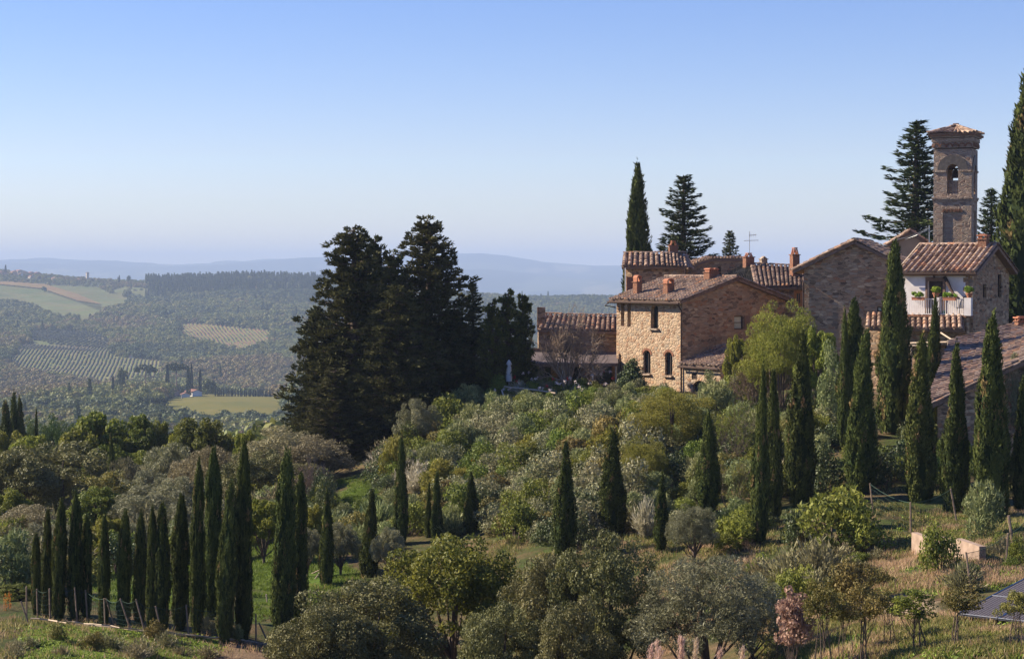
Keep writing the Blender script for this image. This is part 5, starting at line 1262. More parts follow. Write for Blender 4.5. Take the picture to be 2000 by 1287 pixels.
def limb_tree(seed, w, h, mat, K, rad, per, L, Wd, trunk=.25, bark=None, lobes=6, hollow=.35, fl=.8, up=.3, tang=.5, trunk_r=.12, squash=1.0, stems=1, tone=.5, shell=.55):
    r = np.random.default_rng(seed); mb = MB(); z0 = h * trunk
    C = crown_centres(K, w * .84, (h - z0) * .92, z0, r=r, hollow=hollow)
    C[:, 2] = np.clip(C[:, 2], z0 * .8, h - rad * .5)
    # uneven outline: some lobes reach farther
    lob = sphere_pts(lobes, r); lob[:, 2] = np.abs(lob[:, 2])
    d = unit(C - np.array([0, 0, z0 + (h - z0) * .4])); g = (d @ lob.T).max(1); C[:, :2] *= (1 + .22 * (g - .75))[:, None]
    R_ = r.uniform(.65, 1.25, K) * rad
    clump_cards(mb, C, R_, per, L, Wd, up=up, fl=fl, r=r, tang=tang, tone=tone, shell=shell)
    cm_ = mb.mesh('crown'); cm_.materials.append(mat); tb = MB()
    for s in range(stems):
        off = r.normal(size=2) * .12 * (stems > 1)
        top = np.array([r.normal() * w * .06, r.normal() * w * .06, h * .72]) + np.array([off[0] * 1.5, off[1] * 1.5, 0])
        tb.tube([(off[0], off[1], -.6), (off[0] * 1.5, off[1] * 1.5, z0 * .6), top * np.array([.5, .5, .72]), top], [trunk_r * 1.25, trunk_r, trunk_r * .65, trunk_r * .2], 7)
    for i in r.choice(K, min(K, 14), replace=False):
        b0 = np.array([0, 0, z0 * r.uniform(.6, 1.5)]); mid = (b0 + C[i]) / 2 + np.array([0, 0, -.1 * h * r.random()])
        tb.tube([b0, mid, C[i]], [trunk_r * .5, trunk_r * .3, trunk_r * .1], 5, cap=False)
    tm_ = tb.mesh('trunk'); tm_.materials.append(bark or m_bark)
    return [('crown', cm_), ('trunk', tm_)], w, h
def conifer(seed, w, h, kind, mat):
    r = np.random.default_rng(seed); mb, tb = MB(), MB(); R = w / 2
    tb.tube([(0, 0, -.8), (.05, 0, h * .4), (0, .05, h * .97)], [h * .028, h * .018, .03], 8)
    if kind == 'fir':
        n = int(h * 13); C, D, A, Nn = [], [], [], []
        for k in range(n):
            t = (k + r.random()) / n * .97 + .02; a = k * 2.399 + r.normal() * .25; L = R * (1 - t) ** .75 * r.uniform(.68, 1.18) + .12
            z0 = t * h; dv = np.array([math.cos(a), math.sin(a), 0]); side = np.array([-dv[1], dv[0], 0])
            pts = lambda s: dv * L * s + np.array([0, 0, z0 - .12 * L * math.sin(s * 2.2) + .22 * L * s * s])
            tb.tube([pts(0), pts(.5), pts(1)], [.03, .02, .008], 4, cap=False)
            m_ = max(4, int(L / .11)); tv = r.random()
            for j in range(m_):
                s = (j + .5) / m_; wd = .38 * L * (1 - s) ** .8 * (s + .25) + .10
                q = r.integers(9, 14)
                sd = r.uniform(-1, 1, q) * wd * 1.25
                c = pts(s) + side * sd[:, None] + np.array([0, 0, 1]) * r.normal(size=q)[:, None] * .05
                C.append(c); D.append(dv[None] * 1.0 + side * np.sign(sd)[:, None] * .7 + np.array([0, 0, .25]) + r.normal(size=(q, 3)) * .25); A.append(np.clip(tv * .6 + .4 * r.random(q), 0, 1))
        C, D, A = np.concatenate(C), np.concatenate(D), np.concatenate(A)
        cards(mb, C, D, .24, .075, A, 0, r, nrm=np.tile([0, 0, 1.0], (len(C), 1)) + r.normal(size=(len(C), 3)) * .5)
    else:
        n = int(h * 15); cs, rs = [], []
        for k in range(n):
            t = (k + r.random()) / n * .97 + .03; a = k * 2.399 + r.normal() * .3
            L = R * np.clip((1 - t) / .85, 0, 1) ** .62 * r.uniform(.55, 1.12) * (.8 + .2 * min(1, t / .12)) + .15
            z0 = t * h * .97; dv = np.array([math.cos(a), math.sin(a), 0]); rise = r.uniform(.0, .35)
            pts = lambda s: dv * L * s + np.array([0, 0, z0 + rise * L * s * s - .05 * L * s])
            tb.tube([pts(0), pts(.5), pts(.95)], [.06, .04, .012], 4, cap=False)
            for s in np.arange(1.0, .2, -.42 / max(L, .42)):
                cs.append(pts(s) + r.normal(size=3) * .14); rs.append(r.uniform(.26, .46) * (1.0 - .25 * t))
        cs, rs = np.array(cs), np.array(rs); K = len(cs); per = 46
        idx = np.repeat(np.arange(K), per); d = sphere_pts(len(idx), r); C = cs[idx] + d * (rs[idx] * (.5 + .5 * r.random(len(idx))))[:, None] * np.array([1, 1, .72])
        out_ = unit(cs[idx] * np.array([1, 1, 0])); D = d * .7 + out_ * .7 + np.array([0, 0, .45]) + r.normal(size=C.shape) * .35
        cards(mb, C, D, .26, .10, np.clip(r.random(K)[idx] * .6 + .4 * r.random(len(idx)), 0, 1), 0, r, nrm=d + np.array([0, 0, .4]))
    cm_, tm_ = mb.mesh('crown'), tb.mesh('trunk'); cm_.materials.append(mat); tm_.materials.append(m_bark)
    return [('crown', cm_), ('trunk', tm_)], w, h
def shrub(seed, mat, K=17, rad=.24, per=125, L=.085, Wd=.05, w=1.4, h=1.1, up=.4, fl=.85, tang=.5, shell=.5, tone=.5):
    r = np.random.default_rng(seed); mb = MB()
    a = r.random(K) * 6.28; q = r.random(K) ** .6; z = (1 - q ** 2 * .75) * (h - rad) * r.uniform(.55, 1, K)
    C = np.stack([np.cos(a) * q * (w / 2 - rad * .6), np.sin(a) * q * (w / 2 - rad * .6), np.maximum(z, rad * .5)], 1)
    clump_cards(mb, C, r.uniform(.7, 1.25, K) * rad, per, L, Wd, up=up, fl=fl, r=r, tang=tang, shell=shell, tone=tone)
    for i in range(min(K, 9)): mb.tube([(0, 0, -.2), C[i] * .5, C[i]], [.02, .014, .006], 4, a=.2, m=1, cap=False)
    me = mb.mesh('shrub'); me.materials.append(mat); me.materials.append(m_bark)
    return [('', me)], w, h
def spiky(seed, mat, n=2600, L=.32, Wd=.022, w=1.5, h=1.1, droop=.0):
    r = np.random.default_rng(seed); mb = MB()
    S = 150; a = r.random(S) * 6.28; tl = r.random(S) ** .7 * 1.15; ln = r.uniform(.7, 1.1, S)
    idx = np.repeat(np.arange(S), n // S); s = r.random(len(idx)) ** .7
    dv = np.stack([np.cos(a) * np.sin(tl), np.sin(a) * np.sin(tl), np.cos(tl)], 1)[idx]
    C = dv * (ln[idx] * s)[:, None] * np.array([w / 2, w / 2, h]) * 1.0 + r.normal(size=(len(idx), 3)) * .035
    C[:, 2] = np.maximum(C[:, 2] - droop * s ** 2, .03)
    cards(mb, C, dv * np.array([w / 2, w / 2, h]) + r.normal(size=C.shape) * .22, L * .6, Wd * 1.4, None if False else r.random(len(C)), 0, r)
    me = mb.mesh('shrub'); me.materials.append(mat); me.materials.append(m_bark)
    return [('', me)], w, h
def bare(seed, w, h, stems=6, mat=None, depth=5, r0=.09, leaves=None):
    r = np.random.default_rng(seed); tb = MB(); tips = []
    def grow(p, d, L, rad, lv):
        q = p + d * L * .5 + r.normal(size=3) * L * .05; e = p + d * L + r.normal(size=3) * L * .07
        tb.tube([p, q, e], [rad, rad * .85, rad * .65], 5 if lv < 3 else 3, cap=False)
        if lv >= depth: tips.append(e); return
        for _ in range(r.integers(2, 5)):
            nd = unit((d + r.normal(size=3) * .42 + np.array([0, 0, .10]))[None])[0]
            grow(e if r.random() < .6 else q, nd, L * r.uniform(.62, .85), max(rad * .58, .009), lv + 1)
    for s in range(stems):
        a = r.random() * 6.28; t = r.uniform(.1, .95)
        grow(np.array([math.cos(a) * .12, math.sin(a) * .12, -.2]), np.array([math.cos(a) * math.sin(t), math.sin(a) * math.sin(t), math.cos(t)]), h * .30, r0, 0)
    tips = np.array(tips); mx = np.abs(tips[:, :2]).max() * 2; mz = tips[:, 2].max()
    me = tb.mesh('branches'); me.materials.append(mat or m_twig); out_ = [('branches', me)]
    if leaves is not None:
        lb = MB(); sel = tips[r.random(len(tips)) < .8]; clump_cards(lb, sel, np.full(len(sel), .12), 9, .08, .05, r=r); lm_ = lb.mesh('foliage'); lm_.materials.append(leaves); out_.append(('foliage', lm_))
    return out_, mx, mz

KINDS = {}
def reg(name, fn, seeds):
    KINDS[name] = []
    for s in seeds:
        parts, w, h = fn(s); me = parts[0][1]; co = np.empty(len(me.vertices) * 3, np.float32); me.vertices.foreach_get('co', co); co = co.reshape(-1, 3)
        KINDS[name].append((parts, float(np.percentile(np.abs(co[:, :2]), 98.5)) * 2, float(np.percentile(co[:, 2], 99.9))))
reg('pencil', lambda s: cypress(s, 'pencil'), range(100, 104)); reg('cone', lambda s: cypress(s, 'cone'), range(110, 114)); reg('broad', lambda s: cypress(s, 'broad'), range(120, 122))
reg('mac', lambda s: conifer(s, 7.5, 14, 'mac', m_mac), (130, 131, 132)); reg('fir', lambda s: conifer(s, 5.2, 9.5, 'fir', m_fir), (135, 136))
reg('oak', lambda s: limb_tree(s, 5, 5.5, m_oak, 95, .48, 180, .17, .11, trunk=.06, hollow=.4), (140, 141, 142))
reg('yellow', lambda s: limb_tree(s, 4.5, 4.5, m_yel, 75, .42, 160, .17, .11, trunk=.08, hollow=.4), (145, 146))
reg('bigoak', lambda s: limb_tree(s, 7, 7, m_holm, 120, .6, 210, .17, .09, trunk=.03, hollow=.5), (150, 151))
reg('olive', lambda s: limb_tree(s, 4, 3.6, m_olive, 80, .36, 200, .15, .035, trunk=.12, tang=.2, up=.5, hollow=.3), (155, 156, 157))
reg('brushy', lambda s: limb_tree(s, 4, 3.8, m_brush, 80, .40, 170, .14, .04, trunk=.06, tang=.2, up=.4, hollow=.25), (160, 161))
reg('holm', lambda s: limb_tree(s, 3.4, 3.6, m_holm, 120, .30, 330, .066, .034, trunk=.08, tang=.45, hollow=.5, trunk_r=.08), (165, 166, 167))
reg('nearoak', lambda s: limb_tree(s, 4, 4, m_oak, 120, .30, 200, .085, .05, trunk=.2, tang=.4, trunk_r=.09, hollow=.4), (170,))
reg('nearolive', lambda s: limb_tree(s, 3.2, 3.2, m_olive, 140, .24, 240, .085, .018, trunk=.14, tang=.15, up=.7, trunk_r=.09, hollow=.3), (172, 173))
reg('feather', lambda s: limb_tree(s, 4.2, 4.6, m_lime, 130, .36, 180, .12, .03, trunk=.02, tang=.15, up=.9, stems=4, trunk_r=.05), (175, 176, 177))
m_ever = LM('evergreen_leaves', (.035, .05, .014), (.17, .18, .04), trans=.25); reg('ever', lambda s: conifer(s, 3.4, 6.5, 'mac', m_ever), (178, 179)); reg('airy', lambda s: bare(s, 4, 5, 5, m_bark, 5, .05, m_yel), (180, 181)); reg('bare', lambda s: bare(s, 4, 5, 11, m_twig, 5, .085), (185,)); reg('twiggy', lambda s: bare(s, 2, 2.4, 9, m_twig, 4, .022), (187,))
reg('pine', lambda s: limb_tree(s, 6, 5, LM('stone_pine_needles', (.03, .055, .012), (.09, .13, .03), trans=.15), 60, .55, 170, .16, .05, trunk=.5, fl=.6, tang=.3, up=.8), (188,))
reg('climber', lambda s: shrub(s, m_darkl, K=34, rad=.26, per=110, w=1.5, h=2.4, L=.11, Wd=.08, fl=1), (190,)); reg('ivy', lambda s: shrub(s, m_olean, K=34, rad=.26, per=120, w=1.5, h=2.0, L=.07, Wd=.05, fl=1), (191,))
reg('sapling', lambda s: limb_tree(s, 1.5, 2.9, m_rust, 40, .2, 62, .085, .05, trunk=.36, tang=.3, trunk_r=.022, stems=3, hollow=.1), (192, 193, 194)); KINDS['sapling'] += [limb_tree(195, 1.5, 2.9, m_green, 40, .2, 70, .085, .05, trunk=.34, tang=.3, trunk_r=.025, stems=3, hollow=.1)]
reg('redsap', lambda s: limb_tree(s, 1.2, 2.4, m_redl, 44, .18, 60, .10, .06, trunk=.12, tang=.3, trunk_r=.03, hollow=.1), (196,))
reg('sage', lambda s: shrub(s, m_sage, L=.072, Wd=.04), range(200, 205)); reg('green', lambda s: shrub(s, m_green, L=.075, Wd=.042, tang=.4), range(205, 209)); reg('dark', lambda s: shrub(s, m_darkl, L=.068, Wd=.04, tang=.6, K=20, shell=.7), range(209, 212))
reg('olean', lambda s: shrub(s, m_olean, L=.16, Wd=.03, tang=.15, up=.9, h=1.3), range(212, 215)); reg('bronze', lambda s: shrub(s, m_rust, L=.08, Wd=.045, K=18), range(215, 218)); reg('limeb', lambda s: shrub(s, m_lime, L=.12, Wd=.035, tang=.2, up=.8), range(218, 221))
reg('silver', lambda s: spiky(s, m_silver), range(221, 224)); reg('gtuft', lambda s: spiky(s, m_olean, L=.4), range(224, 226)); reg('drybush', lambda s: spiky(s, m_brush, L=.3, n=1500), range(226, 229))
reg('orange', lambda s: shrub(s, m_orl, K=6, per=40), (230,)); reg('clipped', lambda s: shrub(s, m_darkl, K=46, rad=.2, per=95, L=.05, Wd=.03, tang=.85, shell=.85, w=1.4, h=1.2), (232,))

PL = {}                                             # automatic labels are given when all plants stand
def plant(kind, px, top, base=None, Y=None, w=None, name='tree', cat='tree', label=None, group=None, lean=0.0, desc=None, zone=None, sink=.05, v=None):
    if Y is None:
        q = hit(px, base, 38, 175)
        if q is None: return None
        Y = q.y; x = q.x
    else: x = float(ray(px, 700)[0]) * Y
    z = H1(x, Y) - sink
    if Y is not None: x = float(ray(px, base if base else top)[0]) * Y
    zt = P(px, top, Y).z; h = max(zt - z, .25); wm_ = w / F * Y
    return put(kind, x, Y, z, wm_, h, name, cat, label, group, lean, desc, zone, v)
def put(kind, x, y, z, wm_, h, name, cat, label=None, group=None, lean=0.0, desc=None, zone=None, v=None):
    parts, W0, H0 = KINDS[kind][v if v is not None else random.randrange(len(KINDS[kind]))]
    sc = (wm_ / W0, wm_ / W0, h / H0)
    if len(parts) == 1: o = bpy.data.objects.new(name, parts[0][1]); col.objects.link(o)
    else:
        o = bpy.data.objects.new(name, None); o.empty_display_size = .3; col.objects.link(o)
        for pn, me in parts: c_ = bpy.data.objects.new(pn, me); col.objects.link(c_); c_.parent = o
    o.location = (x, y, z); o.scale = sc; a = random.uniform(0, 6.28)
    o.matrix_world = Matrix.Translation((x, y, z)) @ Matrix.Rotation(lean, 4, 'Y') @ Matrix.Rotation(a, 4, 'Z') @ Matrix.Diagonal((*sc, 1))
    tag(o, label, cat, group)
    if label is None: px, py = project(x, y, z); PL.setdefault((desc or kind, zone or ''), []).append((float(px), o))
    return o
# ------------------------------------------------------------------ cypresses: (centre x, top, base, width) in photo pixels
G1 = 'cypresses in the long fenced row at the lower left'
row = [(72, 1041, 1200, 21, 0), (91, 992, 1204, 22, .02), (114, 974, 1210, 28, .03), (146, 962, 1208, 30, .02), (168, 1006, 1204, 25, .01), (202, 1005, 1222, 24, .02), (241, 995, 1224, 29, .02), (272, 997, 1222, 26, .02), (295, 989, 1233, 22, .02), (317, 982, 1236, 34, 0), (351, 964, 1231, 35, .02),
       (384, 897, 1237, 30, .02), (411, 873, 1208, 37, .03), (439, 940, 1255, 39, .04), (475, 857, 1254, 35, .01), (547, 877, 1256, 46, .05), (582, 924, 1240, 35, .02)]
for k, (px, tp, bs, w, ln) in enumerate(row):
    plant('pencil', px, tp, base=bs, w=w, name='cypress_tree', cat='cypress', label='slim dark cypress in the fenced row at lower left, %s from the left' % ordn(k), group=G1, lean=ln, v=k % 4)
G2 = 'cypresses standing apart on the garden slope'
for px, tp, bs, w, ln, lb in ((637, 955, 1142, 29, .01, 'short cypress just right of the long fenced row, above the rail'), (721, 957, 1125, 36, .03, 'stout short cypress below the small bright lawn'), (783, 848, 1062, 29, .01, 'tall slim cypress in front of the silver bushes'),
        (837, 942, 1049, 15, .01, 'thin left cypress of the close pair left of the orange-leaved shrub'), (853, 922, 1052, 24, .0, 'right cypress of the close pair left of the orange-leaved shrub'), (920, 922, 1041, 30, .01, 'small cypress directly below the orange-leaved shrub'),
        (1101, 865, 1092, 46, .02, 'cypress rising behind the round holm oak at bottom centre, left one'), (1196, 838, 1050, 52, .01, 'broad cypress on the slope below the stone house, behind the round oak'),
        (1290, 922, 1078, 29, .01, 'small very dark cypress between the broad cypress and the grey olive bush'), (1382, 803, 1002, 48, .02, 'cypress behind the grey olive bush on the right slope')):
    plant('cone', px, tp, base=bs, w=w, name='cypress_tree', cat='cypress', label=lb, group=G2, lean=ln)
G3 = 'tall cypresses in front of the village houses'
for px, tp, bs, w, ln, lb in ((1484, 716, 1060, 38, .01, 'left half of the twin-topped cypress pair on the right slope'), (1507, 724, 1022, 38, .01, 'right half of the twin-topped cypress pair on the right slope'), (1561, 645, 988, 58, .01, 'pointed cypress just right of the twin-topped pair'),
        (1679, 645, 964, 62, .03, 'big pointed cypress in front of the bushy one below the barn'), (1796, 652, 978, 60, .01, 'front cypress below the balcony, left of its taller neighbour'), (1861, 672, 1002, 52, .02, 'cypress before the left end of the low tiled roof'),
        (1938, 612, 1012, 72, -.01, 'large cypress in front of the middle of the low tiled roof'), (1996, 735, 1000, 40, 0, 'cypress cut by the right edge of the picture, below the low roof')):
    plant('cone' if w < 70 else 'broad', px, tp, base=bs, w=w, name='cypress_tree', cat='cypress', label=lb, group=G3, lean=ln)
for px, tp, Yd, w, ln, lb in ((1664, 585, 89, 56, .02, 'bushy twin-headed cypress in front of the barn gable, behind the pointed one'), (1652, 605, 88.6, 30, 0, 'small side spire of the bushy cypress before the barn'), (1746, 472, 93, 64, .01, 'tallest cypress, reaching above the balcony house eaves'), (1822, 580, 90, 40, .01, 'cypress whose tip stands before the balcony pillar')):
    plant('broad' if w > 45 else 'cone', px, tp, Y=Yd, w=w, name='cypress_tree', cat='cypress', label=lb, group=G3, lean=ln)
plant('broad', 2012, 130, Y=118, w=128, name='cypress_tree', cat='cypress', label='huge cypress at the right edge, right of the bell tower')
plant('cone', 1248, 321, Y=143, w=66, name='cypress_tree', cat='cypress', label='tall cypress behind the round-fronted block, left of the fir', v=1)
plant('cone', 1237, 350, Y=144, w=34, name='cypress_tree', cat='cypress', label='left side spire of the tall cypress behind the round-fronted block', v=2)
plant('cone', 217, 848, Y=112, w=24, name='cypress_tree', cat='cypress', label='lone dark cypress among the left trees, above the brown-green bush')
for px, tp, Yd, w, lb in ((70, 800, 150, 17, 'dark cypress spire before the stone pines at far left'), (28, 768, 158, 36, 'taller dark spire of the conifer group at the left edge'), (12, 785, 156, 44, 'leftmost dark conifer of the group at the left edge'), (38, 776, 160, 30, 'right spire of the dark conifer group at the left edge')):
    plant('cone', px, tp, Y=Yd, w=w, name='cypress_tree', cat='cypress', label=lb)
# ------------------------------------------------------------------ big dark conifers and firs
for px, tp, Yd, w, v, lb in ((690, 446, 119, 235, 0, 'huge dark conifer, left one of the black tree mass left of the terrace'), (733, 464, 124, 140, 1, 'narrower dark conifer between the two huge ones'), (836, 426, 121, 215, 2, 'huge dark conifer, right and tallest of the black tree mass'),
        (768, 492, 120, 150, 2, 'slim dark conifer top in the gap between the two huge ones'), (775, 560, 116, 200, 0, 'lower dark conifer filling the middle of the black tree mass'), (620, 600, 120, 120, 1, 'low dark conifer at the left foot of the black tree mass'), (888, 600, 120, 120, 2, 'low dark conifer at the right foot of the black tree mass'), (655, 720, 114, 170, 2, 'lowest dark conifer under the left huge one')):
    plant('mac', px, tp, Y=Yd, w=w, name='conifer_tree', cat='conifer', label=lb, group='dark conifers left of the terrace', v=v)
for px, tp, Yd, w, v, lb in ((1337, 345, 150, 210, 0, 'dark fir behind the roofs, right of the tall cypress'), (1426, 452, 155, 105, 1, 'small fir top between the aerial and the big fir'), (1792, 238, 142, 290, 1, 'tall fir directly left of the bell tower'), (1936, 370, 148, 150, 0, 'fir between bell tower and huge right cypress'), (924, 550, 122, 95, 1, 'small pointed fir at the right end of the black tree mass')):
    plant('fir', px, tp, Y=Yd, w=w, name='fir_tree', cat='fir', label=lb, v=v)
for px, tp, Yd, w, lb in ((962, 585, 119, 62, 'left top of the glossy evergreen trees beside the terrace canopy'), (993, 566, 120, 70, 'middle and tallest glossy evergreen tree beside the terrace canopy'), (1020, 575, 121, 58, 'right glossy evergreen tree next to the terrace canopy')):
    plant('ever', px, tp, Y=Yd, w=w, name='evergreen_tree', cat='tree', label=lb)
plant('bare', 1108, 597, Y=117.5, w=135, name='bare_tree', cat='tree', label='leafless many-stemmed tree in front of the terrace canopy')
plant('climber', 1234, 700, Y=114.5, w=58, name='climbing_shrub', cat='shrub', label='dark leafy climber against the sunlit stone house front')
plant('ivy', 1386, 722, Y=111.5, w=42, name='ivy_bush', cat='shrub', label='grey-green ivy bush beside the lean-to of the stone house')
plant('bare', 1468, 690, Y=106, w=80, name='bare_shrub', cat='shrub', label='tangle of bare branches under the yellow leaves beside the lean-to')
# ------------------------------------------------------------------ trees on the right slope
T = [('feather', 1525, 588, 104, 150, 'bright feathery green tree in front of the main house gable'), ('feather', 1490, 640, 106, 90, 'lower left part of the feathery green tree group by the gable'), ('yellow', 1600, 640, 100, 90, 'yellow-leaved tree between the feathery tree and the bushy cypress'), ('yellow', 1440, 655, 108, 55, 'small yellow-leaved fig beside the main house gable'),
     ('feather', 1312, 757, 92, 165, 'wide feathery yellow-green tree below the lean-to'), ('feather', 1262, 850, 84, 100, 'smaller feathery tree left below the wide feathery one'), ('airy', 1432, 778, 87, 105, 'thin-leaved airy tree left of the twin-topped cypresses'), ('airy', 1425, 880, 79, 90, 'open yellowish tree behind the grey olive bush'), ('airy', 1530, 800, 90, 70, 'airy tree seen between the twin-topped and pointed cypresses'),
     ('ivy', 1622, 665, 97, 50, 'pale ivy-covered mass left of the bushy cypress'), ('olive', 1990, 690, 86, 70, 'grey olive branches at the right edge below the low roof')]
for k, px, tp, Yd, w, lb in T: plant(k, px, tp, Y=Yd, w=w, name='garden_tree', cat='tree', label=lb)
# hedges and scrub on the right
S = [('dark', 1610, 860, 960, 105, 'dark glossy hedge bush right of the pointed cypress'), ('dark', 1735, 872, 950, 80, 'dark glossy bush under the tallest cypress, left one'), ('dark', 1765, 845, 935, 70, 'dark glossy bush under the tallest cypress, right one'), ('green', 1590, 800, 870, 60, 'green bush behind the pointed cypress foot'), ('green', 1895, 860, 960, 60, 'green bush between the two right cypresses'), ('limeb', 1892, 775, 850, 45, 'yellow-green bush in front of the low house wall'), ('limeb', 1970, 790, 860, 40, 'yellow-green bush right of the large right cypress'),
     ('green', 1625, 945, 1078, 150, 'large rough green bush right below the pointed cypress'), ('green', 1690, 975, 1078, 110, 'large dark green bush left of the wire fence'), ('dark', 1560, 980, 1070, 80, 'dark bush at the foot of the pointed cypress'), ('drybush', 1600, 1045, 1140, 130, 'dry brownish scrub below the rough green bush'), ('drybush', 1540, 1060, 1150, 100, 'dry grey scrub left of the brownish scrub'), ('bronze', 1660, 1090, 1180, 110, 'bronze scrub behind the row of saplings'), ('green', 1560, 1105, 1190, 90, 'green scrub left behind the red-leaved sapling'),
     ('green', 1838, 1020, 1120, 82, 'bushy green shrub in front of the concrete wall'), ('olean', 1920, 935, 1050, 90, 'grey-green shrub at the foot of the large right cypress'), ('green', 1990, 1040, 1110, 50, 'bright green bush at the right edge above the solar panels'), ('drybush', 1880, 1090, 1160, 80, 'dry scrub beside the leaning fence post'), ('limeb', 1440, 995, 1062, 95, 'bright green ferny bush right of the grey olive bush'), ('limeb', 1415, 1040, 1075, 60, 'small bright green bush below the ferny one'),
     ('nearolive', 1356, 985, 1100, 105, 'grey olive bush in front of the right slope cypress'), ('drybush', 1480, 1080, 1150, 80, 'reddish dry scrub right of the big grey olive'), ('silver', 1262, 970, 1050, 50, 'silver bush left of the small very dark cypress')]
for k, px, tp, bs, w, lb in S: plant(k, px, tp, base=bs, w=w, name='shrub', cat='shrub', label=lb)
# ------------------------------------------------------------------ foreground trees
Fg = [('holm', 706, 1128, 52, 262, 0, 'grey-green bushy holm oak at the bottom, left of the yellowish oak'), ('holm', 640, 1180, 50, 170, 1, 'lower left part of the bushy holm oak group at the bottom'), ('nearoak', 885, 1046, 56, 275, 0, 'yellowish oak with open crown at bottom centre'), ('holm', 1195, 1043, 52, 190, 2, 'dark round holm oak at bottom centre'),
      ('holm', 1075, 1088, 53, 170, 1, 'paler holm oak left of the dark round one'), ('holm', 1120, 1170, 49, 160, 0, 'low holm oak in front of the dark round one'), ('nearolive', 1385, 1082, 50, 240, 0, 'large grey olive tree at the bottom, right of the dark oak'), ('nearolive', 1470, 1120, 52, 110, 1, 'right shoulder of the large grey olive tree'), ('holm', 980, 1180, 50, 150, 2, 'low dark oak between the yellowish oak and the paler holm oak')]
for k, px, tp, Yd, w, v, lb in Fg: plant(k, px, tp, Y=Yd, w=w * 1.2, name='foreground_tree', cat='tree', label=lb, v=v)
plant('redsap', 1548, 1145, Y=45.5, w=74, name='sapling', cat='sapling', label='young tree with dry reddish leaves at the bottom right')
for i, (px, tp, Yd, w, v) in enumerate([(1610, 1128, 44.5, 92, 0), (1690, 1132, 44.5, 90, 1), (1785, 1142, 44, 110, 3), (1868, 1140, 43, 90, 2), (1985, 1150, 42, 75, 0), (1650, 1160, 46, 60, 2), (1735, 1150, 46, 60, 1)]):
    plant('sapling', px, tp, Y=Yd, w=w, name='sapling', cat='sapling', v=v, group='thin young trees planted at the bottom right',
          label=['thin bronze sapling directly right of the red-leaved one', 'thin sapling in front of the left end of the sandy path', 'densest green sapling in front of the sandy path', 'thin sapling left of the solar panels', 'thin sapling in front of the solar panels at the right edge', 'small sapling behind the first two bronze ones', 'small sapling left of the densest green one'][i])
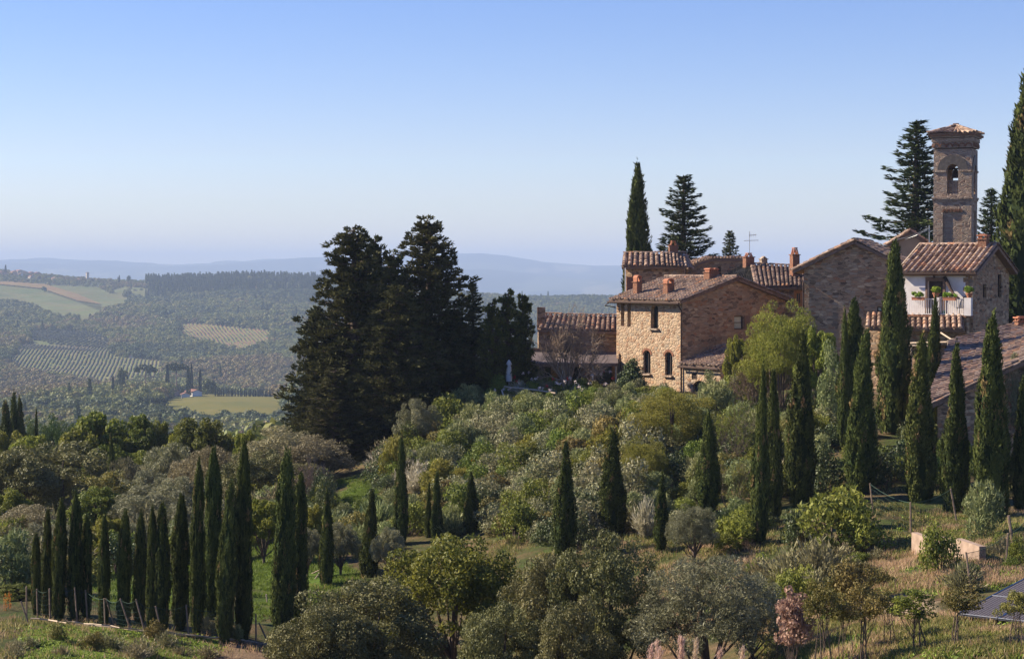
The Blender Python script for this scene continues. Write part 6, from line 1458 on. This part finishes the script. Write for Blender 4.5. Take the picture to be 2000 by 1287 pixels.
# ------------------------------------------------------------------ the wooded slope at left
Lw = [('pine', 105, 808, 168, 60, 'stone pine top left of the far-left cypress spire'), ('pine', 148, 812, 165, 60, 'stone pine top right of the far-left cypress spire'), ('pine', 60, 812, 162, 50, 'low pine behind the left edge conifer group'),
      ('yellow', 190, 806, 142, 100, 'bright yellow-green tree below the stone pines'), ('yellow', 150, 838, 138, 80, 'yellow-green tree left of the lone dark cypress'), ('oak', 268, 812, 145, 72, 'green tree right of the lone dark cypress'), ('oak', 310, 822, 146, 60, 'small green tree on the left ridge, right one'), ('oak', 395, 816, 138, 92, 'dark-and-yellow oak behind the olive trees'), ('yellow', 358, 832, 140, 60, 'yellow tree left of the dark-and-yellow oak'), ('yellow', 440, 850, 140, 50, 'small yellow-green tree right of the dark-and-yellow oak'),
      ('oak', 22, 842, 146, 70, 'green tree at the left edge under the conifer group'), ('yellow', 62, 850, 134, 78, 'yellow-green tree at left under the dark conifers'), ('bigoak', 120, 862, 118, 190, 'big dark oak with shadowed crown at left'), ('bigoak', 30, 880, 114, 130, 'big grey-green oak at the left edge'), ('oak', 215, 868, 124, 90, 'dark oak behind the lone cypress'), ('oak', 275, 880, 128, 70, 'dark green oak left of the grey olives'),
      ('oak', 10, 955, 100, 80, 'yellowish leafy tree at the left edge under the big oak'), ('brushy', 62, 985, 92, 90, 'brown-grey brush tree behind the left end of the cypress row'), ('olive', 30, 1068, 80, 130, 'silvery olive tree at the left edge behind the cypress row'), ('olive', 85, 1020, 84, 80, 'grey olive behind the first row cypresses'),
      ('sapling', 212, 918, 101, 74, 'upright brown-green shrub tree under the lone cypress'), ('oak', 190, 950, 98, 80, 'brown-green tree left of the upright shrub tree'), ('brushy', 258, 892, 112, 70, 'brownish leafless brush right of the lone cypress'), ('olive', 330, 866, 118, 95, 'grey olive tree with a visible forked trunk'), ('olive', 290, 920, 108, 90, 'grey olive left below the forked one'), ('olive', 300, 948, 97, 120, 'silvery olive behind the middle of the cypress row'), ('olive', 355, 930, 104, 90, 'grey olive right below the forked one'),
      ('brushy', 375, 880, 114, 80, 'grey brush tree right of the forked olive'), ('brushy', 430, 870, 112, 85, 'grey-brown brush tree behind the tall row cypresses'), ('olive', 350, 985, 92, 90, 'olive between the shorter and taller row cypresses'), ('brushy', 445, 930, 104, 80, 'brownish brush behind the tallest row cypresses'), ('brushy', 545, 832, 108, 125, 'wide grey leafless brush tree left of the black conifers'), ('brushy', 610, 850, 106, 100, 'grey brush tree under the black conifers'), ('bigoak', 505, 880, 104, 110, 'very dark tree behind the last tall row cypresses'), ('yellow', 478, 840, 120, 40, 'yellow sprig tree left of the wide grey brush tree'),
      ('dark', 560, 950, 100, 70, 'dark bush under the wide grey brush tree'), ('bigoak', 590, 905, 103, 80, 'dark tree below the grey brush at the foot of the conifers'), ('yellow', 515, 975, 82, 62, 'yellow-green fruit tree seen between the two tallest row cypresses'), ('yellow', 560, 985, 84, 50, 'yellow-green fruit tree right of the other one'), ('yellow', 608, 985, 82, 46, 'yellow-leaved tree right of the leaning row cypress'), ('olive', 600, 1030, 78, 50, 'grey olive sapling right of the last row cypress'), ('olive', 665, 1020, 78, 55, 'grey olive behind the stout short cypress, left'), ('olive', 760, 1030, 76, 50, 'grey olive right of the stout short cypress'),
      ('olive', 812, 778, 108, 58, 'upright grey olive bush at the edge of the black conifers'), ('limeb', 772, 848, 101, 50, 'green bush left of the tall slim garden cypress'), ('twiggy', 612, 890, 98, 60, 'bare pinkish twigs at the foot of the conifers'), ('olive', 120, 1050, 82, 60, 'small olive behind the third row cypress'), ('yellow', 215, 1010, 86, 60, 'yellowish bush tree behind the sixth row cypress'), ('olive', 260, 1020, 85, 70, 'grey olive behind the seventh row cypress'), ('yellow', 335, 1050, 80, 50, 'yellow-orange bush behind the tenth row cypress'), ('green', 180, 1050, 84, 60, 'green bush behind the fifth row cypress'), ('oak', 40, 1140, 70, 60, 'small green bush tree left of the fence corner'), ('olive', 412, 1010, 84, 50, 'grey olive between the tall row cypresses')]
for k, px, tp, Yd, w, lb in Lw: plant(k, px, tp, Y=Yd, w=w * 1.38, name='shrub' if k in ('dark', 'green', 'limeb') else 'woodland_tree', cat='shrub' if k in ('dark', 'green', 'limeb') else 'tree', label=lb)
plant('orange', 15, 1155, base=1190, w=22, name='shrub', cat='shrub', label='small orange-leaved bush left of the fence corner')
plant('orange', 924, 893, base=930, w=16, name='shrub', cat='shrub', label='flame orange shrub above the small cypress on the slope')
plant('clipped', 640, 923, Y=94, w=56, name='clipped_bush', cat='shrub', label='round clipped dark bush beside the small bright lawn')
plant('clipped', 622, 915, Y=97, w=40, name='clipped_bush', cat='shrub', label='smaller clipped bush behind the round clipped one')
plant('olean', 462, 1215, base=1258, w=34, name='shrub', cat='shrub', label='pale leafy shrub at the foot of the tall row cypresses', v=0)
plant('sage', 408, 1196, base=1240, w=34, name='shrub', cat='shrub', label='pale weed bush left of the thickest row cypress')
# ------------------------------------------------------------------ garden shrubs
CY_ = [(637, 1142, 29), (721, 1125, 36), (783, 1062, 29), (845, 1052, 40), (920, 1041, 30), (1101, 1092, 46), (1196, 1050, 52), (1290, 1078, 29), (1382, 1002, 48), (1495, 1055, 62), (1561, 988, 58), (1679, 964, 62), (1796, 978, 60), (1861, 1002, 52), (1938, 1012, 72), (1746, 848, 64), (547, 1256, 46), (582, 1240, 35)]
r_ = random.Random(11); spots = []
def free(x, y, d): return all((x - a) ** 2 + (y - b) ** 2 > (d * .5 + e * .5) ** 2 * .72 for a, b, e in spots)
GARD = [(735, 925), (790, 860), (860, 800), (905, 745), (985, 738), (1100, 760), (1205, 765), (1300, 772), (1330, 800), (1255, 860), (1245, 960), (1240, 1060), (1130, 1075), (1010, 1060), (935, 1045), (880, 1010), (820, 960), (740, 965)]
def sprinkle(poly, n, mix, size, zones, dmin=.72, ymax=122):
    xs, ys = [p[0] for p in poly], [p[1] for p in poly]; got = 0
    for _ in range(n * 30):
        if got >= n: break
        px, py = r_.uniform(min(xs), max(xs)), r_.uniform(min(ys), max(ys))
        if not poly_in(np.array([px]), np.array([py]), poly)[0]: continue
        if any(abs(px - cx_) < w_ * .6 + 9 and b_ - 14 < py < b_ + 48 for cx_, b_, w_ in CY_): continue
        q = hit(px, py, 38, 130)
        if q is None or q.y > ymax: continue
        s = r_.uniform(*size)
        if py < 792 and size[0] > 1.2: s *= .5 if px > 985 else .85
        elif py < 815 and size[0] > 1.2: s *= .75
        if not free(q.x, q.y, s * dmin): continue
        spots.append((q.x, q.y, s * dmin)); ks, ws = zip(*mix); k = r_.choices(ks, ws)[0]
        if py < 800 and k == 'bronze' : k = 'green'
        zone = next(zn for lim, zn in zones if py < lim or lim is None)
        hgt = s * r_.uniform(.6, .95) * (1.1 if k in ('olean', 'silver') else 1)
        put(k, q.x, q.y, q.z - .12, s, hgt, NAME[k], 'shrub', None, None, 0, DESC[k], zone); got += 1
DESC = {'sage': 'grey-leaved shrub', 'green': 'leafy green shrub', 'dark': 'dark glossy shrub', 'olean': 'long-leaved grey-green shrub', 'bronze': 'bronze-green shrub', 'limeb': 'bright feathery shrub', 'silver': 'spiky silver bush', 'gtuft': 'spiky green bush', 'drybush': 'dry twiggy bush', 'clipped': 'rounded dark bush'}
NAME = {'sage': 'sage_shrub', 'green': 'leafy_shrub', 'dark': 'laurel_bush', 'olean': 'oleander_bush', 'bronze': 'bronze_shrub', 'limeb': 'feathery_shrub', 'silver': 'lavender_bush', 'gtuft': 'rush_bush', 'drybush': 'dry_bush', 'clipped': 'rounded_bush', 'brushb': 'dry_bush'}
Z1 = [(800, 'on the terrace edge'), (860, 'on the upper garden slope'), (930, 'on the middle garden slope'), (1000, 'on the lower garden slope'), (9999, 'at the foot of the garden slope')]
sprinkle([(985, 745), (1200, 765), (1190, 800), (975, 790), (905, 770), (910, 745)], 34, [('green', 5), ('limeb', 3), ('olean', 1)], (.7, 1.2), Z1)
sprinkle([(1150, 775), (1310, 778), (1290, 850), (1180, 840)], 18, [('olean', 8), ('sage', 1)], (1.0, 1.7), Z1)
sprinkle([(735, 925), (760, 890), (840, 900), (850, 960), (760, 975)], 9, [('silver', 8), ('gtuft', 1)], (1.3, 1.9), Z1)
sprinkle(GARD, 240, [('sage', 7.5), ('green', 5.5), ('dark', 2), ('olean', 3), ('bronze', 2.6), ('silver', .7), ('clipped', 1), ('limeb', 1.6), ('drybush', .4)], (1.5, 2.7), Z1, .62)
Z2 = [(9999, 'on the terraces right of the long cypress row')]
sprinkle([(560, 1010), (640, 985), (700, 1010), (760, 980), (900, 1020), (900, 1060), (700, 1090), (640, 1060), (590, 1080)], 50, [('green', 3), ('olean', 3), ('gtuft', 2), ('dark', 1.5), ('bronze', 1.5), ('clipped', .6)], (1.1, 2.0), Z2)
Z3 = [(960, 'behind the right slope cypresses'), (9999, 'below the right slope cypresses')]
sprinkle([(1310, 800), (1420, 790), (1640, 800), (1640, 880), (1560, 960), (1520, 1050), (1430, 1060), (1310, 1070), (1255, 1060), (1260, 900)], 95, [('green', 3), ('dark', 2), ('olean', 2), ('bronze', 1.5), ('sage', 1.5), ('drybush', 1), ('limeb', 1)], (1.2, 2.4), Z3, .65)
sprinkle([(1660, 840), (1990, 850), (1990, 940), (1900, 955), (1700, 945)], 40, [('dark', 4), ('green', 3), ('olean', 1.5)], (1.2, 2.2), [(9999, 'on the bank under the village cypresses')])
Z5 = [(960, 'in the upper wood at left'), (1040, 'in the middle wood at left'), (9999, 'behind the foot of the long cypress row')]
sprinkle([(0, 930), (560, 890), (640, 960), (560, 1060), (480, 1080), (0, 1170)], 130, [('green', 3), ('dark', 1.5), ('olean', 2), ('bronze', 3), ('drybush', 2), ('sage', 2)], (1.3, 2.6), Z5, .62, 130)
Z4 = [(9999, 'on the rough bank at the bottom right')]
sprinkle([(1480, 1060), (1700, 1040), (1740, 1120), (1680, 1170), (1480, 1180)], 34, [('drybush', 5), ('bronze', 3), ('green', 2.5), ('sage', 1)], (.7, 1.3), Z4)
sprinkle([(1860, 1100), (1990, 1040), (1990, 1110), (1880, 1160)], 10, [('drybush', 4), ('green', 2)], (.5, .9), Z4)
sprinkle([(20, 1250), (330, 1250), (430, 1290), (20, 1290)], 14, [('drybush', 5), ('bronze', 2)], (.5, .9), [(9999, 'on the bare bank at the bottom left')])
for (ds, zn), L in PL.items():
    L.sort(key=lambda q: q[0])
    for i, (_, o) in enumerate(L):
        lb = '%s %s' % (ds, zn) if len(L) == 1 else '%s %s, %s from the left' % (ds, zn, ordn(i))
        o['label'] = lb; o['group'] = ds + 's ' + zn
# ------------------------------------------------------------------ roses, plumes
m_greenstem = plain_mat('green_stem', (.06, .09, .03), rough=.8)
m_rose = plain_mat('pale_rose_petals', (.75, .62, .58), rough=.8); m_rred = plain_mat('red_rose_petals', (.55, .03, .04), rough=.8)
for k in range(34):
    px, py = 968 + k * 7 + r_.uniform(-2.5, 2.5), r_.uniform(748, 785); q = hit(px, py + 8, 38, 125)
    if q is None: continue
    red = r_.random() < .3; b_ = MB(); c_ = np.array(q) + np.array([0, 0, .75 + r_.random() * .3]); 
    cards(b_, c_ + rng.normal(size=(26, 3)) * .05, rng.normal(size=(26, 3)), .075, .06); b_.tube([np.array(q), c_], .010, 4, m=1)
    tag(b_.obj('rose', [m_rred if red else m_rose, m_greenstem]), '%s rose bloom on the terrace edge, %s bloom from the left' % ('red' if red else 'pale', ordn(k)), 'flower', 'roses along the terrace edge')
for k, (px, tp, Yd) in enumerate(((1262, 1262, 43), (1285, 1255, 43.5), (1318, 1250, 43), (1342, 1248, 43), (1352, 1252, 42.5), (1300, 1268, 42), (1415, 1272, 42), (1440, 1270, 42))):
    x = float(ray(px, tp)[0]) * Yd; z = H1(x, Yd); zt = P(px, tp, Yd).z; b_ = MB(); dx = .15 * r_.uniform(-1, 1.4)
    ax_ = np.array([(x + dx * s * s, Yd, z + (zt - z) * s) for s in np.linspace(0, 1, 7)]); b_.tube(ax_, .008, 4, m=1)
    s = .62 + .4 * rng.random(420); C = np.stack([x + dx * s * s, np.full(420, Yd), z + (zt - z) * s], 1) + rng.normal(size=(420, 3)) * .035; cards(b_, C, np.tile([.25, 0, 1.0], (420, 1)) + rng.normal(size=(420, 3)) * .3, .11, .012)
    b_.add(b_.v[-1][:4], [(0, 1, 2, 3)], .5)
    tag(b_.obj('pampas_plume', [m_plume, m_dry]), 'pinkish grass plume at the bottom edge, %s from the left' % ordn([1, 2, 4, 5, 6, 3, 7, 8][k] - 1), 'grass', 'pinkish grass plumes at the bottom edge')
# ------------------------------------------------------------------ grass
def grass(name, polys, n, L, Wd, mat, label, up=1.0, ymax=120, clump=7, spread=.12, sign=0):
    r = np.random.default_rng(hash(name) % 1000 if False else len(name) * 7 + n % 97); per = n // len(polys); mb = MB()
    for poly, wt in polys:
        xs, ys = [p[0] for p in poly], [p[1] for p in poly]; m_ = int(per * wt / clump)
        # sample on the ground inside the region seen through these photo coordinates
        q = [hit(x, y, 38, 130) for x, y in ((min(xs), min(ys)), (max(xs), min(ys)), (min(xs), max(ys)), (max(xs), max(ys)))]
        q = [k for k in q if k is not None]; y0, y1 = min(k.y for k in q) - 1, min(max(k.y for k in q) + 2, ymax)
        U0, U1 = (min(xs) - CX) / F, (max(xs) - CX) / F
        Y = r.uniform(y0, y1, m_ * 4); X = r.uniform(U0, U1, m_ * 4) * Y; Z = H(X, Y); px, py = project(X, Y, Z)
        k = poly_in(px, py, poly); X, Y, Z = X[k][:m_], Y[k][:m_], Z[k][:m_]
        k = (fbm(n2, X / .8, Y / .8, 2) > -.22) & ~poly_in(*project(X, Y, Z), PATH)
        if sign: k &= sign * fbm(n1, X / 2.2 + 9, Y / 2.2, 3) > -.07
        X, Y, Z = X[k], Y[k], Z[k]
        X, Y, Z = (np.repeat(v_, clump) for v_ in (X, Y, Z)); N_ = len(X)
        tn = np.repeat(r.random(N_ // clump), clump)
        X = X + r.normal(size=N_) * spread; Y = Y + r.normal(size=N_) * spread; Z = H(X, Y) + L * .33
        cards(mb, np.stack([X, Y, Z], 1), np.stack([r.normal(size=N_) * .45, r.normal(size=N_) * .45, np.full(N_, up)], 1), L, Wd, np.clip(.6 * tn + .4 * r.random(N_), 0, 1), 0, r)
    o = mb.obj(name, mat); tag(o, label, 'grass', kind='stuff')
grass('lawn_grass', [(LAWN, .6), (LAWN2, 1.5), (LAWN3, 1.4), (LAWN4, .5)], 46000, .16, .03, m_grass, 'short bright green grass of the terraced lawns')
BANK = [(1480, 1290), (1480, 1200), (1690, 1200), (1860, 1195), (2005, 1225), (2005, 1290)]
BANK2 = [(1640, 1160), (1720, 1050), (1780, 1000), (1860, 1010), (2005, 1000), (2005, 1140), (1860, 1165), (1700, 1160)]
BL = [(-10, 1205), (200, 1215), (430, 1245), (640, 1290), (-10, 1290)]
grass('dry_grass', [(BANK, .9), (BANK2, 1.3), (BL, .12), ([(1240, 1060), (1480, 1050), (1480, 1290), (1240, 1290)], .7)], 60000, .27, .02, m_dry, 'long dry straw-coloured grass on the banks', sign=1)
grass('meadow_grass', [(BANK, 1.5), (BANK2, 1.4), (BL, .45), ([(900, 1030), (1310, 1030), (1310, 1150), (900, 1150)], .8), ([(1560, 940), (1990, 940), (1990, 1010), (1560, 1010)], .7), ([(560, 1080), (1000, 1040), (1000, 1290), (560, 1290)], .8), (GARD, 1.0), ([(1250, 960), (1520, 960), (1520, 1100), (1250, 1100)], .8)], 110000, .22, .03, m_mixg, 'rough green and brown meadow grass between the shrubs', sign=-1)
grass('leafy_weeds', [([(60, 1225), (200, 1225), (430, 1250), (400, 1290), (40, 1290)], 2.2), (BANK, 1.0), (BANK2, .7), ], 48000, .11, .07, m_weed, 'broad-leaved green weeds on the bare bank', up=.35, clump=12, spread=.16)
# ------------------------------------------------------------------ fences
def fence_run(name, label, pts, hgt, lean, mesh=True, post_r=.035, sticks=True, m=None):
    t = thing(name, label, 'fence', Vector(pts[0]))
    tops = []
    for p, l in zip(pts, lean):
        g = MB(); tp = np.array(p) + np.array([l, 0, hgt * random.uniform(.92, 1.1)]); g.tube([np.array(p) - np.array([0, 0, .3]), tp], [post_r, post_r * .8], 6); g.obj('post', m or m_postwood, t); tops.append(tp)
    w_ = MB()
    for (a, b), (ta, tb_) in zip(zip(pts[:-1], pts[1:]), zip(tops[:-1], tops[1:])):
        a, b = np.array(a), np.array(b); n = max(2, int(np.linalg.norm(b - a) / .14))
        P_ = lambda s, v_: (a * (1 - s) + b * s) * (1 - v_) + (ta * (1 - s) + tb_ * s) * v_ - np.array([0, 0, .12 * math.sin(PI * s) * v_])
        for v_ in ((.04, .2, .36, .52, .68, .84, .97) if mesh else (.5, .95)): w_.tube([P_(s, v_) for s in np.linspace(0, 1, 5)], .003 if v_ < .9 else .009, 3, cap=False)
        if mesh:
            for k in range(n): w_.tube([P_(k / n, .02), P_(min(1, (k + .8) / n), .97)], .0028, 3, cap=False); w_.tube([P_((k + .8) / n if k < n - 1 else 1, .02), P_(k / n, .97)], .0028, 3, cap=False)
    w_.obj('netting', m_net if mesh else m_steel, t)
m_net = plain_mat('green_grey_netting', (.035, .065, .05), rough=.8, spec=.1)
fp = [hit(px, py, 38, 100) for px, py in ((52, 1207), (74, 1207), (98, 1212), (120, 1210), (152, 1214), (172, 1213), (206, 1226), (230, 1226), (262, 1233), (290, 1242), (322, 1246), (370, 1247), (430, 1250))]
fence_run('netting_fence', 'sagging green netting fence on crooked stakes before the long cypress row', fp, 1.1, [0, -.03, -.02, -.05, -.1, -.08, -.04, -.4, -.45, -.4, -.3, -.1, 0])
for i, (px, py, l, hh) in enumerate(((62, 1218, -.35, .75), (500, 1262, 0, 1.1), (535, 1262, -.5, .8), (1513 + 5, 1290, 0, 1.0))):
    q = hit(px, py, 38, 100); 
    if q is None: continue
    g = MB(); g.tube([q - Vector((0, 0, .3)), q + Vector((l, 0, hh))], [.035, .028], 6); tag(g.obj('wooden_stake', m_postwood), ['bent pale stake at the left fence corner', 'upright stake right of the tall row cypresses', 'pale leaning stick beside the upright stake', 'dark stake left of the red-leaved sapling'][i], 'stake')
wt = thing('brushwood_edging', 'low woven brushwood edging along the foot of the cypress row', 'edging', fp[0]); 
for j in range(3):
    for sg in range(2):
        g = MB(); xs = np.linspace(60 + 250 * sg, 320 + 250 * sg, 16); pp = [hit(x, 1213 + (x - 60) * .105 + 2 * j + random.uniform(-1.5, 1.5), 38, 100) for x in xs]; pp = [k + Vector((0, 0, .06 + .06 * j)) for k in pp if k is not None]; g.tube(pp, .022, 4); g.obj('branch', m_palewood, wt)
fr_ = [hit(px, py, 38, 110) for px, py in ((1708, 1008), (1779, 1045), (1872, 1022))]
fence_run('wire_fence', 'wire fence on old wooden posts at the foot of the right cypresses', fr_, 1.25, [-.18, -.02, -.3], post_r=.04)
fr_ = [hit(px, py, 38, 110) for px, py in ((1900, 1160), (1962, 1112), (2010, 1080))]
fence_run('wire_fence', 'wire fence with leaning posts beside the solar panels', fr_, 1.2, [-.2, .1, 0], post_r=.035)
q = hit(1985, 1108, 38, 110); g = MB(); g.tube([q, q + Vector((-.25, 0, 1.6))], .045, 6); tag(g.obj('fence_brace', m_postwood), 'slanting brace pole against the leaning fence post', 'pole')
rt = thing('rail_barrier', 'small pale wooden rail right of the last row cypress', 'railing', hit(612, 1135, 38, 100)); 
for a_, b_ in (((596, 1126), (627, 1112)), ((606, 1143), (624, 1118)), ((520, 1160), (523, 1190)), ((512, 1166), (535, 1158))):
    qa, qb = hit(*a_, 38, 100), hit(*b_, 38, 100); yy = (qa.y + qb.y) / 2 if abs(qa.y - qb.y) < 4 else qa.y; g = MB(); g.tube([P(*a_, yy), P(*b_, yy)], .03, 6); g.obj('pole', m_palewood, rt)
# ------------------------------------------------------------------ concrete wall, solar panels
m_conc = plain_mat('pinkish_concrete', (0.40, 0.29, 0.22), c2=(.27, .19, .14), scale=3, rough=.9, bump=.3)
qa, qb = hit(1786, 1078, 38, 100), hit(1919, 1100, 38, 100); d_ = qb - qa; L_ = d_.length; mid = (qa + qb) / 2
ct = thing('concrete_wall', 'low pinkish concrete block wall in the grassy bank', 'wall', mid)
dx = np.array([d_.x, d_.y, 0]); dx /= np.linalg.norm(dx); ny = np.array([-dx[1], dx[0], 0])
for k in range(3):
    g = MB(); c_ = np.array(qa) + np.array(d_) * (k + .5) / 3; g.box(c_ + np.array([0, 0, .18]), (L_ / 3 - .015, .22, .85), ax=[dx, ny, (0, 0, 1)]); g.obj('block', m_conc, ct)
m_pv, nt, out = new_mat('photovoltaic_cells'); tc = N(nt, 'ShaderNodeTexCoord')
bk = N(nt, 'ShaderNodeTexBrick', {'Vector': tc.outputs['UV'], 'Color1': (.03, .024, .028, 1), 'Color2': (.045, .035, .04, 1), 'Mortar': (.28, .26, .26, 1), 'Scale': 6.0, 'Mortar Size': .03, 'Brick Width': .5, 'Row Height': .5}); bk.offset = 0
b = N(nt, 'ShaderNodeBsdfPrincipled', {'Base Color': bk.outputs['Color'], 'Roughness': .55, 'Specular IOR Level': .15}); nt.links.new(b.outputs[0], out.inputs[0])
y0 = 46.5; p0, p1 = V3(P(1870, 1198, y0)), V3(P(1957, 1208, y0 - .6)); ex = (p1 - p0) / np.linalg.norm(p1 - p0); p3 = V3(P(2000, 1130, y0 + 3.2)); ey = p3 - p0; Ly = np.linalg.norm(ey); ey /= Ly
ey = ey - ex * 0; nn = np.cross(ex, ey); nn /= np.linalg.norm(nn)
sp = thing('solar_array', 'tilted solar panels on steel posts at the right edge', 'solar panel', Vector(p0 - V3((0, 0, 1))))
for i in range(3):
    for j in range(2):
        a_ = p0 + ex * 1.02 * i + ey * (Ly / 2 + .01) * j; c4_ = [a_, a_ + ex, a_ + ex + ey * Ly / 2, a_ + ey * Ly / 2]
        g = MB(); g.add(c4_ + [v - nn * .04 for v in c4_], [(0, 1, 2, 3), (7, 6, 5, 4), (0, 4, 5, 1), (1, 5, 6, 2), (2, 6, 7, 3), (3, 7, 4, 0)], .5); o = g.obj('panel', m_pv, sp)
        uv = o.data.uv_layers.new(name='UVMap'); uvs = {0: (0, 0), 1: (1, 0), 2: (1, 1.6), 3: (0, 1.6), 4: (0, 0), 5: (1, 0), 6: (1, 1.6), 7: (0, 1.6)}
        for lp_ in o.data.loops: uv.data[lp_.index].uv = uvs[lp_.vertex_index]
        f_ = MB()
        for u_, v_ in ((0, 1), (1, 2), (2, 3), (3, 0)): f_.tube([c4_[u_] + nn * .005, c4_[v_] + nn * .005], .016, 4)
        fo_ = f_.obj('frame', m_steel, o); fo_.location = (0, 0, 0)
for i, s in ((.15, .12), (1.1, .12), (1.9, .12), (.6, .75), (1.9, .75)):
    a_ = p0 + ex * i + ey * Ly * s - nn * .06; g = MB(); g.tube([a_, (a_[0], a_[1], H1(a_[0], a_[1]) - .3)], .055, 10); g.obj('post', m_steel, sp)
